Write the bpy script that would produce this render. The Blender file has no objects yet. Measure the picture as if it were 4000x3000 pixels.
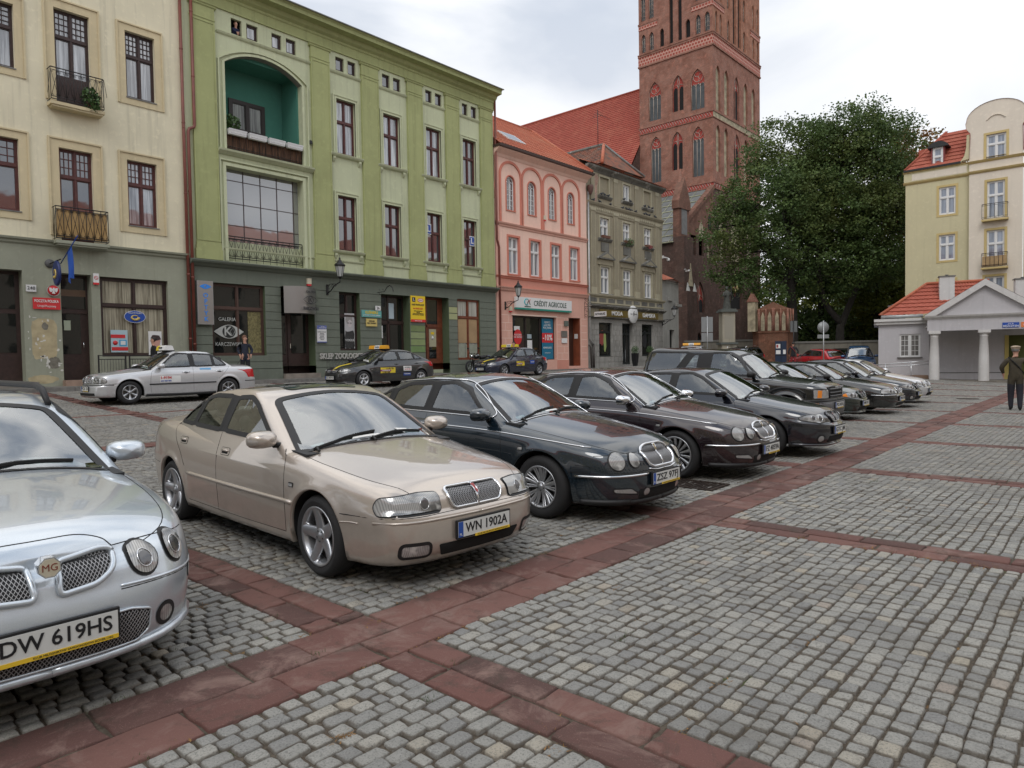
import bpy,math,random
import numpy as np
from mathutils import Vector,Matrix
from mathutils.bvhtree import BVHTree
from mathutils.geometry import delaunay_2d_cdt
random.seed(7);np.random.seed(7)
D=bpy.data
SC=bpy.context.scene
COL=SC.collection
R=math.radians
# ---------------------------------------------------------------- camera
EYE=1.60
YAW,PITCH,ROLL,FPX=-0.7265,-0.0345,-0.0166,2725.0
_f=Vector((math.sin(YAW)*math.cos(PITCH),math.cos(YAW)*math.cos(PITCH),math.sin(PITCH)))
_r=Vector((math.cos(YAW),-math.sin(YAW),0.0));_u=_r.cross(_f)
_c,_s=math.cos(ROLL),math.sin(ROLL)
CR=_c*_r+_s*_u;CU=-_s*_r+_c*_u;CF=_f
cam=D.cameras.new('camera');cam.sensor_width=36.0;cam.lens=36.0*FPX/4000.0
cam.clip_start=0.05;cam.clip_end=3000
camo=D.objects.new('camera',cam);COL.objects.link(camo)
m=Matrix((CR,CU,-CF)).transposed().to_4x4();m.translation=Vector((0,0,EYE))
camo.matrix_world=m
SC.camera=camo
# ---------------------------------------------------------------- world: overcast sky
SC.view_settings.view_transform='Standard';SC.view_settings.look='None'
SC.view_settings.exposure=0.28;SC.view_settings.gamma=1.0
W=D.worlds.new('World');SC.world=W;W.use_nodes=True
nt=W.node_tree;nt.nodes.clear()
def N(nt,typ,**kw):
    n=nt.nodes.new(typ)
    for k,v in kw.items():setattr(n,k,v)
    return n
SUN_EL,SUN_AZ=R(48),R(150)
sky=N(nt,'ShaderNodeTexSky',sky_type='NISHITA');sky.sun_disc=False
sky.sun_elevation=SUN_EL;sky.sun_rotation=SUN_AZ
tc=N(nt,'ShaderNodeTexCoord')
mp=N(nt,'ShaderNodeMapping');mp.inputs['Scale'].default_value=(1.0,1.0,2.6)
mp.inputs['Rotation'].default_value=(0,0,R(25))
nt.links.new(tc.outputs['Generated'],mp.inputs[0])
no=N(nt,'ShaderNodeTexNoise');no.inputs['Scale'].default_value=1.9
no.inputs['Detail'].default_value=6;no.inputs['Roughness'].default_value=.5;no.inputs['Distortion'].default_value=.35
nt.links.new(mp.outputs[0],no.inputs['Vector'])
cr=N(nt,'ShaderNodeValToRGB');e=cr.color_ramp.elements
e[0].position=.33;e[0].color=(.62,.66,.73,1);e[1].position=.62;e[1].color=(1.0,1.0,1.01,1)
x=cr.color_ramp.elements.new(.46);x.color=(.82,.84,.875,1)
sx=N(nt,'ShaderNodeSeparateXYZ');nt.links.new(tc.outputs['Generated'],sx.inputs[0])
rz=N(nt,'ShaderNodeMapRange');rz.inputs[1].default_value=.35;rz.inputs[2].default_value=.9;nt.links.new(sx.outputs[2],rz.inputs[0])
cr2=N(nt,'ShaderNodeValToRGB');e=cr2.color_ramp.elements;e[0].position=.38;e[0].color=(.34,.44,.60,1);e[1].position=.58;e[1].color=(1.55,1.53,1.50,1)
nt.links.new(no.outputs[0],cr.inputs[0]);nt.links.new(no.outputs[0],cr2.inputs[0])
cm=N(nt,'ShaderNodeMix',data_type='RGBA');nt.links.new(rz.outputs[0],cm.inputs[0]);nt.links.new(cr.outputs[0],cm.inputs[6]);nt.links.new(cr2.outputs[0],cm.inputs[7])
b1=N(nt,'ShaderNodeBackground');b1.inputs[1].default_value=.08
b2=N(nt,'ShaderNodeBackground');b2.inputs[1].default_value=1.0
mx=N(nt,'ShaderNodeMixShader');mx.inputs[0].default_value=.93
nt.links.new(sky.outputs[0],b1.inputs[0]);nt.links.new(cm.outputs[2],b2.inputs[0])
nt.links.new(b1.outputs[0],mx.inputs[1]);nt.links.new(b2.outputs[0],mx.inputs[2])
wo=N(nt,'ShaderNodeOutputWorld');nt.links.new(mx.outputs[0],wo.inputs[0])
sl=D.lights.new('sun','SUN');sl.energy=0.8;sl.angle=R(25);sl.color=(1,.97,.93)
so=D.objects.new('sun',sl);COL.objects.link(so)
sd=Vector((math.sin(SUN_AZ)*math.cos(SUN_EL),math.cos(SUN_AZ)*math.cos(SUN_EL),math.sin(SUN_EL)))
so.rotation_euler=(-sd).to_track_quat('-Z','Y').to_euler()
# ---------------------------------------------------------------- materials
MATS={}
def principled(name):
    mt=D.materials.new(name);mt.use_nodes=True
    return mt,mt.node_tree,mt.node_tree.nodes['Principled BSDF']
def setp(b,**kw):
    mp_={'col':'Base Color','rough':'Roughness','metal':'Metallic','coat':'Coat Weight','coatr':'Coat Roughness','coati':'Coat IOR',
           'spec':'Specular IOR Level','ior':'IOR','ecol':'Emission Color','estr':'Emission Strength','trans':'Transmission Weight','alpha':'Alpha'}
    for k,v in kw.items():
        if k in('col','ecol'):v=(*v[:3],1)
        b.inputs[mp_[k]].default_value=v
def mixrgb(nt,a,b,fac,mode='MIX'):
    n=N(nt,'ShaderNodeMix',data_type='RGBA',blend_type=mode)
    for i,v in((6,a),(7,b)):
        if isinstance(v,tuple):n.inputs[i].default_value=(*v[:3],1)
        else:nt.links.new(v,n.inputs[i])
    if isinstance(fac,(int,float)):n.inputs[0].default_value=fac
    else:nt.links.new(fac,n.inputs[0])
    return n.outputs[2]
def noise(nt,scale,detail=4,rough=.55,vec=None,dist=0):
    n=N(nt,'ShaderNodeTexNoise');n.inputs['Scale'].default_value=scale;n.inputs['Detail'].default_value=detail
    n.inputs['Roughness'].default_value=rough;n.inputs['Distortion'].default_value=dist
    if vec is None:
        t=N(nt,'ShaderNodeTexCoord');vec=t.outputs['Object']
    nt.links.new(vec,n.inputs['Vector'])
    return n.outputs[0]
def ramp(nt,v,p0,p1,c0=(0,0,0),c1=(1,1,1)):
    n=N(nt,'ShaderNodeValToRGB');e=n.color_ramp.elements
    e[0].position=p0;e[0].color=(*c0,1);e[1].position=p1;e[1].color=(*c1,1)
    nt.links.new(v,n.inputs[0]);return n.outputs[0]
def bump(nt,b,h,strength=.3,dist=.01):
    n=N(nt,'ShaderNodeBump');n.inputs['Strength'].default_value=strength;n.inputs['Distance'].default_value=dist
    nt.links.new(h,n.inputs['Height']);nt.links.new(n.outputs[0],b.inputs['Normal'])
def M(name,col,rough=.6,metal=0.,var=0.,vscale=3.,bmp=0.,bscale=60.,**kw):
    """plain paint / metal / plastic with optional mottling and fine bump"""
    if name in MATS:return MATS[name]
    mt,nt,b=principled(name);setp(b,col=col,rough=rough,metal=metal,**kw)
    if var:
        c2=tuple(max(0,c*(1-var))for c in col)
        nt.links.new(mixrgb(nt,col,c2,ramp(nt,noise(nt,vscale,5),.38,.62)),b.inputs['Base Color'])
    if bmp:bump(nt,b,noise(nt,bscale,3),bmp,.01)
    MATS[name]=mt;return mt
def stucco(name,col,dirt=.25,streak=.18,patch=None,groove=0):
    """painted render: soft blotches, vertical rain streaks, a few darker stains, optional bare patches and rustication joints"""
    if name in MATS:return MATS[name]
    mt,nt,b=principled(name);setp(b,rough=.88,spec=.25)
    t=N(nt,'ShaderNodeTexCoord')
    d1=tuple(c*(1-dirt)for c in col)
    c=mixrgb(nt,col,d1,ramp(nt,noise(nt,.55,6,.6,t.outputs['Object']),.40,.70))
    mp=N(nt,'ShaderNodeMapping');mp.inputs['Scale'].default_value=(3.2,3.2,.16);nt.links.new(t.outputs['Object'],mp.inputs[0])
    c=mixrgb(nt,c,tuple(x*(1-streak*2)for x in col),ramp(nt,noise(nt,1.6,5,.6,mp.outputs[0]),.52,.80))
    c=mixrgb(nt,c,tuple(min(1,x*1.12)for x in col),ramp(nt,noise(nt,5,4,.6,t.outputs['Object']),.55,.8))
    if patch:
        c=mixrgb(nt,c,patch[0],ramp(nt,noise(nt,patch[1],7,.65,t.outputs['Object']),patch[2],patch[2]+.012))
    nt.links.new(c,b.inputs['Base Color'])
    bump(nt,b,noise(nt,90,3,.6,t.outputs['Object']),.25,.006)
    MATS[name]=mt;return mt
def wallvec(nt,mode):
    t=N(nt,'ShaderNodeTexCoord');s=N(nt,'ShaderNodeSeparateXYZ');nt.links.new(t.outputs['Object'],s.inputs[0])
    a=N(nt,'ShaderNodeMath',operation='ADD');nt.links.new(s.outputs[0],a.inputs[0]);nt.links.new(s.outputs[1],a.inputs[1])
    c=N(nt,'ShaderNodeCombineXYZ')
    nt.links.new(a.outputs[0],c.inputs[0]);nt.links.new(s.outputs[2],c.inputs[1]);return c.outputs[0]
def brickmat(name,c1,c2,mortar,bw=.27,bh=.085,ms=.012,dark=None,stain=(.05,.04,.035),stainp=.62):
    if name in MATS:return MATS[name]
    mt,nt,b=principled(name);setp(b,rough=.9,spec=.2)
    v=wallvec(nt,0)
    br=N(nt,'ShaderNodeTexBrick');nt.links.new(v,br.inputs['Vector'])
    br.inputs['Scale'].default_value=1;br.inputs['Brick Width'].default_value=bw;br.inputs['Row Height'].default_value=bh
    br.inputs['Mortar Size'].default_value=ms;br.inputs['Mortar Smooth'].default_value=.3;br.inputs['Bias'].default_value=0
    br.inputs['Color1'].default_value=(*c1,1);br.inputs['Color2'].default_value=(*c2,1);br.inputs['Mortar'].default_value=(*mortar,1)
    c=mixrgb(nt,br.outputs['Color'],tuple(x*.55 for x in c1),ramp(nt,noise(nt,.9,8,.75),.42,.70))
    c=mixrgb(nt,c,tuple(min(1,x*1.35+.02)for x in c1),ramp(nt,noise(nt,2.2,6,.7),.52,.72))
    c=mixrgb(nt,c,stain,ramp(nt,noise(nt,.16,7,.7),stainp,stainp+.2))
    c=mixrgb(nt,c,tuple(min(1,x*1.5)for x in c2),ramp(nt,noise(nt,7,3,.6),.6,.8))
    nt.links.new(c,b.inputs['Base Color'])
    bump(nt,b,br.outputs['Fac'],-.5,.012)
    MATS[name]=mt;return mt
def glassmat(name,tint=(.03,.035,.04),curtain=None,rough=.03,ior=1.55):
    """window glass seen from outside: dark room (or curtain) behind a reflecting, slightly wavy pane"""
    if name in MATS:return MATS[name]
    mt,nt,b=principled(name);setp(b,col=tint,rough=rough,ior=ior,spec=.6)
    if curtain:
        t=N(nt,'ShaderNodeTexCoord')
        mp=N(nt,'ShaderNodeMapping');mp.inputs['Scale'].default_value=(9,9,.4);nt.links.new(t.outputs['Object'],mp.inputs[0])
        c=mixrgb(nt,tint,curtain,ramp(nt,noise(nt,1.4,3,.5,mp.outputs[0]),.40,.66))
        nt.links.new(c,b.inputs['Base Color'])
    bump(nt,b,noise(nt,1.3,2),.05,.05)
    MATS[name]=mt;return mt
# ---------------------------------------------------------------- mesh building
class MB:
    def __init__(s,mats=None,xf=None):
        s.v=[];s.f=[];s.m=[];s.sm=[];s.mats=list(mats or[]);s.xf=xf;s.cur=0
    def mi(s,mat):
        if mat is None:return s.cur
        if mat not in s.mats:s.mats.append(mat)
        return s.mats.index(mat)
    def add(s,vs,fs,mat=None,smooth=False):
        b=len(s.v)
        if s.xf is not None:vs=[tuple(s.xf@Vector(p))for p in vs]
        s.v.extend([tuple(p)for p in vs])
        k=s.mi(mat)
        for f in fs:
            s.f.append(tuple(b+i for i in f));s.m.append(k);s.sm.append(smooth)
        return s
    def box(s,x0,x1,y0,y1,z0,z1,mat=None):
        vs=[(x0,y0,z0),(x1,y0,z0),(x1,y1,z0),(x0,y1,z0),(x0,y0,z1),(x1,y0,z1),(x1,y1,z1),(x0,y1,z1)]
        return s.add(vs,[(0,3,2,1),(4,5,6,7),(0,1,5,4),(1,2,6,5),(2,3,7,6),(3,0,4,7)],mat)
    def quad(s,a,b,c,d,mat=None):return s.add([a,b,c,d],[(0,1,2,3)],mat)
    def prism(s,pts,axis,a,b,mat=None):
        """pts 2D in the two other axes (order x,y,z without axis), extruded from a to b"""
        def p3(p,w):
            if axis==0:return(w,p[0],p[1])
            if axis==1:return(p[0],w,p[1])
            return(p[0],p[1],w)
        n=len(pts);vs=[p3(p,a)for p in pts]+[p3(p,b)for p in pts]
        fs=[tuple(range(n)),tuple(range(2*n-1,n-1,-1))]+[(i,n+i,n+(i+1)%n,(i+1)%n)for i in range(n)]
        return s.add(vs,fs,mat)
    def lathe(s,prof,n=24,org=(0,0,0),axis=2,mat=None,smooth=True,a0=0,a1=2*math.pi):
        """prof list of (radius, height)"""
        full=abs(a1-a0-2*math.pi)<1e-6;k=n if full else n+1
        vs=[]
        for(r,h)in prof:
            for i in range(k):
                a=a0+(a1-a0)*i/n;c,d=r*math.cos(a),r*math.sin(a)
                p={2:(c,d,h),1:(c,h,d),0:(h,c,d)}[axis]
                vs.append((p[0]+org[0],p[1]+org[1],p[2]+org[2]))
        fs=[]
        for j in range(len(prof)-1):
            for i in range(n):
                i2=(i+1)%k if full else i+1
                fs.append((j*k+i,j*k+i2,(j+1)*k+i2,(j+1)*k+i))
        return s.add(vs,fs,mat,smooth)
    def tube(s,path,r,n=6,mat=None,closed=False,smooth=True,caps=True):
        P=[Vector(p)for p in path];L=len(P)
        if L<2:return s
        rr=r if isinstance(r,(list,tuple))else[r]*L
        vs=[];prev=None
        for i in range(L):
            a=P[(i-1)%L]if(closed or i>0)else P[i];b=P[(i+1)%L]if(closed or i<L-1)else P[i]
            t=(b-a)
            t=t.normalized()if t.length>1e-9 else Vector((0,0,1))
            if prev is None:
                up=Vector((0,0,1))if abs(t.z)<.9 else Vector((1,0,0));nrm=t.cross(up).normalized()
            else:
                nrm=prev-t*prev.dot(t)
                nrm=nrm.normalized()if nrm.length>1e-6 else t.orthogonal().normalized()
            prev=nrm;bi=t.cross(nrm)
            for k in range(n):
                an=2*math.pi*k/n;vs.append(P[i]+(nrm*math.cos(an)+bi*math.sin(an))*rr[i])
        fs=[]
        for i in range(L if closed else L-1):
            j=(i+1)%L
            for k in range(n):
                k2=(k+1)%n;fs.append((i*n+k,i*n+k2,j*n+k2,j*n+k))
        if caps and not closed:
            fs.append(tuple(range(n-1,-1,-1)));fs.append(tuple((L-1)*n+k for k in range(n)))
        return s.add(vs,fs,mat,smooth)
    def ball(s,c,r,mat=None,n=14,m_=9,squash=None):
        rx,ry,rz=r if isinstance(r,(tuple,list))else(r,r,r)
        vs=[(c[0],c[1],c[2]-rz)]
        for j in range(1,m_):
            ph=-math.pi/2+math.pi*j/m_
            for i in range(n):
                a=2*math.pi*i/n;vs.append((c[0]+rx*math.cos(ph)*math.cos(a),c[1]+ry*math.cos(ph)*math.sin(a),c[2]+rz*math.sin(ph)))
        vs.append((c[0],c[1],c[2]+rz));fs=[]
        for i in range(n):fs.append((0,1+(i+1)%n,1+i))
        for j in range(m_-2):
            for i in range(n):
                a=1+j*n;fs.append((a+i,a+(i+1)%n,a+n+(i+1)%n,a+n+i))
        t=len(vs)-1;a=1+(m_-2)*n
        for i in range(n):fs.append((a+i,a+(i+1)%n,t))
        return s.add(vs,fs,mat,True)
    def build(s,name,mat=None,parent=None,loc=None,rotz=0,kind=None):
        me=D.meshes.new(name);me.from_pydata(s.v,[],s.f)
        mats=s.mats or([mat]if mat else[])
        if mat and not s.mats:mats=[mat]
        for q in mats:me.materials.append(q)
        me.polygons.foreach_set('material_index',s.m);me.polygons.foreach_set('use_smooth',s.sm);me.update()
        o=D.objects.new(name,me);COL.objects.link(o)
        if parent:o.parent=parent
        if loc:o.location=loc
        if rotz:o.rotation_euler=(0,0,rotz)
        if kind:o['kind']=kind
        return o
def tag(o,label,cat,group=None,kind=None):
    o['label']=label;o['category']=cat
    if group:o['group']=group
    if kind:o['kind']=kind
    return o
def thing(name,label,cat,loc=(0,0,0),rotz=0,group=None):
    o=D.objects.new(name,None);COL.objects.link(o);o.location=loc;o.rotation_euler=(0,0,rotz);o.empty_display_size=.2
    return tag(o,label,cat,group)
def text(txt,size,mat,parent=None,loc=(0,0,0),rot=None,name='lettering',ext=.004,sx=1.,align='CENTER',bold=0.,mw=None):
    """flat raised lettering; in its own frame it lies in XY, x right, y up, z out"""
    cu=D.curves.new('t','FONT');cu.body=txt;cu.size=size;cu.extrude=ext;cu.align_x=align;cu.align_y='CENTER';cu.offset=bold
    cu.resolution_u=3
    o=D.objects.new('t',cu);COL.objects.link(o)
    me=D.meshes.new_from_object(o);D.objects.remove(o);D.curves.remove(cu)
    me.materials.clear();me.materials.append(mat)
    co=np.zeros(len(me.vertices)*3,np.float32);me.vertices.foreach_get('co',co);co=co.reshape(-1,3)
    if mw and len(co):
        w=co[:,0].max()-co[:,0].min()
        if w>1e-6:sx=mw/w
    co[:,0]*=sx;me.vertices.foreach_set('co',co.ravel());me.update()
    q=D.objects.new(name,me);COL.objects.link(q)
    if parent:q.parent=parent
    q.matrix_local=(Matrix.Translation(loc)@(rot if rot is not None else Matrix.Identity(4)))
    return q
def rot_face(nx):
    """frame for lettering on a vertical wall; columns = right, up, out"""
    out=Vector(nx).normalized();up=Vector((0,0,1));right=up.cross(out)
    return Matrix((right,up,out)).transposed().to_4x4()
def copy_tree(o,parent=None):
    c=o.copy();COL.objects.link(c);c.parent=parent
    for ch in[k for k in D.objects if k.parent==o]:copy_tree(ch,c)
    return c
def smoothstep(a,b,x):
    t=np.clip((x-a)/(b-a),0,1);return t*t*(3-2*t)
def GZ(x,y=0.0):
    """height of the square: level by the parked cars, rising gently to the houses and to the churchyard"""
    x=-np.asarray(x,float);y=np.asarray(y,float)
    g=np.interp(x,[6.3,8,19.7,21.0,23.2,25.2,26.5,60],[0,.05,.57,.63,.745,.84,.88,.95])
    return g+.26*smoothstep(26,42,y)*np.clip((x-2)/8,0,1)*np.clip((30-x)/6,0,1)
# ---------------------------------------------------------------- the square: base sheet, setts, red sandstone bands
def ground_mat():
    mt,nt,b=principled('joint sand and far setts');setp(b,rough=.95,spec=.2)
    t=N(nt,'ShaderNodeTexCoord')
    c=mixrgb(nt,(.075,.06,.045),(.12,.10,.078),ramp(nt,noise(nt,40,4,.6,t.outputs['Object']),.4,.65))
    c=mixrgb(nt,c,(.065,.095,.025),ramp(nt,noise(nt,1.1,6,.7,t.outputs['Object']),.60,.70))
    c=mixrgb(nt,c,(.26,.15,.055),ramp(nt,noise(nt,2.3,7,.75,t.outputs['Object']),.62,.68))
    mp=N(nt,'ShaderNodeMapping');mp.inputs['Rotation'].default_value=(0,0,R(90));nt.links.new(t.outputs['Object'],mp.inputs[0])
    br=N(nt,'ShaderNodeTexBrick');nt.links.new(mp.outputs[0],br.inputs['Vector']);br.inputs['Scale'].default_value=1
    br.inputs['Brick Width'].default_value=.14;br.inputs['Row Height'].default_value=.125;br.inputs['Mortar Size'].default_value=.018
    br.inputs['Color1'].default_value=(.27,.26,.235,1);br.inputs['Color2'].default_value=(.20,.195,.18,1);br.inputs['Mortar'].default_value=(.09,.075,.06,1)
    ln=N(nt,'ShaderNodeVectorMath',operation='LENGTH');nt.links.new(t.outputs['Object'],ln.inputs[0])
    sp=N(nt,'ShaderNodeSeparateXYZ');nt.links.new(t.outputs['Object'],sp.inputs[0])
    g=N(nt,'ShaderNodeMath',operation='GREATER_THAN');g.inputs[1].default_value=40.0;nt.links.new(ln.outputs['Value'],g.inputs[0])
    gx=N(nt,'ShaderNodeMath',operation='GREATER_THAN');gx.inputs[1].default_value=5.2;nt.links.new(sp.outputs[0],gx.inputs[0]);gy=N(nt,'ShaderNodeMath',operation='LESS_THAN');gy.inputs[1].default_value=-5.3;nt.links.new(sp.outputs[1],gy.inputs[0])
    for q_ in(gx,gy):k_=N(nt,'ShaderNodeMath',operation='MAXIMUM');nt.links.new(g.outputs[0],k_.inputs[0]);nt.links.new(q_.outputs[0],k_.inputs[1]);g=k_
    c=mixrgb(nt,c,mixrgb(nt,br.outputs[0],(.17,.165,.15),ramp(nt,noise(nt,.4,5,.6,t.outputs['Object']),.4,.7)),g.outputs[0])
    nt.links.new(c,b.inputs['Base Color']);bump(nt,b,noise(nt,120,4,.7,t.outputs['Object']),.6,.01)
    return mt
def stone_mat():
    mt,nt,b=principled('granite setts');setp(b,rough=.82,spec=.35)
    t=N(nt,'ShaderNodeTexCoord');a=N(nt,'ShaderNodeAttribute');a.attribute_name='tone'
    n=N(nt,'ShaderNodeValToRGB');r=n.color_ramp
    r.elements[0].position=-0;r.elements[0].color=(.215,.213,.205,1);r.elements[1].position=1
    for p,c in((.3,(.26,.256,.238)),(.7,(.305,.298,.272)),(.88,(.34,.326,.29)),(.93,(.35,.315,.25)),(.97,(.32,.275,.235))):
        q=r.elements.new(p);q.color=(*c,1)
    r.elements[-1].color=(.38,.34,.27,1)
    nt.links.new(a.outputs['Fac'],n.inputs[0])
    c=mixrgb(nt,n.outputs[0],(.095,.095,.09),ramp(nt,noise(nt,95,5,.75,t.outputs['Object']),.50,.70))
    c=mixrgb(nt,c,(.38,.37,.345),ramp(nt,noise(nt,120,4,.7,t.outputs['Object']),.56,.74))
    c=mixrgb(nt,c,(.115,.108,.095),ramp(nt,noise(nt,1.3,6,.65,t.outputs['Object']),.50,.85))
    c=mixrgb(nt,c,(.10,.095,.085),ramp(nt,noise(nt,16,5,.7,t.outputs['Object']),.58,.8))
    a2=N(nt,'ShaderNodeAttribute');a2.attribute_name='rim';rm=N(nt,'ShaderNodeMath',operation='MULTIPLY');nt.links.new(a2.outputs['Fac'],rm.inputs[0]);nt.links.new(ramp(nt,noise(nt,14,5,.7,t.outputs['Object']),.28,.62),rm.inputs[1])
    c=mixrgb(nt,c,(.12,.10,.078),rm.outputs[0])
    nt.links.new(c,b.inputs['Base Color'])
    bump(nt,b,noise(nt,130,6,.7,t.outputs['Object']),.65,.008)
    return mt
def slab_mat():
    mt,nt,b=principled('red sandstone slabs');setp(b,rough=.85,spec=.3)
    t=N(nt,'ShaderNodeTexCoord');a=N(nt,'ShaderNodeAttribute');a.attribute_name='tone'
    n=N(nt,'ShaderNodeValToRGB');r=n.color_ramp
    r.elements[0].color=(.088,.050,.044,1);r.elements[1].color=(.165,.084,.070,1)
    q=r.elements.new(.5);q.color=(.135,.064,.054,1)
    nt.links.new(a.outputs['Fac'],n.inputs[0])
    c=mixrgb(nt,n.outputs[0],(.21,.135,.115),ramp(nt,noise(nt,2.6,8,.72,t.outputs['Object'],.8),.50,.66))
    c=mixrgb(nt,c,(.060,.045,.036),ramp(nt,noise(nt,4.5,8,.75,t.outputs['Object'],.6),.52,.72))
    c=mixrgb(nt,c,(.25,.155,.125),ramp(nt,noise(nt,180,3,.6,t.outputs['Object']),.60,.75))
    nt.links.new(c,b.inputs['Base Color']);bump(nt,b,noise(nt,45,6,.7,t.outputs['Object']),.5,.008)
    return mt
SETT,SLAB,GRD=stone_mat(),slab_mat(),ground_mat()
xs=[600,200,60,30]+[20-1.5*i for i in range(18)]+[-7,-8,-10,-12,-14,-16,-18,-19.7,-20.4,-21,-22,-23.2,-24.4,-25.2,-26.5,-30,-60,-200,-600]
xs=sorted(set(xs),reverse=True)
ys=[-600,-200,-60,-20,-5,0,5,10,20,26,28,30,32,34,36,38,40,42,60,90,200,600]
vs=[(x,y,float(GZ(x,y))-.014)for x in xs for y in ys];ny=len(ys)
fs=[(i*ny+j,(i+1)*ny+j,(i+1)*ny+j+1,i*ny+j+1)for i in range(len(xs)-1)for j in range(ny-1)]
MB([GRD]).add(vs,fs,smooth=True).build('ground',kind='structure')
BX0,BX1=-3.62,-2.99
CB0,CBW,CBP=2.25,.40,3.925
LB=[(-12.9,-12.3),(-17.8,-17.55)]
def project(P):
    d=P-np.array([0,0,EYE]);w=d@np.array(CF)
    u=(d@np.array(CR))/np.maximum(w,1e-3)*FPX+2000;v=1500-(d@np.array(CU))/np.maximum(w,1e-3)*FPX
    return u,v,w
def inview(x,y,mu=420,mv=350):
    P=np.stack([x,y,np.zeros_like(x)],-1);u,v,w=project(P)
    return(w>.3)&(u>-mu)&(u<4000+mu)&(v<3000+mv)
def bulk(name,V,F,tone,mat,kind='structure'):
    me=D.meshes.new(name);me.vertices.add(len(V));me.vertices.foreach_set('co',V.astype(np.float32).ravel())
    nl=sum(len(f)*f.shape[1]for f in F);npg=sum(len(f)for f in F)
    me.loops.add(nl);me.polygons.add(npg)
    li=np.concatenate([f.ravel()for f in F]);me.loops.foreach_set('vertex_index',li.astype(np.int32))
    tot=np.concatenate([np.full(len(f),f.shape[1])for f in F]);st=np.concatenate([[0],np.cumsum(tot)[:-1]])
    me.polygons.foreach_set('loop_start',st.astype(np.int32));me.polygons.foreach_set('loop_total',tot.astype(np.int32))
    me.polygons.foreach_set('use_smooth',np.ones(npg,bool))
    if tone is not None:
        at=me.attributes.new('tone','FLOAT','POINT');at.data.foreach_set('value',tone.astype(np.float32))
    me.materials.append(mat);me.update(calc_edges=True);me.validate()
    o=D.objects.new(name,me);COL.objects.link(o)
    if kind:o['kind']=kind
    return o
rng=np.random.default_rng(11)
ROW=.092
def in_band(x,y):
    k=(y-CB0)%CBP
    r=(k<CBW)|((x>BX0)&(x<BX1))
    for a,b in LB:r|=(x>a)&(x<b)
    return r
cells=[]
def fill(xa,xb,ya,yb):
    nrow=max(1,int(round((xb-xa)/ROW)));w=(xb-xa)/nrow
    for i in range(nrow):
        y=ya+0.0
        cur=[]
        while y<yb-.05:
            l=float(rng.normal(.108,.02));l=min(max(l,.075),.16)
            if yb-(y+l)<.07:l=yb-y
            cur.append((xa+(i+.5)*w,y+l/2,w,l));y+=l
        cells.extend(cur)
xedges=[-25.2,LB[1][0],LB[1][1],LB[0][0],LB[0][1],BX0,BX1,8.0]
xi=[(xedges[0],xedges[1]),(xedges[2],xedges[3]),(xedges[4],xedges[5]),(xedges[6],xedges[7])]
for k in range(-2,10):
    ya=CB0+CBW+k*CBP;yb=CB0+(k+1)*CBP
    for(a,b)in xi:
        if b>0 or True:fill(a,b,ya,min(yb,42.0))
C=np.array(cells);keep=inview(C[:,0],C[:,1])|(np.hypot(C[:,0]+1,C[:,1]-2)<8.5);C=C[keep]
dist=np.hypot(C[:,0],C[:,1])
def stones(C,n,name,jit,gap=.0095):
    m=len(C);cx,cy,w,l=C.T
    wob=.008*np.sin(cy*1.3+cx*2.1)+.007*np.sin(cy*3.9+cx*7);cx=cx+wob
    hw=w/2-gap/2*(1+rng.uniform(-.5,.5,m));hl=l/2-gap/2*(1+rng.uniform(-.5,.7,m))
    ang=(np.arange(n)+.5)/n*2*np.pi
    ca,sa=np.cos(ang),np.sin(ang);p=.26 if n>6 else .2
    ux=np.sign(ca)*np.abs(ca)**p;uy=np.sign(sa)*np.abs(sa)**p
    if n==4:ux,uy=np.array([1,-1,-1,1.]),np.array([1,1,-1,-1.])
    jx=1+rng.normal(0,jit,(m,n));jy=1+rng.normal(0,jit,(m,n))
    rx=cx[:,None]+hw[:,None]*ux*jx;ry=cy[:,None]+hl[:,None]*uy*jy
    z0=GZ(cx,cy)+rng.normal(0,.0028,m);tx,ty=rng.normal(0,.03,m),rng.normal(0,.03,m)
    rings=[]
    for(sc,dz)in(((1.0,-.020),(.965,-.004),(.84,.0012))if n>4 else((1.0,-.018),(.90,0.0))):
        X=cx[:,None]+(rx-cx[:,None])*sc;Y=cy[:,None]+(ry-cy[:,None])*sc
        Z=z0[:,None]+dz+(X-cx[:,None])*tx[:,None]+(Y-cy[:,None])*ty[:,None]+rng.normal(0,.0008,X.shape)
        rings.append(np.stack([X,Y,Z],-1))
    V=np.concatenate(rings,1);nr=len(rings);per=nr*n
    base=(np.arange(m)*per)[:,None,None]
    qs=[]
    for r in range(nr-1):
        i=np.arange(n);j=(i+1)%n
        qs.append(np.stack([r*n+i,r*n+j,(r+1)*n+j,(r+1)*n+i],-1))
    Q=(np.concatenate(qs)[None]+base).reshape(-1,4)
    T=(np.arange((nr-1)*n,nr*n)[None,None]+base).reshape(-1,n)
    tone=rng.uniform(0,.86,m);sp=rng.uniform(0,1,m)<.05;tone[sp]=rng.uniform(.88,1,sp.sum())
    o=bulk(name,V.reshape(-1,3),[Q,T],np.repeat(tone,per),SETT)
    at=o.data.attributes.new('rim','FLOAT','POINT');rim=np.tile(np.repeat([1.0,.85,0.0]if nr==3 else[1.0,.25],n),m);at.data.foreach_set('value',rim.astype(np.float32));return o
stones(C[dist<9.5],10,'sett_paving',.05)
stones(C[(dist>=9.5)],4,'sett_paving',.03)
S=[]
def course(x0,x1,y0,y1,along,l0,l1,seed=0):
    a,b=(y0,y1)if along=='y' else(x0,x1);p=a-rng.uniform(0,l0)
    while p<b:
        l=rng.uniform(l0,l1);q=p+l
        lo,hi=max(p,a),min(q,b)
        if hi-lo>.04:S.append(((x0,x1,lo,hi)if along=='y' else(lo,hi,y0,y1)))
        p=q
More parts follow.
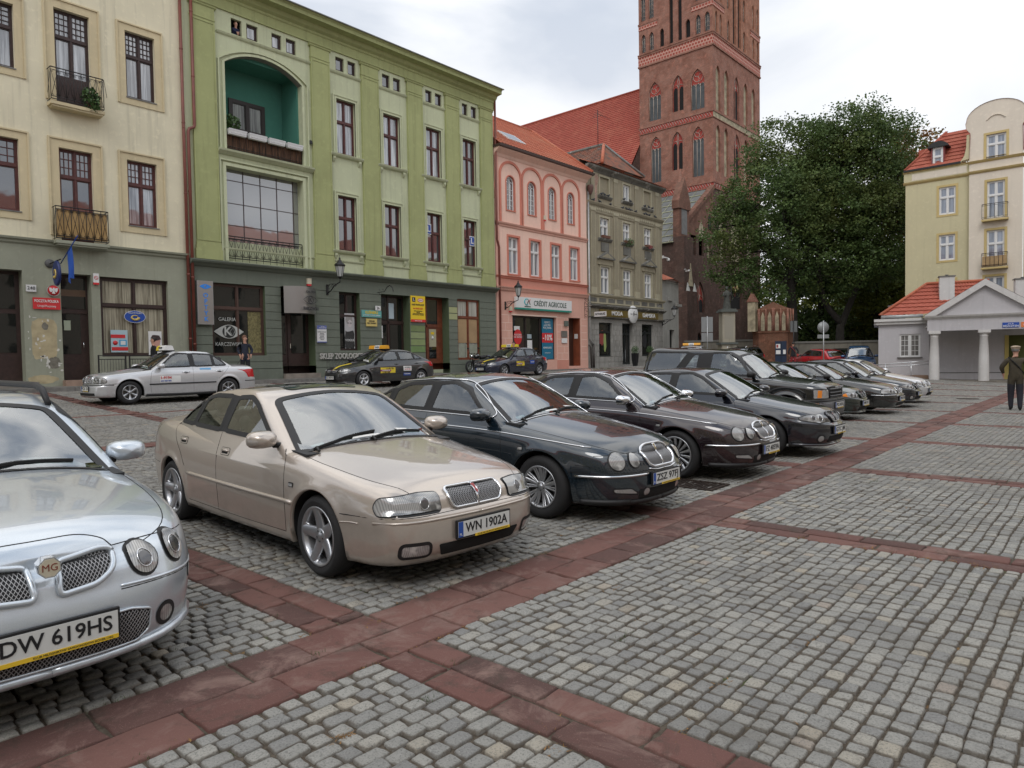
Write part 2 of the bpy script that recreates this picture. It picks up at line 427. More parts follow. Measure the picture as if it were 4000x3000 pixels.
mid=(BX0+BX1)/2
for(a,b)in((BX0,mid+.02),(mid+.02,BX1)):course(a,b,-6,40,'y',.34,.70)
for k in range(-2,10):
    y=CB0+k*CBP
    for(a,b)in((-25.2,BX0),(BX1,8.0)):
        course(a,b,y,y+CBW/2,'x',.30,.62);course(a,b,y+CBW/2,y+CBW,'x',.30,.62)
for(a,b)in LB:course(a,b,-6,40,'y',.5,.9)
S=np.array(S);cx=(S[:,0]+S[:,1])/2;cy=(S[:,2]+S[:,3])/2;S=S[inview(cx,cy)|(np.hypot(cx+1,cy-2)<8.5)]
m=len(S);g=.008
x0,x1,y0,y1=S[:,0]+g*rng.uniform(.3,1.6,m),S[:,1]-g*rng.uniform(.3,1.6,m),S[:,2]+g*rng.uniform(.3,1.9,m),S[:,3]-g*rng.uniform(.3,1.9,m)
zc=GZ((x0+x1)/2,(y0+y1)/2)+rng.normal(0,.002,m)
fr=[(0,0),(.33,0),(.67,0),(1,0),(1,.33),(1,.67),(1,1),(.67,1),(.33,1),(0,1),(0,.67),(0,.33)]
rings=[]
for(ins,dz)in((0,-.02),(.002,-.003),(.009,.0015)):
    X=np.stack([x0+ins+(x1-x0-2*ins)*f[0]for f in fr],1);Y=np.stack([y0+ins+(y1-y0-2*ins)*f[1]for f in fr],1)
    if ins==0:jx=rng.normal(0,.005,X.shape);jy=rng.normal(0,.005,X.shape)
    X=X+jx;Y=Y+jy
    tz=(X-x0[:,None])*rng.normal(0,.003,m)[:,None]
    rings.append(np.stack([X,Y,zc[:,None]+dz+tz],-1))
V=np.concatenate(rings,1);n=12;base=(np.arange(m)*36)[:,None,None];qs=[]
for r in range(2):
    i=np.arange(n);j=(i+1)%n;qs.append(np.stack([r*n+i,r*n+j,(r+1)*n+j,(r+1)*n+i],-1))
Q=(np.concatenate(qs)[None]+base).reshape(-1,4);T=(np.arange(24,36)[None,None]+base).reshape(-1,12)
bulk('red_slab_band',V.reshape(-1,3),[Q,T],np.repeat(rng.uniform(0,1,m),36),SLAB)
mo=MB([M('joint moss',(.055,.095,.02),.9,var=.4,vscale=20),M('dry needles',(.28,.15,.05),.9,var=.5,vscale=30)])
rr=random.Random(3)
for q in range(150):
    if q<55:cx_,cy_=rr.choice([(BX1,rr.uniform(1,9)),(BX0,rr.uniform(1,9)),(rr.uniform(-6,0),CB0+rr.choice([0,CBW,CBW/2])),(rr.uniform(-3,0),CB0+CBP)])
    else:cx_,cy_=rr.uniform(-6.5,.5),rr.uniform(.8,11)
    kind=0 if rr.random()<.42 else 1
    for t in range(rr.randint(14,40)):
        x_,y_=cx_+rr.gauss(0,.02),cy_+rr.gauss(0,.05)
        a=rr.uniform(0,6.28);h=rr.uniform(.006,.028 if kind==0 else .007);l=rr.uniform(.005,.014)if kind==0 else rr.uniform(.012,.03)
        z=float(GZ(x_,y_))-.004
        dx,dy=math.cos(a)*l,math.sin(a)*l
        mo.add([(x_-dy*.15,y_+dx*.15,z),(x_+dy*.15,y_-dx*.15,z),(x_+dx,y_+dy,z+h)],[(0,1,2)],mo.mats[kind])
mo.build('joint_moss',kind='stuff')
kb=MB([M('kerb granite',(.21,.20,.185),.85,var=.3,vscale=6,bmp=.4)])
y=-12.
while y<62:
    l=random.uniform(.8,1.1);kb.box(-25.36,-25.2,y,y+l-.012,.78,.965+random.uniform(-.004,.004));y+=l
kb.build('kerb',kind='structure')
pv=MB([M('pavement concrete slabs',(.20,.19,.17),.9,var=.3,vscale=2.5,bmp=.3)])
y=-12.
while y<62:
    for q in range(3):pv.box(-25.37-.4*(q+1)+.004,-25.37-.4*q-.004,y,y+.392,.9,.97+.005*q+random.uniform(-.002,.002))
    y+=.4
pv.build('pavement',kind='structure')
# ================================================================ cars
RUB=M('black rubber trim',(.012,.012,.013),.55)
GAP=M('panel gap shadow',(.006,.006,.006),.9)
UND=M('dark underbody',(.010,.010,.010),.95)
TYRE=M('tyre rubber',(.017,.017,.018),.8,bmp=.3,bscale=40)
CHR=M('chrome trim',(.72,.73,.75),.10,1.0)
ALU=M('silver painted alloy',(.42,.43,.45),.28,.75)
CALL=M('bright wheel cover',(.55,.56,.58),.3,.6)
DISC=M('brake disc and shaded hub',(.035,.035,.036),.5,.5)
PLW=M('plate white',(.62,.63,.61),.45);PLB=M('plate blue',(.02,.08,.35),.4);PLK=M('plate black lettering',(.01,.01,.012),.5)
PLY=M('plate yellow strip',(.75,.50,.03),.45)
AMB=M('amber lens',(.75,.24,.03),.15);REDL=M('red lamp lens',(.50,.015,.02),.15)
MESHM=M('dark grille mesh',(.02,.02,.021),.5,.3)
PAPER=M('white paper',(.75,.75,.73),.8)
def paint(name,col,metal=.35,flake=.08,rough=.30):
    if name in MATS:return MATS[name]
    mt,nt,b=principled(name);setp(b,col=col,rough=rough,metal=metal,coat=1.0,coatr=.01,coati=1.7)
    t=N(nt,'ShaderNodeTexCoord')
    c=mixrgb(nt,col,tuple(x*(1-flake)for x in col),ramp(nt,noise(nt,500,2,.5,t.outputs['Object']),.45,.55))
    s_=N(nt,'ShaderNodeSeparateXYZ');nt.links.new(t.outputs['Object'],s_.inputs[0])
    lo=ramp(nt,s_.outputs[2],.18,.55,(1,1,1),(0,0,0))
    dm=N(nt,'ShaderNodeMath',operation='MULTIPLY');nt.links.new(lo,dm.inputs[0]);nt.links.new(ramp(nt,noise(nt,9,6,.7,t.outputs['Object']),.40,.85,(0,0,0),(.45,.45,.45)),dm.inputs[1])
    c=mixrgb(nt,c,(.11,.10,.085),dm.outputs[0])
    nt.links.new(c,b.inputs['Base Color'])
    MATS[name]=mt;return mt
def carglass(name='car glass',tint=(.035,.045,.045)):
    if name in MATS:return MATS[name]
    mt,nt,b=principled(name);setp(b,col=tint,rough=.015,ior=1.85,spec=.55)
    MATS[name]=mt;return mt
def thinglass(name,tint,ior=1.62,gl=(.95,.98,1),extra=0.):
    """thin tinted pane: see-through, with a Fresnel reflection"""
    if name in MATS:return MATS[name]
    mt=D.materials.new(name);mt.use_nodes=True;nt=mt.node_tree;nt.nodes.clear()
    fr=N(nt,'ShaderNodeFresnel');fr.inputs[0].default_value=ior
    tr=N(nt,'ShaderNodeBsdfTransparent');tr.inputs[0].default_value=(*tint,1)
    gs=N(nt,'ShaderNodeBsdfGlossy');gs.inputs[0].default_value=(*gl,1);gs.inputs[1].default_value=.01
    ad=N(nt,'ShaderNodeMath',operation='ADD');ad.inputs[1].default_value=extra;nt.links.new(fr.outputs[0],ad.inputs[0]);mx=N(nt,'ShaderNodeMixShader');nt.links.new(ad.outputs[0],mx.inputs[0]);nt.links.new(tr.outputs[0],mx.inputs[1]);nt.links.new(gs.outputs[0],mx.inputs[2])
    o=N(nt,'ShaderNodeOutputMaterial');nt.links.new(mx.outputs[0],o.inputs[0]);MATS[name]=mt;return mt
CG=carglass();CGS=thinglass('tinted side glass',(.48,.53,.51),1.95,extra=.05);CGW=thinglass('windscreen glass',(.72,.82,.80),2.2,extra=.14)
def lensmat():
    mt,nt,b=principled('headlamp lens');setp(b,rough=.12,metal=.25,coat=1,coatr=.02)
    t=N(nt,'ShaderNodeTexCoord')
    wv=N(nt,'ShaderNodeTexWave',wave_type='BANDS',bands_direction='Y');wv.inputs['Scale'].default_value=26;wv.inputs['Distortion'].default_value=1.5
    nt.links.new(t.outputs['Object'],wv.inputs['Vector'])
    c=mixrgb(nt,(.42,.42,.41),(.27,.27,.27),ramp(nt,wv.outputs[1],.3,.9))
    c=mixrgb(nt,c,(.13,.13,.13),ramp(nt,noise(nt,7,3,.5,t.outputs['Object']),.50,.66))
    c=mixrgb(nt,c,(.62,.62,.60),ramp(nt,noise(nt,11,2,.5,t.outputs['Object']),.60,.76))
    nt.links.new(c,b.inputs['Base Color']);return mt
LENS=lensmat()
def cmr(P,n,closed=False):
    """dense Catmull-Rom through the points"""
    P=np.array(P,float);out=[]
    Q=np.vstack([2*P[0]-P[1],P,2*P[-1]-P[-2]])if not closed else np.vstack([P[-1],P,P[0],P[1]])
    for i in range(1,len(Q)-2):
        p0,p1,p2,p3=Q[i-1],Q[i],Q[i+1],Q[i+2]
        t=np.linspace(0,1,n,endpoint=False)[:,None]
        out.append(.5*((2*p1)+(-p0+p2)*t+(2*p0-5*p1+4*p2-p3)*t**2+(-p0+3*p1-3*p2+p3)*t**3))
    if not closed:out.append(P[-1][None])
    return np.concatenate(out)
def curve1(P):
    """smooth 1-D function through (s, value) points"""
    A=cmr(P,24);o=np.argsort(A[:,0]);xs_,ys_=A[o,0],A[o,1]
    return lambda s:np.interp(s,xs_,ys_)
class Body:
    """one car body: hull lofted round the plan outline with wheel arches, plus cabin; keeps BVHs so that every fitting sits on the surface"""
    def __init__(B,S):
        B.S=S;L,Wd=S['L'],S['W'];h=Wd/2
        plan=cmr([(a,b*h)for a,b in S['plan']],26)
        ze,zc=curve1(S['edge']),curve1(S['crown'])
        B.ze,B.zc=ze,zc
        sx,sy=plan[:,0],plan[:,1]
        dl=np.hypot(np.diff(sx),np.diff(sy));al=np.concatenate([[0],np.cumsum(dl)])
        side0,side1=S.get('nose_end',.75),L-S.get('tail_len',.7)
        i0=np.argmax(sx>side0);i1=len(sx)-np.argmax(sx[::-1]<side1)-1
        Rw=S['arch'];zw=S['wr']
        ss=list(np.arange(side0,side1,.045))
        cols=[]
        for t in np.linspace(0,al[i0],30)[:-1]:cols.append((np.interp(t,al,sx),np.interp(t,al,sy),None))
        wheels=[S['fo'],S['fo']+S['wb']]
        sill=S['sill']
        mids=[]
        for q in ss:
            if all(abs(q-w)>Rw+.012 for w in wheels):mids.append((q,None))
        for w in wheels:
            mids.append((w-Rw-.001,None));mids.append((w+Rw+.001,None))
            for a in np.linspace(0,math.pi,27):mids.append((w-Rw*math.cos(a),zw+Rw*math.sin(a)))
        if wheels[0]-Rw<side0:
            cols=[c for c in cols if c[0]<wheels[0]-Rw-.02]
            mids=[q for q in mids if q[0]>=wheels[0]-Rw-.002]
        tl=list(np.linspace(al[i1],al[-1],28)[1:]);tcols=[(np.interp(t,al,sx),np.interp(t,al,sy),None)for t in tl]
        if wheels[1]+Rw>side1:tcols=[c for c in tcols if c[0]>wheels[1]+Rw+.02];mids=[q for q in mids if q[0]<=wheels[1]+Rw+.002]
        mids.sort(key=lambda q:q[0])
        for q,zb in mids:cols.append((q,float(np.interp(q,sx[:len(sx)],sy)),zb))
        cols+=tcols
        cx=np.array([c[0]for c in cols]);cy=np.array([c[1]for c in cols])
        mono=(sx[1:]>sx[:-1]);
        nx,ny=[],[]
        for a,b in zip(cx,cy):
            k=np.argmin((sx-a)**2+(sy-b)**2);k0,k1=max(k-3,0),min(k+3,len(sx)-1)
            tx,ty=sx[k1]-sx[k0],sy[k1]-sy[k0];l=math.hypot(tx,ty)or 1
            nx.append(-ty/l);ny.append(tx/l)
        nx,ny=np.array(nx),np.array(ny)
        ny=np.abs(ny);nx[:1]=-1;ny[:1]=0;nx[-1:]=1;ny[-1:]=0
        wn=np.clip(-nx,0,1)**1.3;wt=np.clip(nx,0,1)**1.3;wn[cx>L/2]=0;wt[cx<L/2]=0
        ws=1-wn-wt
        def prof(P):
            P=np.array(P,float);A=cmr(P,10);o=np.argsort(A[:,0],kind='stable');return lambda z:np.interp(z,A[o,0],A[o,1])
        fs,fn,ft=prof(S['pside']),prof(S['pnose']),prof(S['ptail'])
        NV,NT=26,12
        verts=[]
        nb=S.get('nose_bot',.19);tb=S.get('tail_bot',.24)
        for i in range(len(cols)):
            s_,y_=cx[i],cy[i];zb=cols[i][2]
            arch=zb is not None
            if zb is None:
                zb=sill
                if s_<wheels[0]-Rw+.005:zb=nb+(sill-nb)*0
                if s_>wheels[1]+Rw-.005:zb=tb
            e=float(ze(s_));v=np.linspace(0,1,NV)
            z=zb+(e-zb)*v
            z=zb+(e-zb)*(v**.9)
            rel=z/e*S.get('zref',.90)
            off=ws[i]*fs(rel)+wn[i]*fn(rel)+wt[i]*ft(rel)
            if arch or True:
                for w in wheels:
                    d=np.hypot(s_-w,z-zw)-Rw;off=off-S.get('flare',.012)*np.exp(-(np.clip(d,0,9)/.05)**2)*(ws[i])
            off=np.minimum(off,max(y_,0)*ny[i]+1e9*(1-min(1,ny[i]*50))if False else off)
            X=s_-nx[i]*off;Y=np.maximum(y_-ny[i]*off,0)
            row=[(X[0]+.02*nx[i]*0,0.0,zb+.0),(X[0],max(Y[0]-.22,0),zb),(X[0],max(Y[0]-.035,0),zb)]
            row+=[(X[k],Y[k],z[k])for k in range(NV)]
            ex,ey=X[-1],Y[-1];c_=float(zc(s_));
            for k in range(1,NT+1):
                c=k/NT;q=1-(1-c)**2.3
                row.append((ex,ey*(1-c),e+(max(c_,e)-e)*q if ey>.02 else e+(c_-e)*0))
            verts.append(row)
        V=np.array(verts);nc,nr=V.shape[:2]
        V[0,:,1]=0;V[-1,:,1]=0
        half=V.copy();half[:,:,0]*=-1
        other=half.copy();other[:,:,1]*=-1
        faces,mi=[],[]
        def idx(i,j):return i*nr+j
        for i in range(nc-1):
            for j in range(nr-1):
                faces.append((idx(i,j),idx(i,j+1),idx(i+1,j+1),idx(i+1,j)));mi.append(1 if j<2 else 0)
        n0=nc*nr
        f2=[tuple(n0+k for k in reversed(f))for f in faces]
        B.v=np.concatenate([half.reshape(-1,3),other.reshape(-1,3)]);B.f=faces+f2;B.mi=mi+mi
        jt=[(j>=3+NV)for i in range(nc-1)for j in range(nr-1)];B.top=jt+jt
        B.hull_n=len(B.v)
        K=S['cab'];pr=curve1(K['roof']);s0,s1=K['roof'][0][0],K['roof'][-1][0]
        yb=curve1([(a,b*h)for a,b in K['yb']]);zbelt=curve1(K['belt']);tum=K.get('tum',.42);kk=K.get('k',.035)
        bf,bb=K.get('bowf',.22),K.get('bowr',.15);sm=(s0+s1)/2;crown=K.get('crown',.055)
        NS,NP=130,84
        st=s0-.05+(s1-s0+.10)*(np.linspace(0,1,NS));ph=np.linspace(0,math.pi,NP)
        def F(s_,y,z):
            yn=np.abs(y)/h;shift=np.where(s_<sm,-bf*yn**2,bb*yn**2)
            se=np.clip(s_+shift,s0-.25,s1+.25)
            zt=np.where(se<s0,pr(s0)-(s0-se)*.75,np.where(se>s1,pr(s1)-(se-s1)*.8,pr(se)))-crown*yn**2
            a=zt-z;zz=np.maximum(z-zbelt(s_),-.2)
            b=(yb(s_)-tum*zz-K.get('tcurve',.12)*zz**2-np.abs(y))*1.6
            hh=np.clip(.5+.5*(b-a)/kk,0,1)
            return b*(1-hh)+a*hh-kk*hh*(1-hh)
        SS,PP=np.meshgrid(st,ph,indexing='ij');z0=zbelt(SS)-.16
        lo=np.zeros_like(SS);hi=np.full_like(SS,1.4)
        for _ in range(26):
            mid_=(lo+hi)/2;f_=F(SS,np.cos(PP)*mid_,z0+np.sin(PP)*mid_);ins=f_>0
            lo=np.where(ins,mid_,lo);hi=np.where(ins,hi,mid_)
        Y=np.cos(PP)*lo;Z=z0+np.sin(PP)*lo
        CV=np.stack([-SS,Y,Z],-1).reshape(-1,3);o=len(B.v);cf=[]
        for i in range(NS-1):
            for j in range(NP-1):cf.append((o+i*NP+j,o+(i+1)*NP+j,o+(i+1)*NP+j+1,o+i*NP+j+1))
        B.nh=len(B.f);B.v=np.concatenate([B.v,CV]);B.f+=cf;B.mi+=[0]*len(cf);B.yb,B.zb,B.s01=yb,zbelt,(s0,s1)
        B.bvh=BVHTree.FromPolygons([Vector(p)for p in B.v],B.f)
    def hit(B,o,d):
        r=B.bvh.ray_cast(Vector(o),Vector(d).normalized(),6)
        return r[0],r[1]
    def patch(B,mb,outline,frame,mat,off=.004,step=.05,smooth=True,avg=0.):
        """outline in the (u,v) plane of frame=(origin,u,v,raydir) draped over the body"""
        O,U,Vv,Dr=[Vector(q)for q in frame]
        pts=[Vector(p)for p in outline];n=len(pts);xs_=[p.x for p in pts];ys_=[p.y for p in pts]
        ol=[]
        for i in range(n):
            a,b=pts[i],pts[(i+1)%n];k=max(1,int((b-a).length/step))
            ol+=[a+(b-a)*t/k for t in range(k)]
        inner=[]
        x=min(xs_)+step/2
        while x<max(xs_):
            y=min(ys_)+step/2
            while y<max(ys_):
                q=Vector((x,y));c=False
                for i in range(n):
                    a,b=pts[i],pts[(i+1)%n]
                    if(a.y>y)!=(b.y>y)and x<(b.x-a.x)*(y-a.y)/(b.y-a.y)+a.x:c=not c
                if c and min((q-w).length for w in ol)>step*.45:inner.append(q)
                y+=step
            x+=step
        allp=ol+inner
        vo,_,fo,ov,_,_=delaunay_2d_cdt(allp,[],[list(range(len(ol)))],1,1e-5)
        P3=[];ok=[]
        for q in vo:
            o=O+U*q.x+Vv*q.y
            h,nn=B.hit(o,Dr)
            if h is None:P3.append(None);continue
            if nn.dot(Dr)>0:nn=-nn
            if avg:
                g=[h]
                for du,dv in((avg,0),(-avg,0),(0,avg),(0,-avg)):
                    a_,_n=B.hit(o+U*du+Vv*dv,Dr);b_,_n=B.hit(o-U*du-Vv*dv,Dr)
                    if a_ is not None and b_ is not None and((a_+b_)/2-h).length<.02:g.append((a_+b_)/2)
                h=sum(g,Vector((0,0,0)))/len(g)
            P3.append(h+nn*off)
        good=[i for i,p in enumerate(P3)if p is not None]
        if len(good)<3:return
        mp={g:i for i,g in enumerate(good)}
        vs=[tuple(P3[g])for g in good];fs=[]
        nd=U.cross(Vv).dot(Dr)
        for f in fo:
            if all(k in mp for k in f):
                ff=[mp[k]for k in f]
                if nd>0:ff=ff[::-1]
                a,b,c=[Vector(vs[k])for k in ff[:3]]
                if(a-b).length<.35 and(b-c).length<.35:fs.append(tuple(ff))
        mb.add(vs,fs,mat,smooth)
    def ring(B,mb,P,frame,mat,off,dout,din):
        """flat border strip following an outline"""
        O,U,Vv,Dr=[Vector(q)for q in frame];P=[Vector(p)for p in P];Q=[]
        for i in range(len(P)):
            a,b=P[i],P[(i+1)%len(P)];k=max(1,int((b-a).length/.06));Q+=[a+(b-a)*t/k for t in range(k)]
        n=len(Q);ar=sum(Q[i].x*Q[(i+1)%n].y-Q[(i+1)%n].x*Q[i].y for i in range(n));sg=1 if ar>0 else-1;rows=[]
        for d in(dout,0,-din):
            row=[]
            for i in range(n):
                t=(Q[(i+1)%n]-Q[i-1]).normalized();p=Q[i]+Vector((t.y,-t.x))*sg*d;h,nn=B.hit(O+U*p.x+Vv*p.y,Dr)
                if h is not None:
                    if nn.dot(Dr)>0:nn=-nn
                    h=h+nn*off
                row.append(h)
            rows.append(row)
        for r in range(2):
            for i in range(n):
                q=[rows[r][i],rows[r][(i+1)%n],rows[r+1][(i+1)%n],rows[r+1][i]]
                if all(v is not None for v in q)and max((q[0]-q[2]).length,(q[1]-q[3]).length)<.2:mb.add([tuple(v)for v in q],[(0,1,2,3)],mat,True)
    def cut(B,P,frame,side=None):
        """open the cabin shell inside an outline"""
        O,U,Vv,Dr=[Vector(q)for q in frame];V=B.v-np.array(O);u=V@np.array(U);w=V@np.array(Vv);n=len(P);ins=np.zeros(len(V),bool)
        for i in range(n):
            a,b=P[i],P[(i+1)%n]
            if a[1]==b[1]:continue
            c=((a[1]>w)!=(b[1]>w))&(u<(b[0]-a[0])*(w-a[1])/(b[1]-a[1])+a[0]);ins^=c
        if side=='f':ins&=(-B.v[:,0]<sum(B.s01)/2)
        elif side=='r':ins&=(-B.v[:,0]>sum(B.s01)/2)
        else:ins&=(B.v[:,1]*side>.3)
        B.gone|={i for i in range(B.nh,len(B.f))if all(ins[q]for q in B.f[i])}
    def line(B,mb,pts,frame,mat,r=.004,off=0.,n=5,step=.04,closed=False,flat=None):
        O,U,Vv,Dr=[Vector(q)for q in frame];P=[Vector(p)for p in pts];path=[]
        L=len(P)
        for i in range(L if closed else L-1):
            a,b=P[i],P[(i+1)%L];k=max(1,int((b-a).length/step))
            for t in range(k+(0 if closed or i<L-2 else 1)):
                q=a+(b-a)*t/k;h,nn=B.hit(O+U*q.x+Vv*q.y,Dr)
                if h is None:continue
                if nn.dot(Dr)>0:nn=-nn
                p=h+nn*off
                if path and(p-path[-1]).length>.3:continue
                path.append(p)
        if len(path)>1:mb.tube(path,r,n,mat,closed=closed,caps=not closed)
        return path
SIDE=lambda sg:((0,sg*2,0),(-1,0,0),(0,0,1),(0,-sg,0))
FRONT=((1,0,0),(0,1,0),(0,0,1),(-1,0,0))
REAR=((-8,0,0),(0,1,0),(0,0,1),(1,0,0))
TOP=((0,0,3),(-1,0,0),(0,1,0),(0,0,-1))
def circ(cx,cy,rx,ry=None,n=22,a0=0):return[(cx+rx*math.cos(a0+2*math.pi*i/n),cy+(ry or rx)*math.sin(a0+2*math.pi*i/n))for i in range(n)]
def rrect(x0,x1,y0,y1,r,n=4):
    out=[]
    for(cx,cy,a)in((x1-r,y0+r,-90),(x1-r,y1-r,0),(x0+r,y1-r,90),(x0+r,y0+r,180)):
        for k in range(n+1):t=R(a+90*k/n);out.append((cx+r*math.cos(t),cy+r*math.sin(t)))
    return out
def rounded(P,r=.03,n=4):
    """round the corners of a polygon"""
    out=[];L=len(P)
    for i in range(L):
        p=Vector(P[i][:2]);a=Vector(P[i-1][:2]);b=Vector(P[(i+1)%L][:2]);rr_=P[i][2]if len(P[i])>2 else r
        ua,ub=(a-p),(b-p);q=min(rr_,ua.length*.45,ub.length*.45)
        A=p+ua.normalized()*q;Bq=p+ub.normalized()*q
        for k in range(n+1):
            t=k/n;out.append(tuple((1-t)**2*A+2*t*(1-t)*p+t*t*Bq))
    return out
def grow(P,d):
    c=Vector((sum(p[0]for p in P)/len(P),sum(p[1]for p in P)/len(P)));out=[]
    n=len(P)
    area=sum(P[i][0]*P[(i+1)%n][1]-P[(i+1)%n][0]*P[i][1]for i in range(n));sg=1 if area>0 else-1
    for i in range(n):
        a,b=Vector(P[i-1][:2]),Vector(P[(i+1)%n][:2]);t=(b-a)
        if t.length<1e-6:continue
        t.normalize();nn=Vector((t.y,-t.x))*sg;out.append(tuple(Vector(P[i][:2])+nn*d))
    return out
def wheel(parent,x,y,z,side,R_,rim,style,W_=.20,nsp=5,col=None):
    """tyre with rim, spokes, hub and bolts; side = +1/-1 (which way the face looks)"""
    col=col or ALU
    w=thing_child('wheel',parent,(x,y,z))
    t=MB([TYRE]);rr_,hw=rim,W_/2
    pr=[(rr_-.005,-hw+.01),(rr_+.02,-hw),(R_-.035,-hw-.002),(R_-.012,-hw+.02),(R_,-hw+.045),(R_+.001,0),(R_,hw-.045),(R_-.012,hw-.02),(R_-.035,hw+.002),(rr_+.035,hw),(rr_+.02,hw-.004),(rr_-.005,hw-.012)]
    t.lathe([(a,b*side)for a,b in pr],56,axis=1)
    for q in range(3):t.lathe([(R_-.002,(-.03+.03*q-.003)*side),(R_-.008,(-.03+.03*q)*side),(R_-.002,(-.03+.03*q+.003)*side)],56,axis=1,mat=GAP)
    t.build('tyre',parent=w)
    m_=MB([col,DISC,PLK])
    f=hw-.012
    m_.lathe([(rr_,f*side),(rr_+.004,(f+.006)*side),(rr_-.008,(f+.008)*side),(rr_-.020,(f-.004)*side),(rr_-.03,(f-.05)*side),(rr_-.035,(-hw+.02)*side)],56,axis=1,mat=col)
    m_.lathe([(0,(f-.085)*side),(rr_-.02,(f-.085)*side)],30,axis=1,mat=DISC)
    m_.lathe([(rr_*.30,(f-.07)*side),(rr_*.78,(f-.07)*side)],30,axis=1,mat=M('brake disc',(.12,.115,.11),.35,.8))
    rh=rr_*.27
    def spoke(a,w0,w1,r0,r1,mt=col,th=.026,bow=.018):
        ca,sa=math.cos(a),math.sin(a);vs=[];K=6
        for k in range(K+1):
            u=k/K;r=r0+(r1-r0)*u;wd=w0+(w1-w0)*(u*u*.6+.4*u)if w1>w0 else w0+(w1-w0)*u
            d=f-.022+.026*u-bow*math.sin(u*3.14)*.5
            for(oy,dd)in((-wd,-.012),(-wd*.72,0),(wd*.72,0),(wd,-.012),(wd*.9,-th),(-wd*.9,-th)):
                px,pz=ca*r-sa*oy,sa*r+ca*oy;vs.append((px,(d+dd)*side,pz))
        fs=[]
        for k in range(K):
            for j in range(6):
                j2=(j+1)%6;q=(k*6+j,k*6+j2,(k+1)*6+j2,(k+1)*6+j);fs.append(q if side<0 else q[::-1])
        m_.add(vs,fs,mt,True)
    if style=='five':
        for k in range(5):spoke(math.pi/2+k*2*math.pi/5+.2,.052*rr_/.2,.034*rr_/.2,rh*.5,rr_-.012)
        for k in range(5):
            for e in(-.17,.17):spoke(math.pi/2+k*2*math.pi/5+.2+e,.012,.030,rr_*.72,rr_-.012)
    elif style=='twin':
        for k in range(5):
            a=math.pi/2+k*2*math.pi/5;spoke(a,.020,.024,rh*.8,rr_-.012)
            for e in(.30,.46,-.30,-.46):spoke(a+e*.92,.0085,.0095,rh*.9,rr_-.012)
    elif style=='multi':
        for k in range(nsp):spoke(math.pi/2+k*2*math.pi/nsp,.010,.026,rh*.8,rr_-.012)
    elif style=='star':
        for k in range(6):spoke(math.pi/2+k*math.pi/3,.016,.040,rh*.6,rr_-.012)
    elif style=='broad':
        for k in range(5):spoke(math.pi/2+k*2*math.pi/5,.030,.062,rh*.6,rr_-.012)
    elif style=='cover':
        m_.lathe([(0,(f-.004)*side),(rr_*.45,(f-.01)*side),(rr_*.9,(f-.02)*side),(rr_-.01,(f-.002)*side)],36,axis=1,mat=col)
        for k in range(14):
            a=k*2*math.pi/14;spoke(a,.010,.013,rr_*.5,rr_*.86,UND,.004,0)
    m_.lathe([(rh*.98,(f-.05)*side),(rh,(f-.024)*side),(rh*.85,(f-.016)*side),(rh*.45,(f-.018)*side),(rh*.40,(f-.010)*side),(0,(f-.008)*side)],24,axis=1,mat=col)
    for k in range(5):
        a=math.pi/2+.63+k*2*math.pi/5;m_.ball((math.cos(a)*rh*.70,(f-.018)*side,math.sin(a)*rh*.70),(.008,.004,.008),PLK,8,5)
    m_.build('rim',parent=w)
    return w
def thing_child(name,parent,loc):
    o=D.objects.new(name,None);COL.objects.link(o);o.parent=parent;o.location=loc;o.empty_display_size=.1;return o
def plate(parent,B,txt,zc,tilt=0,yc=0,eu=True,yellow=True,w=.52,strip=None):
    h,n=B.hit((1,yc,zc),(-1,0,0))
    x=(h.x if h else 0)+.022
    g=thing_child('number_plate',parent,(x,yc,zc));g.rotation_euler=(0,tilt,0)
    m_=MB([PLW,RUB,PLB,PLY])
    m_.box(-.02,0,-w/2-.01,w/2+.01,-.067,.067,RUB);m_.box(0,.003,-w/2,w/2,-.055,.055,PLW)
    if eu:m_.box(.003,.0045,-w/2,-w/2+.045,-.055,.055,PLB)
    if yellow:m_.box(.003,.0055,-w/2+(.0 if strip else .16),w/2,-.071,-.052,PLY)
    m_.build('plate',parent=g)
    rt=rot_face((1,0,0))
    text(txt,.095,PLK,g,(.004,.02,.002),rt,'plate_lettering',.0015,mw=w*.82,bold=.0012)
    if eu:text('PL',.026,PLW,g,(.005,-w/2+.022,-.036),rt,'plate_lettering',.001)
    if yellow:text(strip or 'KLUB MILOSNIKOW SAMOCHODOW',.014,PLK,g,(.006,.08,-.0615),rt,'plate_lettering',.0006,mw=w*.6)
    return g
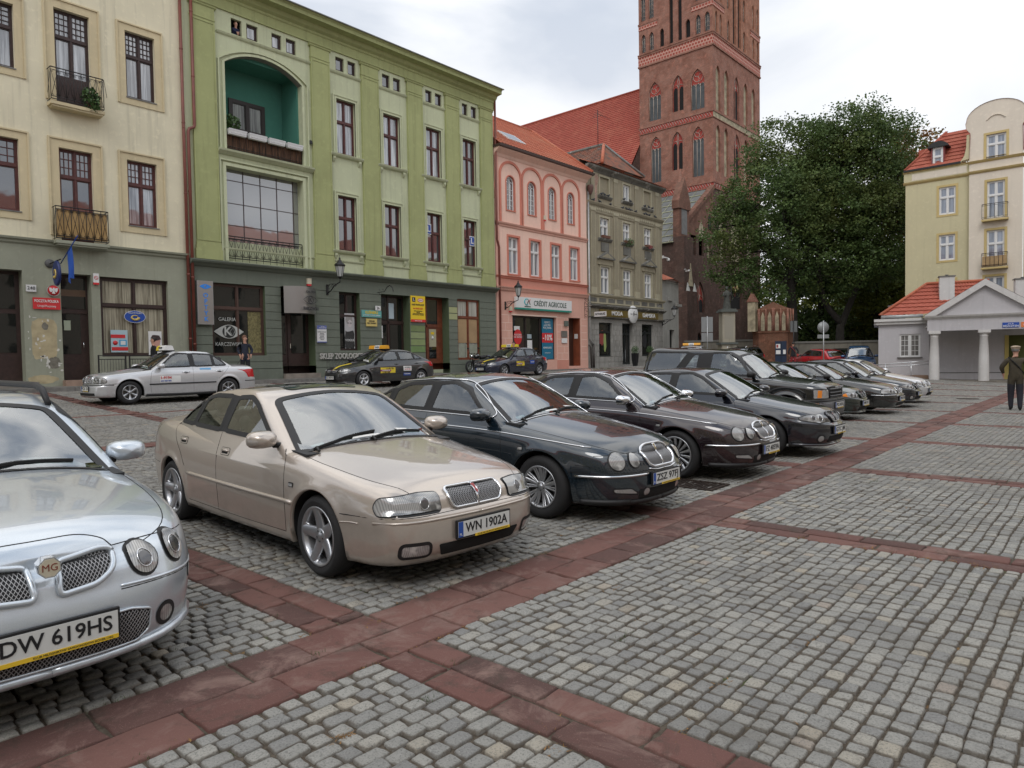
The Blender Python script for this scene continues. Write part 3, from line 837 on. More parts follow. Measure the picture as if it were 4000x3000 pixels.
def make_car(name,label,S,paintm,loc,rotz,group=None,cat='car'):
    root=thing(name,label,cat,loc,rotz,group)
    B=Body(S);h=S['W']/2;L=S['L']
    B.gone=set();K=S['cab']
    for sg in(-1,1):
        for P in S['windows']:B.cut(rounded(P,.05,5),SIDE(sg),sg)
    def slant(p,q,fwd):
        O=Vector((-p[0],0,p[1]));U=Vector((-q[0],0,q[1]))-O;L_=U.length;U.normalize();n=Vector((U.z,0,-U.x))if fwd else Vector((-U.z,0,U.x));n=n if n.z>0 else-n
        return(O+n*.6,Vector((0,1,0)),U,-n),L_
    wb0,wb1=S['ws'];t0,t1=S.get('wst',(.07,.96));frw,Lw=slant(K['roof'][0],K['roof'][K.get('wsi',1)],True);frr,Lr=slant(K['roof'][-1],K['roof'][K.get('rwi',-2)],False)
    PW=rounded([(-wb0,t0*Lw-.02),(0,t0*Lw-.055),(wb0,t0*Lw-.02),(wb1,t1*Lw),(0,t1*Lw+.02),(-wb1,t1*Lw)],.07,5)
    q0,q1=S.get('rw',(wb0*.93,wb1*.95));PR=rounded([(-q0,.08*Lr),(q0,.08*Lr),(q1,.93*Lr),(-q1,.93*Lr)],.07,5)
    B.cut(PW,frw,'f');B.cut(PR,frr,'r')
    s0_,s1_=B.s01
    for i in range(B.nh):
        if B.top[i]:
            q=B.v[list(B.f[i])];s_=-q[:,0]
            if s_.min()>s0_+.16 and s_.max()<s1_-.12 and np.abs(q[:,1]).max()<float(B.yb(s_.mean()))-.03:B.gone.add(i)
    keep=[i for i in range(len(B.f))if i not in B.gone]
    me=D.meshes.new('body');me.from_pydata([tuple(p)for p in B.v],[],[B.f[i]for i in keep])
    me.materials.append(paintm);me.materials.append(UND)
    me.polygons.foreach_set('material_index',[B.mi[i]for i in keep]);me.polygons.foreach_set('use_smooth',[True]*len(keep));me.update()
    SM=S.get('seatm',M('dark seat cloth',(.03,.03,.032),.9));DSH=M('dashboard plastic',(.025,.026,.028),.7)
    zf=.46 if S['W']<1.79 else .62;ds=s0_+.42;it=MB([DSH]);zb_=float(B.zb(ds));hw=float(B.yb(ds+.3))-.06
    it.prism([(-(s0_-.05),zb_-.02),(-ds,zb_+.015),(-ds-.10,zb_-.02),(-ds-.12,zb_-.35),(-(s0_),zb_-.35)],1,-hw,hw,DSH);it.box(-(s1_-.15),-(s0_+.2),-hw,hw,.30,.34,DSH);it.box(-(s1_-.02),-(s1_-.75),-hw+.05,hw-.05,zb_-.02,zb_+.0,DSH);it.build('dashboard',parent=root)
    sw_=MB([DSH]);cx_=-(ds+.22);sy=.36;sw_.tube([(cx_-.07*math.sin(a),sy+.185*math.cos(a),zb_-.05+.17*math.sin(a))for a in np.linspace(0,2*math.pi,21)[:-1]],.016,6,closed=True);sw_.tube([(cx_,sy-.18,zb_-.05),(cx_,sy+.18,zb_-.05)],.018,5);sw_.ball((cx_+.02,sy,zb_-.05),(.03,.07,.06));sw_.build('steering_wheel',parent=root)
    for(sx,rows)in((s0_+1.12,(-.37,.37)),(s0_+1.98,(-.33,.33))):
        if sx>s1_-.3:continue
        for yy in rows:
            st=MB([SM]);
            for(a,b,w_)in(((-sx+.46,zf-.06),(-sx,zf+.0),.25),((-sx,zf+.02),(-sx-.20,zf+.56),.24)):
                vs=[];dx,dz=b[0]-a[0],b[1]-a[1];l=math.hypot(dx,dz);nx,nz=-dz/l*.07,dx/l*.07
                st.tube([(a[0]+dx*t,yy,a[1]+dz*t)for t in(0,.15,.5,.85,1)],[.05,.085,.09,.085,.05],10,SM)
                for e in(-.155,.155):st.tube([(a[0]+dx*t,yy+e,a[1]+dz*t)for t in(0,.15,.5,.85,1)],[.04,.09,.095,.085,.04],10,SM)
            st.ball((-sx-.235,yy,zf+.69),(.055,.125,.085),SM);st.build('seat',parent=root)
    bo=D.objects.new('body',me);COL.objects.link(bo);bo.parent=root
    tr=MB([GAP,RUB,CHR,paintm])
    K=S['cab']
    tr0=tr
    for sg in(-1,1):
        tr=tr0;fr=SIDE(sg)
        for P in S['gaps']:B.line(tr,cmr(P,6).tolist(),fr,GAP,.0035,-.0012,4,.05)
        for P,mt,r_,of in S.get('strips',[]):
            mt={'body':paintm,'chrome':CHR,'black':RUB}[mt]
            B.line(tr,cmr(P,6).tolist(),fr,mt,r_,of,6,.06)
        for c in S.get('handles',[]):
            hh=S.get('hstyle','flap');tr=MB([GAP,CHR,paintm])
            if hh=='flap':
                B.patch(tr,rrect(c[0]-.085,c[0]+.085,c[1]-.034,c[1]+.034,.02),fr,RUB if False else GAP,.0015,.03)
                B.patch(tr,rrect(c[0]-.080,c[0]+.080,c[1]-.030,c[1]+.030,.018),fr,paintm,.003,.03)
                B.patch(tr,rrect(c[0]-.055,c[0]+.06,c[1]-.020,c[1]-.002,.008),fr,UND,.0045,.03)
                B.line(tr,[(c[0]-.055,c[1]+.006),(c[0]+.06,c[1]+.006)],fr,paintm,.010,.008,6)
            else:
                B.patch(tr,circ(c[0],c[1],.06,.028),fr,UND,.002,.03)
                B.line(tr,[(c[0]-.10,c[1]+.004),(c[0]+.10,c[1]+.004)],fr,CHR if hh=='chrome' else paintm,.011,.014,6)
            tr.build('door_handle',parent=root)
        if S.get('repeater'):
            q=S['repeater'];tr=MB([RUB]);B.patch(tr,rrect(q[0]-.035,q[0]+.035,q[1]-.018,q[1]+.018,.008),fr,RUB,.003,.03);B.patch(tr,rrect(q[0]-.028,q[0]+.028,q[1]-.012,q[1]+.012,.006),fr,LENS,.007,.03);tr.build('side_indicator',parent=root)
    tr=tr0
    for P in S.get('topgaps',[]):
        for sg in(1,-1):B.line(tr,[(a,b*sg)for a,b in cmr(P,6).tolist()],TOP,GAP,.0035,-.001,4,.05)
    for P in S.get('frontgaps',[]):
        for sg in(1,-1):B.line(tr,[(a*sg,b)for a,b in cmr(P,6).tolist()],FRONT,GAP,.0035,-.001,4,.04)
    for P,mt,r_,of in S.get('frontstrips',[]):
        mt={'body':paintm,'chrome':CHR,'black':RUB}[mt]
        for sg in(1,-1):B.line(tr,[(a*sg,b)for a,b in cmr(P,6).tolist()],FRONT,mt,r_,of,6,.04)
    if S.get('sunroof'):
        a,b,c=S['sunroof'];P=rrect(a,b,-c,c,.06);q=MB([RUB,CG]);B.patch(q,grow(P,.012),TOP,RUB,.002,.1);B.patch(q,P,TOP,CG,.004,.1);q.build('sunroof',parent=root)
    for P in S.get('clad',[]):q=MB([RUB]);B.patch(q,rounded(P,.03),FRONT,M('charcoal bumper plastic',(.085,.085,.09),.5),.006,.06);q.build('bumper',parent=root)
    for P in S.get('blackfront',[]):B.patch(tr,rounded(P,.02),FRONT,UND,.003,.03)
    if tr.v:tr.build('trim',parent=bo)
    gt=S.get('sideglass',CGS)
    for sg in(-1,1):
        for P in S['windows']:
            P=rounded(P,.05,5);w=MB([RUB]);B.ring(w,P,SIDE(sg),RUB,.006,.018,.022);fo_=w.build('side_window',parent=root)
            g=MB([gt]);B.patch(g,grow(P,-.004),SIDE(sg),gt,.0035,.12,avg=.05);g.build('pane',parent=fo_)
    if S.get('dlo_one'):
        for sg in(-1,1):
            w=MB([CHR]);B.line(w,rounded(S['dlo_one'],.12,6),SIDE(sg),CHR,.0075,.007,6,.05,closed=True);w.build('window_trim',parent=root)
    if len(S['windows'])>1:
        for sg in(-1,1):
            for Pa,Pb in zip(S['windows'][:-1],S['windows'][1:]):
                w=MB([RUB]);B.patch(w,[(Pa[1][0]-.02,Pa[1][1]-.01),(Pb[0][0]+.02,Pb[0][1]-.01),(Pb[-1][0]+.02,Pb[-1][1]+.01),(Pa[2][0]-.02,Pa[2][1]+.01)],SIDE(sg),RUB,.0045,.06);w.build('door_pillar',parent=root)
    fr,P=frw,PW;w=MB([RUB]);B.ring(w,P,fr,RUB,.006,.028,.034)
    if S.get('wschrome'):B.line(w,grow(P,.032),fr,CHR,.007,.005,5,.06,closed=True)
    ws=w.build('windscreen',parent=root)
    g=MB([CGW]);B.patch(g,grow(P,-.004),fr,CGW,.0035,.14,avg=.06);g.build('pane',parent=ws)
    wp=MB([RUB,PAPER])
    for(a0,b0,a1,b1)in S.get('wipers',[(-.10,.0,.52,.13),(-.62,.0,.0,.12)]):
        for rr_,of in((.0075,.022),(.011,.012)):
            B.line(wp,[(a0,b0+t0*Lw-.045),((a0+a1)/2,(b0+b1)/2+t0*Lw-.03),(a1,b1+t0*Lw-.06)],fr,RUB,rr_,of,5,.08)
        B.line(wp,[(a0,t0*Lw-.12),(a0+.03,b0+t0*Lw-.03)],fr,RUB,.012,.02,5,.05)
    wp.build('wiper',parent=root)
    if S.get('papers',True):
        pp=MB([PAPER,M('pale sticker',(.45,.62,.66),.5)])
        B.patch(pp,rrect(-wb0+.10,-wb0+.21,t0*Lw+.015,t0*Lw+.055,.006),fr,pp.mats[1],.0075,.06);B.patch(pp,rrect(-wb0+.12,-wb0+.20,t0*Lw+.025,t0*Lw+.045,.004),fr,PAPER,.009,.06)
        B.patch(pp,[(-.25,t0*Lw+.0),(.05,t0*Lw+.0),(.02,t0*Lw+.03),(-.23,t0*Lw+.025)],fr,PAPER,.0075,.06)
        B.patch(pp,[(.32,t0*Lw+.01),(.62,t0*Lw+.02),(.50,t0*Lw+.11),(.24,t0*Lw+.10)],fr,PAPER,.0075,.06)
        pp.build('windscreen_sticker',parent=ws)
    fr2,P=frr,PR;w=MB([RUB]);B.ring(w,P,fr2,RUB,.006,.025,.03);rw_=w.build('rear_window',parent=root)
    g=MB([CGS]);B.patch(g,P,fr2,CGS,.0035,.16);g.build('pane',parent=rw_)
    for lamp in S.get('lamps',[]):
        for sg in((1,-1)if not lamp.get('one')else(1,)):
            kind=lamp['k'];P=[(a*sg,b)for a,b in lamp['P']]if 'P' in lamp else circ(lamp['c'][0]*sg,lamp['c'][1],lamp['r'][0],lamp['r'][1])
            if sg<0:P=P[::-1]
            d=lamp.get('d',(-1,0,0));d=Vector((d[0],d[1]*sg,0)).normalized()
            fr3=(Vector((0,0,0))-d*1.2,Vector((0,1,0)),Vector((0,0,1)),d)
            if d.y:
                xx=lamp.get('x',0.);o=Vector((xx,0,0))-d*1.2;fr3=(o,Vector((0,1,0)),Vector((0,0,1)),d)
            mm=MB([RUB]);
            B.patch(mm,grow(P,lamp.get('rim',.010)),fr3,RUB if not lamp.get('rimbody')else paintm,.003,.03)
            nm={'head':'headlamp','fog':'fog_lamp','turn':'indicator_lamp','inner':'headlamp'}[kind]
            ho=mm.build(nm,parent=root)
            gm=MB([LENS,AMB,CG,CHR]);mt={'head':LENS,'inner':LENS,'fog':LENS,'turn':AMB}[kind]
            B.patch(gm,P,fr3,mt,lamp.get('bulge',.010),.028)
            if lamp.get('amber'):
                Pa=[(a*sg,b)for a,b in lamp['amber']];Pa=Pa[::-1]if sg<0 else Pa;B.patch(gm,Pa,fr3,AMB,lamp.get('bulge',.010)+.003,.03)
            for(ccx,ccz,rr_)in lamp.get('refl',[]):
                B.line(gm,circ(ccx*sg,ccz,rr_,rr_,18),fr3,CHR,.003,lamp.get('bulge',.010)+.002,5,.03,closed=True)
                B.patch(gm,circ(ccx*sg,ccz,rr_*.8,rr_*.8,14),fr3,M('reflector grey',(.16,.16,.165),.15,.7),lamp.get('bulge',.010)+.004,.02)
            gm.build('lens',parent=ho)
    G=S.get('grille')
    if G:
        for gi in(G if isinstance(G,list)else[G]):
            P=rounded(gi['P'],gi.get('rc',.03),5);mm=MB([MESHM,CHR,paintm,GAP])
            B.patch(mm,P,FRONT,{'mesh':MESHM,'silver':M('silver grille backing',(.10,.10,.105),.4,.8),'black':GAP}[gi.get('back','mesh')],gi.get('off',.006),.03)
            xs_=[p[0]for p in P];ys_=[p[1]for p in P]
            def inside(x,y):
                c=False;n_=len(P)
                for i in range(n_):
                    a,b=P[i],P[(i+1)%n_]
                    if(a[1]>y)!=(b[1]>y)and x<(b[0]-a[0])*(y-a[1])/(b[1]-a[1])+a[0]:c=not c
                return c
            wire=M('grille wire',(.42,.42,.43),.4,.7)
            def seg(p,q,mt,r_,of=.010):
                k=14;run=[]
                for i in range(k+1):
                    x=p[0]+(q[0]-p[0])*i/k;y=p[1]+(q[1]-p[1])*i/k
                    if inside(x,y):run.append((x,y))
                    elif len(run)>1:break
                    else:run=[]
                if len(run)>1:B.line(mm,run,FRONT,mt,r_,of,4,.2)
            if gi.get('diag'):
                st=gi['diag'];x=min(xs_)-.3
                while x<max(xs_)+.3:
                    seg((x,min(ys_)),(x+(max(ys_)-min(ys_))*.75,max(ys_)),wire,.0017);seg((x,max(ys_)),(x+(max(ys_)-min(ys_))*.75,min(ys_)),wire,.0017);x+=st
            if gi.get('vert'):
                x=min(xs_)+gi['vert']/2
                while x<max(xs_):seg((x,min(ys_)),(x,max(ys_)),gi.get('vm',wire),.0024);x+=gi['vert']
            if gi.get('horiz'):
                y=min(ys_)+gi['horiz']/2
                while y<max(ys_):seg((min(xs_),y),(max(xs_),y),gi.get('vm',CHR),gi.get('hr',.004));y+=gi['horiz']
            if gi.get('frame')is not None:B.line(mm,P,FRONT,{'chrome':CHR,'body':paintm,'black':RUB}[gi['frame']],gi.get('fr',.010),gi.get('fo',.010),8,.03,closed=True)
            if gi.get('centre'):B.line(mm,[(0,min(ys_)),(0,max(ys_))],FRONT,{'chrome':CHR,'body':paintm}[gi['centre']],gi.get('cr',.013),.014,6)
            if gi.get('badge'):
                B.patch(mm,[(-.022,max(ys_)-.01),(-.016,max(ys_)-.055),(0,max(ys_)-.075),(.016,max(ys_)-.055),(.022,max(ys_)-.01)],FRONT,CHR,.026,.02)
                B.patch(mm,[(-.016,max(ys_)-.016),(-.012,max(ys_)-.052),(0,max(ys_)-.066),(.012,max(ys_)-.052),(.016,max(ys_)-.016)],FRONT,M(gi['badge'],(.30,.03,.03)if 'red' in gi['badge']else(.28,.2,.06),.3),.028,.02)
            mm.build('grille',parent=root)
    for P in S.get('tails',[]):
        for sg in(1,-1):
            mm=MB([REDL]);B.patch(mm,P,SIDE(sg),REDL,.006,.04);Q=S.get('tailr')
            if Q:B.patch(mm,[(a*sg,b)for a,b in Q]if sg>0 else[(a*sg,b)for a,b in Q][::-1],REAR,REDL,.006,.04)
            mm.build('tail_lamp',parent=root)
    mz=S['mirror']
    for sg in(-1,1):
        mo_=MB([S.get('mirrorm',paintm),RUB]);y0=h*mz[2]
        vs=[];
        for(dx,ry,rz)in((.085,.0,.0),(.075,.055,.035),(.045,.095,.055),(0,.118,.068),(-.045,.122,.071),(-.06,.118,.068)):
            ring=[]
            for k in range(16):
                a=2*math.pi*k/16;ca,sa=math.cos(a),math.sin(a)
                pw=.7;ring.append((-mz[0]+dx,sg*(y0+.13+ry*math.copysign(abs(ca)**pw,ca)+(.03 if dx>.05 else 0)*0),mz[1]+.03+rz*math.copysign(abs(sa)**pw,sa)))
            vs.append(ring)
        flat=[p for r_ in vs for p in r_];fs=[]
        for i in range(len(vs)-1):
            for k in range(16):
                k2=(k+1)%16;q=(i*16+k,i*16+k2,(i+1)*16+k2,(i+1)*16+k);fs.append(q if sg>0 else q[::-1])
        fs.append(tuple(range(5*16,6*16)));mo_.add(flat,fs,None,True)
        mo_.add([(-mz[0]-.061,p[1],p[2])for p in[((sg*(y0+.13)+(q[1]-sg*(y0+.13))*.88),q[1]*0+sg*(y0+.13)+(q[1]-sg*(y0+.13))*.88,mz[1]+.03+(q[2]-mz[1]-.03)*.88)for q in vs[5]]],[tuple(range(16))],CG)
        mo_.tube([(-mz[0]+.01,sg*(y0-.06),mz[1]-.025),(-mz[0]+.0,sg*(y0+.05),mz[1]-.02)],.022,8,RUB)
        mo_.build('mirror',parent=root)
    for wx,tag_ in((S['fo'],0),(S['fo']+S['wb'],1)):
        for sg in(-1,1):
            wheel(root,-wx,sg*(h-S.get('inset',.03)-S.get('tw',.20)/2),S['wr'],sg,S['wr'],S['rim'],S['wstyle'],S.get('tw',.20),S.get('nsp',5),S.get('wcol'))
    ub=MB([UND]);ub.box(-L+.35,-.35,-h+.30,h-.30,S['sill']+.0,.55)
    for wx in(S['fo'],S['fo']+S['wb']):ub.lathe([(.04,-h+.28),(.04,h-.28)],10,org=(-wx,0,S['wr']),axis=1)
    ub.build('underbody',parent=root)
    if S.get('plate'):plate(root,B,*S['plate'][:2],**(S['plate'][2]if len(S['plate'])>2 else{}))
    return root,B,bo
# ================================================================ facade toolkit (local frame: x right along the wall, y into the wall, z up)
WOODR=M('red brown window paint',(.105,.030,.026),.5,var=.3,vscale=8)
WOODD=M('dark brown joinery',(.045,.022,.018),.5,var=.3,vscale=8)
WOODO=M('orange brown door wood',(.20,.055,.025),.45,var=.35,vscale=5)
WHT=M('white window frame',(.70,.70,.69),.45)
GL1=glassmat('window glass dark',(.045,.05,.06),ior=2.3);GL2=glassmat('curtained window glass with sky tint',(.13,.14,.16),(.50,.53,.57),ior=2.2);GL3=glassmat('window glass with pale blind',(.30,.30,.27),(.48,.47,.42))  # GL2: curtain, plus a lightened base colour standing in for reflected sky
GLS=glassmat('shop window glass',(.014,.015,.014),ior=1.5)
IRON=M('black wrought iron',(.012,.012,.013),.5);LEAD=M('grey sheet metal',(.20,.20,.19),.5,.4,var=.3)
ZINC=M('galvanised pipe',(.42,.43,.43),.4,.6,var=.2);BRPIPE=M('red brown downpipe',(.20,.055,.038),.45,var=.25,vscale=2)
def holes_wall(mb,x0,x1,z0,z1,holes,mat,dep=.2,rev=None,joints=(),back=None,y=0.):
    """wall sheet with rectangular openings, their reveals and recessed horizontal joints"""
    js=[(j-.012,j+.012)for j in joints if z0<j<z1]
    X=sorted({x0,x1,*[v for h in holes for v in h[:2]if x0<v<x1]});Z=sorted({z0,z1,*[v for h in holes for v in h[2:4]if z0<v<z1],*[v for j in js for v in j]})
    def inh(x,z):return any(h[0]<x<h[1]and h[2]<z<h[3]for h in holes)
    for k in range(len(Z)-1):
        zc=(Z[k]+Z[k+1])/2;isj=any(a<zc<b for a,b in js);yy=y+(.022 if isj else 0)
        i=0
        while i<len(X)-1:
            if inh((X[i]+X[i+1])/2,zc):i+=1;continue
            j=i
            while j<len(X)-1 and not inh((X[j]+X[j+1])/2,zc):j+=1
            a,b=X[i],X[j]
            mb.quad((a,yy,Z[k]),(b,yy,Z[k]),(b,yy,Z[k+1]),(a,yy,Z[k+1]),mat)
            if isj:
                mb.quad((a,y,Z[k]),(b,y,Z[k]),(b,yy,Z[k]),(a,yy,Z[k]),mat);mb.quad((a,yy,Z[k+1]),(b,yy,Z[k+1]),(b,y,Z[k+1]),(a,y,Z[k+1]),mat)
            i=j
    for h in holes:
        a,b,c,d=h[:4];q=(h[4]if len(h)>4 else dep)+y;r=rev or mat
        mb.quad((a,y,c),(a,q,c),(a,q,d),(a,y,d),r);mb.quad((b,q,c),(b,y,c),(b,y,d),(b,q,d),r)
        mb.quad((a,y,d),(a,q,d),(b,q,d),(b,y,d),r);mb.quad((a,q,c),(a,y,c),(b,y,c),(b,q,c),r)
def window(root,x0,x1,z0,z1,fm,gm,y=.13,cols=2,tr=.62,fw=.055,top=None,bot=None,name='window',sill=None,mull=.06,base=None,transoms=None):
    f=MB([fm]);y1=y+.06
    f.box(x0,x0+fw,y,y1,z0,z1);f.box(x1-fw,x1,y,y1,z0,z1);f.box(x0+fw,x1-fw,y,y1,z0,z0+fw);f.box(x0+fw,x1-fw,y,y1,z1-fw,z1)
    zt=z0+(z1-z0)*tr if tr else None
    if zt:f.box(x0+fw,x1-fw,y-.02,y1-.002,zt-.045,zt+.045)
    cw=(x1-x0)/cols
    for k in range(1,cols):
        xx=x0+cw*k;f.box(xx-mull/2,xx+mull/2,y-.012,y1-.004,z0+fw,(zt-.045 if zt else z1-fw));
        if zt:f.box(xx-mull/2,xx+mull/2,y-.012,y1-.004,zt+.045,z1-fw)
    s_=.035
    for k in range(cols):
        for(za,zb)in(((z0+fw,zt-.045),(zt+.045,z1-fw))if zt else((z0+fw,z1-fw),)):
            a,b=x0+cw*k+(fw if k==0 else mull/2),x0+cw*(k+1)-(fw if k==cols-1 else mull/2)
            f.box(a,a+s_,y+.012,y1-.006,za,zb);f.box(b-s_,b,y+.012,y1-.006,za,zb);f.box(a+s_,b-s_,y+.012,y1-.006,za,za+s_);f.box(a+s_,b-s_,y+.012,y1-.006,zb-s_,zb)
            g=top if(zt and za>zt)else bot
            if g:
                for i in range(1,g[0]):xx=a+(b-a)*i/g[0];f.box(xx-.011,xx+.011,y+.02,y1-.008,za+s_,zb-s_)
                for i in range(1,g[1]):zz=za+(zb-za)*i/g[1];f.box(a+s_,b-s_,y+.021,y1-.009,zz-.011,zz+.011)
    if base:f.box(x0+fw,x1-fw,y-.004,y1,z0+fw,z0+base)
    o=f.build(name,parent=root)
    p=MB([gm]);p.quad((x0+.01,y+.05,z0+.01),(x1-.01,y+.05,z0+.01),(x1-.01,y+.05,z1-.01),(x0+.01,y+.05,z1-.01));p.build('pane',parent=o)
    if sill:s2=MB([sill]);s2.box(x0-.05,x1+.05,-.06,y,z0-.05,z0-.002);s2.build('sill',parent=o)
    return o
def surround(mb,x0,x1,z0,z1,w,t,mat,bottom=True,lip=.0):
    """raised flat frame round an opening; t = how far it stands proud"""
    mb.box(x0-w,x0,-t,.0,z0-(w if bottom else 0),z1+w,mat);mb.box(x1,x1+w,-t,.0,z0-(w if bottom else 0),z1+w,mat)
    mb.box(x0,x1,-t,.0,z1,z1+w,mat)
    if bottom:mb.box(x0,x1,-t,.0,z0-w,z0,mat)
    if lip:
        q=t+lip
        mb.box(x0-w-.03,x0-w+.02,-q,-.001,z0-(w if bottom else 0),z1+w+.03,mat);mb.box(x1+w-.02,x1+w+.03,-q,-.001,z0-(w if bottom else 0),z1+w+.03,mat);mb.box(x0-w+.02,x1+w-.02,-q,-.001,z1+w-.02,z1+w+.03,mat)
def moulding(mb,x0,x1,prof,mat):
    """horizontal moulding; prof = list of (projection, z) from bottom to top"""
    pts=[(-p,z)for p,z in prof];pts=[(0.0,prof[0][1])]+pts+[(0.0,prof[-1][1])]
    mb.prism(pts,0,x0,x1,mat)
def arch_fill(mb,xa,xb,zs,zt,zr,mat,y=0,dep=.2,kind='round',n=12,rev=None):
    """fills the corners between an arch and the top of its rectangular hole (zr), with its soffit"""
    pts=arch_pts(xa,xb,zs,zt,kind,n);r=rev or mat
    for i in range(len(pts)-1):
        a,b=pts[i],pts[i+1]
        mb.quad((a[0],y,a[1]),(b[0],y,b[1]),(b[0],y,zr),(a[0],y,zr),mat)
        mb.quad((a[0],y,a[1]),(a[0],y+dep,a[1]),(b[0],y+dep,b[1]),(b[0],y,b[1]),r)
    if pts[0][1]<zr-1e-6:pass
def arch_pts(xa,xb,zs,zt,kind='round',n=12):
    c=(xa+xb)/2;w=(xb-xa)/2;h=zt-zs
    if kind=='pointed':
        R_=(w*w+h*h)/(2*w);L=[]
        for i in range(n+1):
            z=h*i/n;x=math.sqrt(max(R_*R_-z*z,0))-R_+w;L.append((c-x,zs+z))
        return L+[(2*c-x,z)for x,z in reversed(L[:-1])]
    if kind=='segment':
        R_=(w*w+h*h)/(2*h);a=math.asin(w/R_)
        return[(c+R_*math.sin(-a+2*a*i/n),zs+R_*math.cos(-a+2*a*i/n)-(R_-h))for i in range(n+1)]
    return[(c-w*math.cos(math.pi*i/n),zs+h*math.sin(math.pi*i/n))for i in range(n+1)]
def arch_band(mb,xa,xb,zs,zt,w,t,mat,zb=None,kind='round',n=14):
    """raised archivolt with optional legs down to zb"""
    P=arch_pts(xa,xb,zs,zt,kind,n);Q=arch_pts(xa-w,xb+w,zs,zt+w,kind,n)
    if zb is not None:P=[(xa,zb)]+P+[(xb,zb)];Q=[(xa-w,zb)]+Q+[(xb+w,zb)]
    for i in range(len(P)-1):
        a,b,c,d=P[i],P[i+1],Q[i+1],Q[i]
        mb.quad((a[0],-t,a[1]),(b[0],-t,b[1]),(c[0],-t,c[1]),(d[0],-t,d[1]),mat)
        mb.quad((d[0],-t,d[1]),(c[0],-t,c[1]),(c[0],0,c[1]),(d[0],0,d[1]),mat)
        mb.quad((b[0],-t,b[1]),(a[0],-t,a[1]),(a[0],0,a[1]),(b[0],0,b[1]),mat)
def tile_roof(mb,O,U,V,nu,nv,mat,amp=.03,step=.025,su=4,tp=0.,sh=0.):
    """pantile field: O lower left corner, U along the eave, V up the slope; nu x nv tiles of real relief"""
    O,U,V=Vector(O),Vector(U),Vector(V);n=U.cross(V).normalized();
    if n.z<0:n=-n
    vs=[];cols=nu*su+1
    for j in range(nv):
        for e in(0,1):
            v=(j+e*.999)/nv
            for i in range(cols):
                u=i/(cols-1);h=amp*abs(math.sin(math.pi*(i/su)))**.8+step*(1-e)
                vs.append(O+U*(sh*v+u*(1-tp*v))+V*v+n*h)
    fs=[]
    for j in range(nv*2-1):
        for i in range(cols-1):fs.append((j*cols+i,j*cols+i+1,(j+1)*cols+i+1,(j+1)*cols+i))
    mb.add(vs,fs,mat)
def tilemat(name,c1,c2,c3,moss=.7):
    if name in MATS:return MATS[name]
    mt,nt,b=principled(name);setp(b,rough=.8,spec=.3)
    t=N(nt,'ShaderNodeTexCoord');v=wallvec(nt,0)
    br=N(nt,'ShaderNodeTexBrick');nt.links.new(v,br.inputs['Vector']);br.inputs['Scale'].default_value=1;br.inputs['Brick Width'].default_value=.24;br.inputs['Row Height'].default_value=.22;br.inputs['Mortar Size'].default_value=0
    br.inputs['Color1'].default_value=(*c1,1);br.inputs['Color2'].default_value=(*c2,1)
    c=mixrgb(nt,br.outputs[0],c3,ramp(nt,noise(nt,.9,7,.7,t.outputs['Object']),.48,.72))
    c=mixrgb(nt,c,(.07,.055,.045),ramp(nt,noise(nt,2.2,7,.7,t.outputs['Object']),moss,moss+.12))
    nt.links.new(c,b.inputs['Base Color']);bump(nt,b,noise(nt,30,4),.3,.01);MATS[name]=mt;return mt
TILE1=tilemat('orange clay tiles',(.44,.135,.075),(.36,.105,.06),(.42,.17,.10));TILE2=tilemat('red church tiles',(.33,.075,.05),(.27,.06,.04),(.36,.11,.07),.75);TILE3=tilemat('old mossy tiles',(.26,.085,.045),(.16,.065,.04),(.12,.10,.075),.5)
def railing(mb,x0,x1,z0,z1,y,n,mat=IRON,scroll=True,r=.009):
    mb.tube([(x0,y,z1),(x1,y,z1)],r*1.5,5,mat);mb.tube([(x0,y,z1-.09),(x1,y,z1-.09)],r,5,mat);mb.tube([(x0,y,z0),(x1,y,z0)],r*1.2,5,mat);mb.tube([(x0,y,z0+.08),(x1,y,z0+.08)],r,5,mat)
    for i in range(n+1):
        x=x0+(x1-x0)*i/n;mb.tube([(x,y,z0),(x,y,z1)],r*.85,4,mat)
        if scroll and i<n:
            w=(x1-x0)/n;a,b=z0+.10,z1-.11
            mb.tube([(x+w*.08,y,b),(x+w*.92,y,a)],r*.55,4,mat);mb.tube([(x+w*.92,y,b),(x+w*.08,y,a)],r*.55,4,mat)
            for cz,sg in((b-.04,1),(a+.04,-1)):
                for sx_ in(.25,.75):mb.tube([(x+w*sx_+.028*math.cos(t*.8)*(1-t/9),y,cz+sg*.03*math.sin(t*.8)*(1-t/9))for t in range(8)],r*.5,4,mat)
def board(root,x0,x1,z0,z1,mat,y=-.03,t=.03,name='sign_board',edge=None):
    b=MB([mat]);b.box(x0,x1,y-t,y,z0,z1)
    if edge:b.mats.append(edge);w=.015;b.box(x0-w,x0,y-t-.004,y,z0-w,z1+w,edge);b.box(x1,x1+w,y-t-.004,y,z0-w,z1+w,edge);b.box(x0,x1,y-t-.004,y,z1,z1+w,edge);b.box(x0,x1,y-t-.004,y,z0-w,z0,edge)
    return b.build(name,parent=root)
RFY=Matrix(((1,0,0,0),(0,0,-1,0),(0,1,0,0),(0,0,0,1)))
def ftext(root,t,x,z,size,mat,y=-.065,name='lettering',**kw):return text(t,size,mat,root,(x,y,z),RFY,name,**kw)
DX=-26.5
def house(name,label,cat='house',loc=(DX,0,0),rz=90):return thing(name,label,cat,loc,R(rz))
def sign_thing(name,label,cat='sign',**kw):return thing(name,label,cat,kw.get('loc',(DX,0,0)),R(kw.get('rz',90)),kw.get('group'))
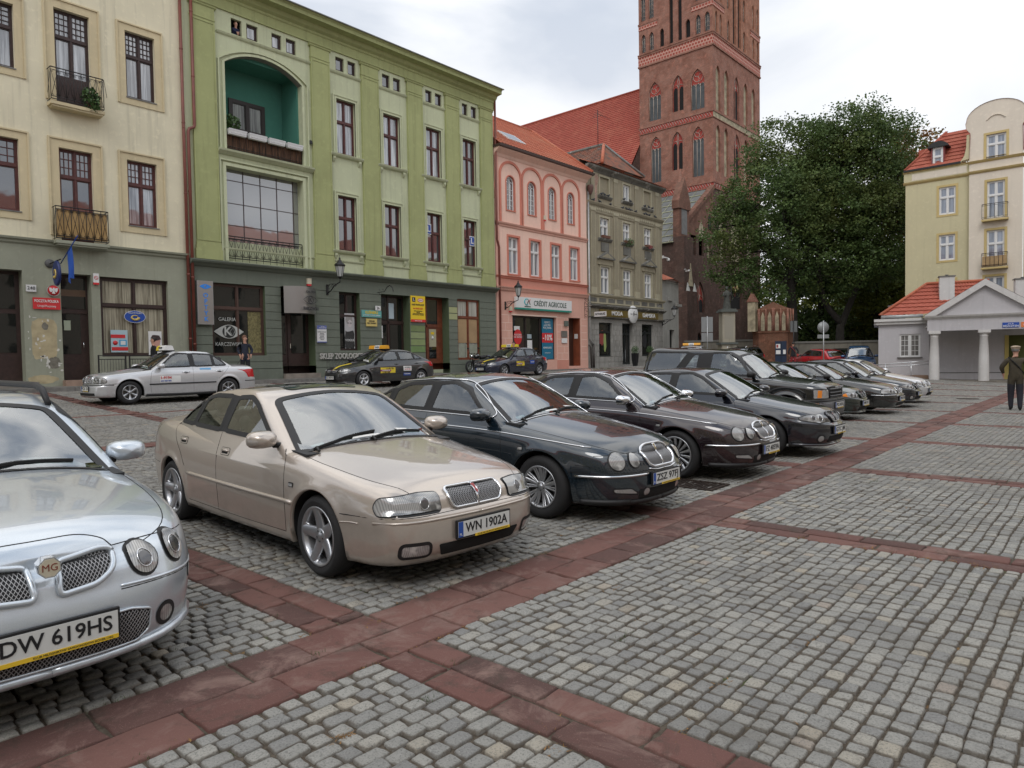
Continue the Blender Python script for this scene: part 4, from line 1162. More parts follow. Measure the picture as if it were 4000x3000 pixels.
# ================================================================ cream house with the post office
CREAM=stucco('cream render',(.74,.685,.51),.12,.16);CRFR=stucco('ochre window surrounds',(.62,.53,.345),.12,.10)
GGRN=stucco('sage grey ground floor render',(.33,.34,.265),.15,.12);GPATCH=stucco('peeling sage render',(.36,.36,.285),.2,.15,patch=((.60,.59,.52),1.7,.60))
H=house('townhouse','cream rendered house with ochre window surrounds and post office, leftmost in the photo','house')
w=MB([CREAM]);up=[]
up+=[(4.95,6.42,11.06,13.06,.16),(7.53,8.57,10.26,13.39,.16),(9.69,10.68,11.07,13.37,.16),(5.0,6.42,6.58,8.86,.16),(7.53,8.53,5.80,8.85,.16),(9.62,10.62,6.58,8.87,.16),(2.3,3.6,11.06,13.06,.16),(2.3,3.6,6.58,8.86,.16),(7.53,8.57,14.6,16.8,.16),(9.69,10.68,15.0,17.,.16)]
holes_wall(w,-6,11.66,5.76,18.5,up,CREAM);w.build('upper_wall',parent=H)
w=MB([GGRN]);holes_wall(w,-6,11.66,.9,5.56,[(4.9,6.38,1.17,4.72,.45),(7.44,8.35,1.17,4.72,.45),(8.62,10.88,1.95,4.70,.22)],GGRN)
w.build('ground_floor_wall',parent=H)
pl=MB([M('ochre under coat',(.50,.42,.26),.9,var=.25,vscale=3,bmp=.4),M('flaked white lime',(.62,.61,.56),.9),M('exposed cement',(.21,.195,.16),.95,var=.3,vscale=9,bmp=.6)])
def blob(mb,cx,cz,rx,rz,mat,t=.003,n=20,j=.22,seed=0,flat=False):
    rr_=random.Random(seed);pts=[]
    for i in range(n):
        a=2*math.pi*i/n;k=1+rr_.uniform(-j,j);c_,s_=math.cos(a),math.sin(a)
        if flat:c_,s_=math.copysign(abs(c_)**.4,c_),math.copysign(abs(s_)**.4,s_)
        pts.append((cx+rx*k*c_,cz+rz*k*s_))
    mb.add([(p[0],-t,p[1])for p in pts]+[(cx,-t,cz)],[(i,(i+1)%n,n)for i in range(n)],mat)
blob(pl,6.93,2.53,.36,.66,pl.mats[0],.003,26,.04,1,True);blob(pl,6.95,2.95,.09,.12,pl.mats[2],.006,18,.12,2)
for q in range(26):
    rr_=random.Random(q+40);blob(pl,rr_.uniform(6.45,7.40),rr_.uniform(1.4,3.35),rr_.uniform(.012,.06),rr_.uniform(.012,.05),pl.mats[1],.006,9,.4,q)
blob(pl,7.18,1.75,.17,.20,pl.mats[2],.005,22,.10,5);blob(pl,6.85,1.22,.42,.14,pl.mats[0],.004,26,.10,6)
for q in range(6):blob(pl,7.0+.03*math.cos(q*2),1.62+.06*q,.03,.045,pl.mats[1],.007,10,.25,90+q)
pl.build('flaking_render',parent=H)
d=MB([CRFR,CREAM,GGRN,LEAD])
for(a,b,c,e)in((4.95,6.42,11.06,13.06),(7.53,8.57,10.36,13.39),(9.69,10.68,11.07,13.37),(5.0,6.42,6.58,8.86),(7.53,8.53,5.95,8.85),(9.62,10.62,6.58,8.87)):
    fr=c>9 and b>7 and b<9 or(c<6)
    surround(d,a,b,c,e,.25 if a>9 or a<6 else .28,.03,CRFR,bottom=not fr,lip=.035)
    if not fr:d.box(a-.02,b+.02,-.055,.12,c-.035,c-.001,LEAD)
moulding(d,-6,11.66,[(.02,5.56),(.06,5.60),(.06,5.66),(.14,5.70),(.16,5.76)],GGRN);d.build('wall_mouldings',parent=H)
for(a,b,c,e,gm,fm)in((4.95,6.42,11.06,13.06,GL2,WOODD),(9.69,10.68,11.07,13.37,GL2,WOODD),(5.0,6.42,6.58,8.86,GL1,WOODR),(9.62,10.62,6.58,8.87,GL2,WOODR),(2.3,3.6,11.06,13.06,GL2,WOODD),(2.3,3.6,6.58,8.86,GL1,WOODR),(9.69,10.68,15.0,17.,GL2,WOODD)):
    window(H,a,b,c,e,fm,gm,cols=2,tr=.64,top=(3,4)if c>9 else(3,3))
window(H,7.53,8.57,10.26,13.39,WOODD,GL2,cols=2,tr=.72,top=(3,4),base=1.0,name='balcony_door');window(H,7.53,8.53,5.80,8.85,WOODR,GL1,cols=2,tr=.70,top=(3,3),base=.5,name='balcony_door');window(H,7.53,8.57,14.6,16.8,WOODD,GL2,tr=.7)
dd=MB([WOODD,GLS]);dd.box(4.9,6.38,.40,.46,1.17,4.72);dd.box(5.0,6.25,.385,.40,2.1,3.35,GLS);dd.box(5.0,6.25,.385,.40,3.5,4.6,GLS);dd.build('door',parent=H)
dd=MB([WOODD,GLS,M('door letter plate',(.45,.5,.38),.6)]);dd.box(7.44,8.35,.40,.46,1.17,4.72);dd.box(7.56,8.1,.385,.40,2.05,3.40,GLS);dd.box(7.5,8.28,.385,.40,3.58,4.62,GLS);dd.box(7.6,7.8,.375,.385,2.85,3.18,dd.mats[2])
dd.box(7.5,8.3,.37,.40,3.42,3.54,WOODD);dd.box(7.5,8.28,.375,.385,4.0,4.22,M('brown door panel',(.12,.07,.04),.6));o=dd.build('door',parent=H)
hd=MB([CHR]);hd.tube([(8.16,.33,2.25),(8.16,.33,2.45)],.015,6);hd.build('handle',parent=o)
st=MB([M('pale door step',(.36,.25,.19),.85,var=.25,vscale=3)]);st.box(7.40,8.62,-.35,.40,.95,1.17);st.build('door_step',parent=H)
st=MB([M('old stone step',(.24,.22,.19),.9,var=.3,vscale=4)]);st.box(4.7,6.6,-.55,.40,.95,1.15);st.build('door_step',parent=H)
BLIND=M('striped beige curtain',(.36,.335,.255),.85)
def curtain_mat():
    mt,nt,b=principled('beige curtain folds behind glass');setp(b,rough=.15,spec=.5)
    t=N(nt,'ShaderNodeTexCoord');mp=N(nt,'ShaderNodeMapping');mp.inputs['Scale'].default_value=(6,6,.25);nt.links.new(t.outputs['Object'],mp.inputs[0])
    c=mixrgb(nt,(.40,.37,.28),(.16,.14,.10),ramp(nt,noise(nt,2.6,4,.6,mp.outputs[0]),.42,.62));nt.links.new(c,b.inputs['Base Color']);return mt
CURT=curtain_mat()
o=window(H,8.62,10.88,1.95,4.70,WOODD,CURT,y=.16,cols=2,tr=.65,fw=.09,name='shop_window')
BOX=M('ochre balcony panel',(.45,.29,.12),.8,var=.2)
for(z0,z1,box_)in((10.22,11.29,False),(5.75,6.84,True)):
    b=thing_child('balcony',H,(0,0,0));q=MB([CRFR,IRON,BOX]);q.box(7.25,8.84,-.42,-.0,z0-.10,z0,CRFR if not box_ else GGRN);q.box(7.3,8.79,-.38,-.0,z0-.16,z0-.10,CRFR if not box_ else GGRN);q.build('slab',parent=b)
    q=MB([IRON]);railing(q,7.27,8.82,z0+.06,z1,-.40,7,r=.013);railing(q,0,0,0,0,0,0)if False else None
    for sx_ in(7.27,8.82):
        q.tube([(sx_,-.40,z1),(sx_,0,z1)],.013,5);q.tube([(sx_,-.40,z0+.06),(sx_,0,z0+.06)],.01,5);q.tube([(sx_,-.2,z1),(sx_,-.2,z0)],.008,4);q.tube([(sx_,-.40,z1-.1),(sx_,0,z0+.2)],.006,4)
    q.build('railing',parent=b)
    if box_:q=MB([BOX]);q.box(7.30,8.79,-.375,-.355,z0+.1,z1-.1);q.build('panel',parent=b)
q=MB([IRON]);q.tube([(8.84,-.40,11.28),(9.05,-.02,10.85)],.008,4);q.build('stay_rod',parent=H)
rf=MB([TILE1]);rf.box(-6,11.9,-.5,6,18.5,18.7);rf.build('roof',parent=H)
o=thing('potted_plant','green trailing plant in a pot on the upper iron balcony of the cream house','plant',(DX+.28,8.45,10.23))
q=MB([M('clay pot',(.25,.10,.06),.8)]);q.lathe([(.0,0),(.09,0),(.12,.2),(.10,.2),(.0,.17)],12);q.build('pot',parent=o)
LEAF=M('house plant leaves',(.06,.13,.03),.6,var=.5,vscale=20)
def leafball(mb,c,r,n,mat,s=.06,seed=1,squash=1.):
    rr_=random.Random(seed)
    for i in range(n):
        a,b=rr_.uniform(0,6.28),math.acos(rr_.uniform(-1,1));k=r*(rr_.random()**.4)
        p=Vector((c[0]+k*math.sin(b)*math.cos(a),c[1]+k*math.sin(b)*math.sin(a),c[2]+k*math.cos(b)*squash))
        d1=Vector((rr_.gauss(0,1),rr_.gauss(0,1),rr_.gauss(0,1))).normalized()*s*rr_.uniform(.6,1.3);d2=d1.orthogonal().normalized()*s*.45
        mb.add([p,p+d1*.5+d2,p+d1,p+d1*.5-d2],[(0,1,2,3)],mat)
q=MB([LEAF]);leafball(q,(0,0,.38),.28,220,LEAF,.10,4,1.3);leafball(q,(.12,.05,.1),.2,90,LEAF,.10,5);q.build('foliage',parent=o)
pipe=MB([BRPIPE,GAP]);pipe.tube([(11.60,-.10,18),(11.60,-.10,.98)],.055,10,BRPIPE)
for z in(2.6,5.0,8.0,10.6,13.3):pipe.lathe([(.062,-.03),(.066,-.02),(.066,.02),(.062,.03)],10,org=(11.60,-.10,z),mat=BRPIPE)
pipe.tube([(11.60,-.10,10.45),(11.60,-.10,10.4)],.06,8,BRPIPE)
o=pipe.build('downpipe');o.location=(DX,0,0);o.rotation_euler=(0,0,R(90));tag(o,'straight red brown downpipe on the edge of the cream house','downpipe')
pipe=MB([BRPIPE]);pipe.tube([(12.0,-.12,18),(12.0,-.12,10.62),(11.98,-.12,10.52),(11.80,-.12,10.42),(11.76,-.12,10.30),(11.76,-.10,.98)],.058,10,BRPIPE)
for z in(2.4,4.9,8.1,12.4,14.8):pipe.lathe([(.065,-.03),(.069,-.02),(.069,.02),(.065,.03)],10,org=(12.0 if z>11 else 11.76,-.12 if z>11 else-.10,z),mat=BRPIPE)
o=pipe.build('downpipe');o.location=(DX,0,0);o.rotation_euler=(0,0,R(90));tag(o,'red brown downpipe with a bend, in the corner beside the green house','downpipe')
SGR=M('sign red',(.60,.03,.035),.4);SGW=M('sign white',(.72,.72,.71),.5);SGB=M('sign blue',(.015,.07,.36),.4);SGY=M('sign yellow',(.78,.55,.02),.5);INK=M('sign ink',(.03,.03,.035),.5);SGT=M('sign turquoise',(.13,.38,.36),.5);SGS=M('brushed steel sign',(.36,.35,.34),.35,.8)
GOLD=M('horn yellow',(.62,.46,.12),.5)
o=sign_thing('office_sign','red post office sign with two lines of white writing left of the door');board(o,6.63,7.40,3.50,3.87,SGR);ftext(o,'POCZTA POLSKA',7.01,3.76,.12,SGW,mw=.68,bold=.003);ftext(o,'Urząd Pocztowy',7.01,3.60,.10,SGW,mw=.52)
o=sign_thing('emblem_plaque','round red plaque with a white eagle above the post office sign');q=MB([SGR,M('plaque rim',(.5,.48,.44),.4)]);q.lathe([(.0,-.02),(.17,-.02),(.19,-.05),(.19,0)],24,org=(7.22,-.02,4.12),axis=1,mat=q.mats[1]);q.lathe([(0,-.055),(.165,-.055),(.165,-.03)],24,org=(7.22,0,4.12),axis=1,mat=SGR);q.build('disc',parent=o)
q=MB([SGW]);
for P in([(-.02,.09),(.02,.09),(.035,.06),(.02,.03),(.03,-.05),(.05,-.10),(-.05,-.10),(-.03,-.05),(-.02,.03)],[(.02,.03),(.06,.08),(.12,.09),(.115,.0),(.08,-.06),(.04,-.03)],[(-.02,.03),(-.04,-.03),(-.08,-.06),(-.115,.0),(-.12,.09),(-.06,.08)]):
    q.prism([(7.22+a,4.12+b)for a,b in P],1,-.068,-.058,SGW)
q.build('eagle',parent=o)
o=sign_thing('house_number','small pale number plate 248 between the two post office doors');board(o,6.46,6.74,4.05,4.27,SGW,t=.02);ftext(o,'248',6.60,4.16,.15,INK,y=-.055)
o=sign_thing('post_sign','blue oval post sign with a yellow horn on the curtained window');q=MB([SGB,SGW]);q.add([(9.75+.36*math.cos(a/16*math.pi),.10,3.36+.22*math.sin(a/16*math.pi))for a in range(32)],[tuple(range(32))],SGW);q.add([(9.75+.345*math.cos(a/16*math.pi),.095,3.36+.205*math.sin(a/16*math.pi))for a in range(32)],[tuple(range(32))],SGB);q.build('oval',parent=o)
ftext(o,'POCZTA POLSKA',9.75,3.49,.08,SGW,y=.09,mw=.44);q=MB([GOLD]);q.tube([(9.75+.12*math.cos(t*.45+.5),.085,3.33+.075*math.sin(t*.45+.5))for t in range(14)],[.008+.0035*t for t in range(14)],6,GOLD);q.build('horn',parent=o)
o=sign_thing('window_poster','blue and red bank poster in the lower left of the curtained window','poster');board(o,8.95,9.50,2.10,2.88,M('poster pale blue',(.42,.56,.62),.5),y=.155,t=.01,name='sheet');q=MB([SGR,M('poster blue',(.05,.35,.62),.5),SGW]);q.box(8.95,9.42,.137,.143,2.60,2.72,SGR);q.box(8.97,9.50,.137,.143,2.16,2.28,SGR);q.box(9.22,9.46,.137,.143,2.32,2.54,q.mats[1]);q.box(9.26,9.42,.132,.137,2.36,2.50,SGW);q.lathe([(0,.136),(.08,.136),(.08,.143)],14,org=(9.09,0,2.43),axis=1,mat=SGR);q.build('print',parent=o)
o=sign_thing('window_poster','white poster with a face at the lower right of the curtained window','poster');board(o,10.2,10.66,2.0,2.86,SGW,y=.155,t=.01,name='sheet');q=MB([M('printed skin tone',(.55,.30,.24),.6),M('printed dark hair',(.05,.03,.03),.6)]);blob(q,10.48,2.5,.14,.2,q.mats[0],-.141,16,.1,3);blob(q,10.47,2.62,.16,.12,q.mats[1],-.139,16,.2,4);q.build('print',parent=o)
o=sign_thing('alarm_box','white and red alarm siren with a no smoking style circle beside the curtained window','alarm');board(o,8.40,8.57,4.47,4.78,SGW,t=.06,name='casing');board(o,8.40,8.57,4.40,4.47,SGR,t=.06,name='lens');q=MB([SGR]);q.tube([(8.485+.055*math.cos(a),-.095,4.63+.055*math.sin(a))for a in np.linspace(0,6.28,18)],.008,4,SGR);q.tube([(8.44,-.095,4.67),(8.53,-.095,4.59)],.007,4,SGR);q.build('no_entry_mark',parent=o)
o=sign_thing('hanging_sign','dark blue oval post sign hanging from a bracket above the door',loc=(DX,0,0));q=MB([IRON]);q.lathe([(0,-.05),(.14,-.05),(.14,-.0)],18,org=(7.15,0,5.0),axis=1,mat=M('grey wall disc',(.10,.10,.10),.7));q.tube([(7.15,-.03,4.99),(7.15,-1.15,5.02)],.02,6,IRON);q.build('bracket',parent=o)
q=MB([M('dark blue sign',(.02,.035,.14),.5),GOLD]);n_=28
for sx_ in(-.05,.05):q.add([(7.15+sx_,-.72+.27*math.cos(2*math.pi*a/n_),4.62+.36*math.sin(2*math.pi*a/n_))for a in range(n_)],[tuple(range(n_))if sx_>0 else tuple(reversed(range(n_)))],q.mats[0])
q.tube([(7.15,-.72+.27*math.cos(2*math.pi*a/n_),4.62+.36*math.sin(2*math.pi*a/n_))for a in range(n_)],.05,8,q.mats[0],closed=True)
q.tube([(7.15-.055,-.72+.10*math.cos(t*.5),4.60+.13*math.sin(t*.5))for t in range(12)],[.01+.003*t for t in range(12)],6,GOLD)
q.tube([(7.15+.055,-.72+.10*math.cos(t*.5),4.60+.13*math.sin(t*.5))for t in range(12)],[.01+.003*t for t in range(12)],6,GOLD);q.build('oval',parent=o)
o=thing('flag','limp blue flag on a slanting pole above the post office door','flag',(DX,0,0),R(90));q=MB([SGB]);q.tube([(7.3,-.6,4.95),(7.3,-2.3,5.62)],.018,6,SGB);q.build('pole',parent=o)
FL=M('blue flag cloth',(.02,.09,.42),.7);q=MB([FL,SGW]);vs=[];nn_=14
for i in range(nn_+1):
    for j in range(9):
        u=i/nn_;v=j/8;vs.append((7.3+.05*math.sin(u*14+v*2)*v,-1.30-.42*u+.07*math.sin(v*5+u*3)*v-.12*v*u,5.24+.16*u-v*(.75+.25*abs(math.cos(u*3.6)))))
q.add(vs,[(i*9+j,i*9+j+1,(i+1)*9+j+1,(i+1)*9+j)for i in range(nn_)for j in range(8)],FL,True);q.build('cloth',parent=o)
o=thing('iron_railing','low dark railing in front of the curtained post office window','railing',(DX,0,0),R(90));q=MB([IRON])
for(a,b)in((8.40,9.25),(9.38,11.3)):
    for z in(1.98,1.85,1.1):q.tube([(a,-.30,z),(b,-.30,z)],.014,5,IRON)
    for k in range(int((b-a)/.09)+1):q.tube([(a+k*.09,-.30,1.1),(a+k*.09,-.30,1.85)],.006,4,IRON)
    for x_ in(a,b):q.box(x_-.02,x_+.02,-.32,-.28,.97,2.0,IRON)
q.build('bars',parent=o)
# ================================================================ green house
GRL=stucco('pale green render',(.53,.56,.38),.10,.14);GRP=stucco('olive green pilasters',(.375,.40,.19),.14,.14);GRG=stucco('grey green ground floor',(.165,.185,.150),.12,.09);GRR=stucco('deep green reveals',(.095,.125,.07),.15,.1)
TEAL=stucco('turquoise loggia walls',(.075,.23,.18),.1,.05)
H=house('townhouse','long green house with olive pilasters, arched loggia and shops below')
attic=[(13.61,14.05),(14.25,14.73),(15.34,15.78),(15.99,16.45),(18.41,18.85),(19.05,19.48),(20.98,21.43),(21.64,22.08),(23.67,24.10),(24.32,24.76),(26.22,26.62),(26.88,27.30)]
bays=[(18.35,19.36),(20.94,21.94),(23.60,24.62),(26.15,27.14)]
hol=[(a,b,14.57,15.17,.14)for a,b in attic]+[(a,b,10.90,13.31,.15)for a,b in bays]+[(a-.03,b-.05,6.63,9.06,.15)for a,b in bays]
hol+=[(13.28,16.66,9.98,13.95,1.5),(13.22,16.60,5.66,9.36,.90)]
w=MB([GRL,TEAL,M('grey loggia jamb',(.23,.22,.19),.9)]);holes_wall(w,11.68,28.58,5.62,15.9,hol,GRL)
arch_fill(w,13.28,16.66,13.37,13.95,13.951,GRL,0,.28,'segment',16,rev=w.mats[2])
w.box(16.60,16.659,.28,1.49,9.99,13.9,TEAL);w.box(13.281,13.34,.28,1.49,9.99,13.9,TEAL);w.quad((13.28,1.5,9.98),(16.66,1.5,9.98),(16.66,1.5,13.95),(13.28,1.5,13.95),TEAL);w.box(13.28,16.66,.29,1.5,13.80,13.94,TEAL)
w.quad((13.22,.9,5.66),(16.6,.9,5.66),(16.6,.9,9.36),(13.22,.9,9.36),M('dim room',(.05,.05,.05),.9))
w.build('upper_wall',parent=H)
d=MB([GRP,GRL])
pil=[(11.98,12.90),(17.10,18.02),(19.72,20.68),(22.42,23.38),(24.95,25.90),(27.48,28.42)]
for a,b in pil:
    d.box(a,b,-.10,0,6.30,14.72,GRP);d.box(a-.06,b+.06,-.13,0,5.64,6.02,GRP);d.box(a-.03,b+.03,-.115,0,6.02,6.16,GRP);d.box(a-.015,b+.015,-.108,0,6.16,6.30,GRP)
    d.box(a,b,-.10,0,14.77,15.18,GRP);d.box(a-.02,b+.02,-.12,0,14.72,14.77,GRP)
    moulding(d,a-.07,b+.07,[(.10,15.18),(.14,15.22),(.14,15.26),(.18,15.30),(.18,15.335)],GRP)
    for(p,q_)in((a+.0,a+.06),(b-.06,b)):d.box(p,q_,-.118,-.10,6.34,14.66,GRP)
    d.box(a+.06,b-.06,-.118,-.10,14.60,14.66,GRP);d.box(a+.06,b-.06,-.118,-.10,6.34,6.40,GRP)
d.build('pilasters',parent=H)
d=MB([GRL,GRP,LEAD])
for(a,b),k in[(q_,0)for q_ in bays]+[((a-.03,b-.05),1)for a,b in bays]:
    z0,z1=((10.90,13.31),(6.63,9.06))[k]
    surround(d,a,b,z0,z1,.14,.05,GRL,bottom=False,lip=.03);surround(d,a-.0,b+.0,z0,z1,.05,.075,GRL,bottom=False)
    moulding(d,a-.36,b+.36,[(.05,z0-.16),(.12,z0-.12),(.16,z0-.06),(.17,z0-.02)],GRL)
    for x_ in(a-.24,b+.12):
        d.prism([(0,z0-.17),(-.13,z0-.17),(-.12,z0-.26),(-.06,z0-.36),(0,z0-.42)],0,x_,x_+.12,GRL)
for a,b in((13.0,17.1),(18.02,19.72),(20.68,22.42),(23.38,24.95),(25.90,27.48)):
    moulding(d,a,b,[(.02,14.40),(.06,14.44),(.09,14.50)],GRL);moulding(d,a,b,[(.02,6.10),(.05,6.14),(.06,6.18)],GRL)
arch_band(d,13.28,16.66,13.37,13.95,.10,.05,GRL,10.0,'segment');arch_band(d,13.05,16.89,13.42,14.08,.05,.08,GRL,10.0,'segment')
surround(d,13.22,16.60,5.66,9.36,.12,.05,GRL,bottom=False);surround(d,13.0,16.82,5.66,9.55,.06,.08,GRL,bottom=False)
moulding(d,12.90,17.10,[(.05,9.78),(.12,9.84),(.20,9.90),(.22,9.97)],GRL)
moulding(d,11.68,28.62,[(.04,5.36),(.10,5.40),(.14,5.44),(.26,5.50),(.30,5.56),(.30,5.60),(.0,5.63)],GRG)
d.build('wall_mouldings',parent=H)
d=MB([GRP,LEAD,GRL]);d.box(11.68,28.62,-.06,0,15.34,15.72,GRP)
moulding(d,11.68,28.68,[(.06,15.72),(.10,15.76),(.10,15.84),(.22,15.92),(.30,16.06),(.62,16.10),(.62,16.24),(.70,16.32)],GRP)
d.quad((11.68,-.74,16.34),(28.74,-.74,16.34),(28.74,5.0,17.6),(11.68,5.0,17.6),LEAD);d.box(11.68,28.74,-.76,-.66,16.32,16.36,LEAD)
d.box(28.3,28.6,.3,5,16.2,16.85,GRL);d.box(28.25,28.65,.25,5,16.85,16.92,LEAD)
d.box(27.4,28.5,1.0,1.6,16.4,17.0,GRL)
d.build('cornice',parent=H)
sw=MB([GRL]);sw.quad((28.58,0,.9),(28.58,12,.9),(28.58,12,17.2),(28.58,0,15.9));sw.build('side_wall',parent=H)
for i,(a,b)in enumerate(attic):
    if i==0:
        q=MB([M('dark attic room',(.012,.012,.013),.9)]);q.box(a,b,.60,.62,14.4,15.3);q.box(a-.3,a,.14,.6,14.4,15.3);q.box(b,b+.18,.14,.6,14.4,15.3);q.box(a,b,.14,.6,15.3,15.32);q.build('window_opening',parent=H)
    else:window(H,a,b,14.57,15.17,WOODD,GL2 if i<4 else GL1,cols=1,tr=None,fw=.05,y=.09)
for i,(a,b)in enumerate(bays):window(H,a,b,10.90,13.31,WOODR,[GL2,GL2,GL2,GL1][i],cols=2,tr=.60,y=.10)
for i,(a,b)in enumerate(bays):window(H,a-.03,b-.05,6.63,9.06,WOODR,GL1,cols=2,tr=.60,y=.10)
window(H,14.15,15.75,10.0,12.60,M('black brown door frame',(.02,.013,.011),.5),glassmat('lace curtained glass',(.05,.055,.05),(.22,.24,.22)),y=1.42,cols=2,tr=.52,fw=.14,mull=.14,name='balcony_door')
def reed_mat():
    mt,nt,b=principled('reed screen');setp(b,rough=.9)
    t=N(nt,'ShaderNodeTexCoord');mp=N(nt,'ShaderNodeMapping');mp.inputs['Scale'].default_value=(14,14,.7);nt.links.new(t.outputs['Object'],mp.inputs[0])
    c=mixrgb(nt,(.15,.075,.042),(.03,.018,.013),ramp(nt,noise(nt,3,5,.7,mp.outputs[0]),.40,.62));nt.links.new(c,b.inputs['Base Color']);bump(nt,b,noise(nt,5,3,.6,mp.outputs[0]),.6,.01);return mt
q=MB([reed_mat()]);q.box(13.29,16.65,.10,.13,10.02,10.70);q.build('reed_screen',parent=H)
q=MB([IRON]);railing(q,13.30,16.64,10.08,10.82,.06,12,scroll=False,r=.012);q.build('railing',parent=H)
q=MB([M('dark glazing bars',(.055,.035,.035),.5)]);xs4=[13.24,13.40,14.12,14.86,15.60,16.36,16.58]
for x_ in xs4[1:-1]:q.box(x_-.014,x_+.014,.38,.42,6.4,9.36)
for z_ in(8.92,8.02,7.15,6.62):q.box(13.24,16.58,.385,.415,z_-.014,z_+.014)
o=q.build('window',parent=H);q=MB([glassmat('large sky reflecting pane',(.20,.205,.21),ior=2.6)]);q.quad((13.22,.40,6.4),(16.6,.40,6.4),(16.6,.40,9.36),(13.22,.40,9.36));q.build('pane',parent=o)
q=MB([GRL]);q.box(13.22,16.6,.34,.44,5.66,6.5);q.build('parapet_wall',parent=H)
q=MB([IRON]);railing(q,13.26,16.56,5.80,6.66,.10,11,r=.016);[q.tube([(13.26+3.3*k/11,.10,5.66),(13.26+3.3*k/11,.10,5.82)],.008,4,IRON)for k in range(12)];q.build('railing',parent=H)
FBW=M('white flower box',(.66,.66,.66),.5)
for k,(a,b)in enumerate(((13.33,14.07),(14.17,14.93),(15.03,15.76),(15.86,16.58))):
    q=MB([FBW,M('planter soil',(.04,.03,.02),.95)]);q.prism([(-.02,10.80),(.16,10.80),(.18,10.62),(.17,10.60),(-.0,10.60)][::-1],0,a,b,FBW)if False else None
    q.add([(a+.02,-.14,10.60),(b-.02,-.14,10.60),(b-.02,.0,10.60),(a+.02,.0,10.60),(a,-.17,10.80),(b,-.17,10.80),(b,.02,10.80),(a,.02,10.80)],[(0,3,2,1),(0,1,5,4),(1,2,6,5),(2,3,7,6),(3,0,4,7)],FBW);q.quad((a+.01,-.16,10.78),(b-.01,-.16,10.78),(b-.01,.01,10.78),(a+.01,.01,10.78),q.mats[1]);q.box(a-.005,b+.005,-.175,-.168,10.77,10.81,FBW)
    for t in range(5):q.box(a+.08+t*.13,a+.16+t*.13,-.163,-.150,10.66,10.70,FBW)
    o=q.build('flower_box');o.location=(DX,0,0);o.rotation_euler=(0,0,R(90));tag(o,['leftmost white flower box on the loggia rail, right under the green bush','white flower box second from the left on the loggia rail','white flower box third from the left on the loggia rail','rightmost white flower box on the loggia rail'][k],'flower box','white flower boxes on the loggia rail')
o=thing('potted_bush','round green bush in the left corner of the arched loggia','plant',(DX-.25,13.62,10.85));q=MB([LEAF]);leafball(q,(0,0,.28),.34,420,LEAF,.09,9,1.1);q.build('foliage',parent=o);q=MB([M('clay pot',(.25,.10,.06))]);q.lathe([(0,-.4),(.1,-.4),(.14,-.05),(0,-.08)],12);q.build('pot',parent=o)
# --- ground floor of the green house
joints=[1.70,2.04,2.38,2.72,3.06,3.40,3.74,4.08,4.42,4.77]
gh=[(12.50,14.72,1.95,4.78,.24),(15.43,17.02,1.18,4.80,.55),(18.29,19.40,2.15,4.78,.32),(20.62,22.36,1.12,4.82,.55),(23.34,24.98,1.18,4.86,.55),(25.60,27.28,1.65,4.86,.16)]
w=MB([GRG,GRR]);holes_wall(w,11.68,28.58,1.42,5.37,gh,GRG,joints=joints,rev=GRR)
holes_wall(w,11.68,28.58,.9,1.42,[(15.43,17.02,.5,1.5,.55),(20.62,22.36,.5,1.5,.55),(23.34,24.98,.5,1.5,.55)],GRG,rev=GRR,y=-.03);w.box(11.68,15.43,-.03,-.001,1.40,1.42);w.box(17.02,20.62,-.03,-.001,1.40,1.42);w.box(24.98,28.58,-.03,-.001,1.40,1.42)
for(z0,z1,mt)in((3.08,3.38,'g1'),(2.74,3.04,'g2'),(2.40,2.70,'g3'),(2.06,2.36,'g4')):
    w.box(22.40,23.32,-.004,0,z0,z1,M('fresh green patch '+mt,{'g1':(.18,.23,.10),'g2':(.27,.32,.16),'g3':(.24,.30,.13),'g4':(.17,.26,.10)}[mt],.9,var=.1))
w.box(25.0,25.58,-.004,0,3.76,4.06,M('pale green patch',(.36,.38,.20),.9));w.box(25.0,25.58,-.004,0,4.10,4.40,M('pale green patch',(.36,.38,.20)))
w.build('ground_floor_wall',parent=H)
o=window(H,12.50,14.72,1.95,4.78,M('brown shop frame',(.075,.038,.028),.5),GLS,y=.16,cols=2,tr=.66,fw=.08,name='shop_window')
q=MB([GLS]);q.box(12.55,14.68,.30,.9,1.9,4.8)if False else None
q=MB([M('yellow lace curtain',(.23,.20,.09),.9,var=.5,vscale=14)]);q.box(14.05,14.62,.195,.205,2.05,3.72);q.build('curtain',parent=H)
SILV_L=M('silver lettering',(.50,.52,.50),.4,.3)
o=sign_thing('window_lettering','silver eye logo with the words Galeria and Karczewski on the shop window','lettering')
ftext(o,'GALERIA',13.17,3.38,.20,SILV_L,y=.15,mw=.70);ftext(o,'KARCZEWSKI',13.20,2.40,.20,SILV_L,y=.15,mw=1.05)
q=MB([SILV_L,INK]);n_=20;up_=[(12.62+1.22*i/n_,2.90+.27*math.sin(math.pi*i/n_))for i in range(n_+1)];dn=[(x_,5.80-z_)for x_,z_ in reversed(up_[1:-1])]
q.add([(x_,.150,z_)for x_,z_ in up_+dn],[tuple(range(len(up_+dn)))],SILV_L);q.add([(13.23+.27*math.cos(a/12*math.pi),.146,2.90+.25*math.sin(a/12*math.pi))for a in range(24)],[tuple(range(24))],M('logo dark disc',(.02,.022,.022),.4));q.build('eye_logo',parent=o)
ftext(o,'K',13.18,2.90,.50,SILV_L,y=.142,bold=.008);q=MB([SILV_L]);q.tube([(13.26,.141,2.90),(13.40,.141,3.05),(13.46,.141,2.90),(13.38,.141,2.74),(13.26,.141,2.90)],.008,4,SILV_L);q.build('logo_mark',parent=o)
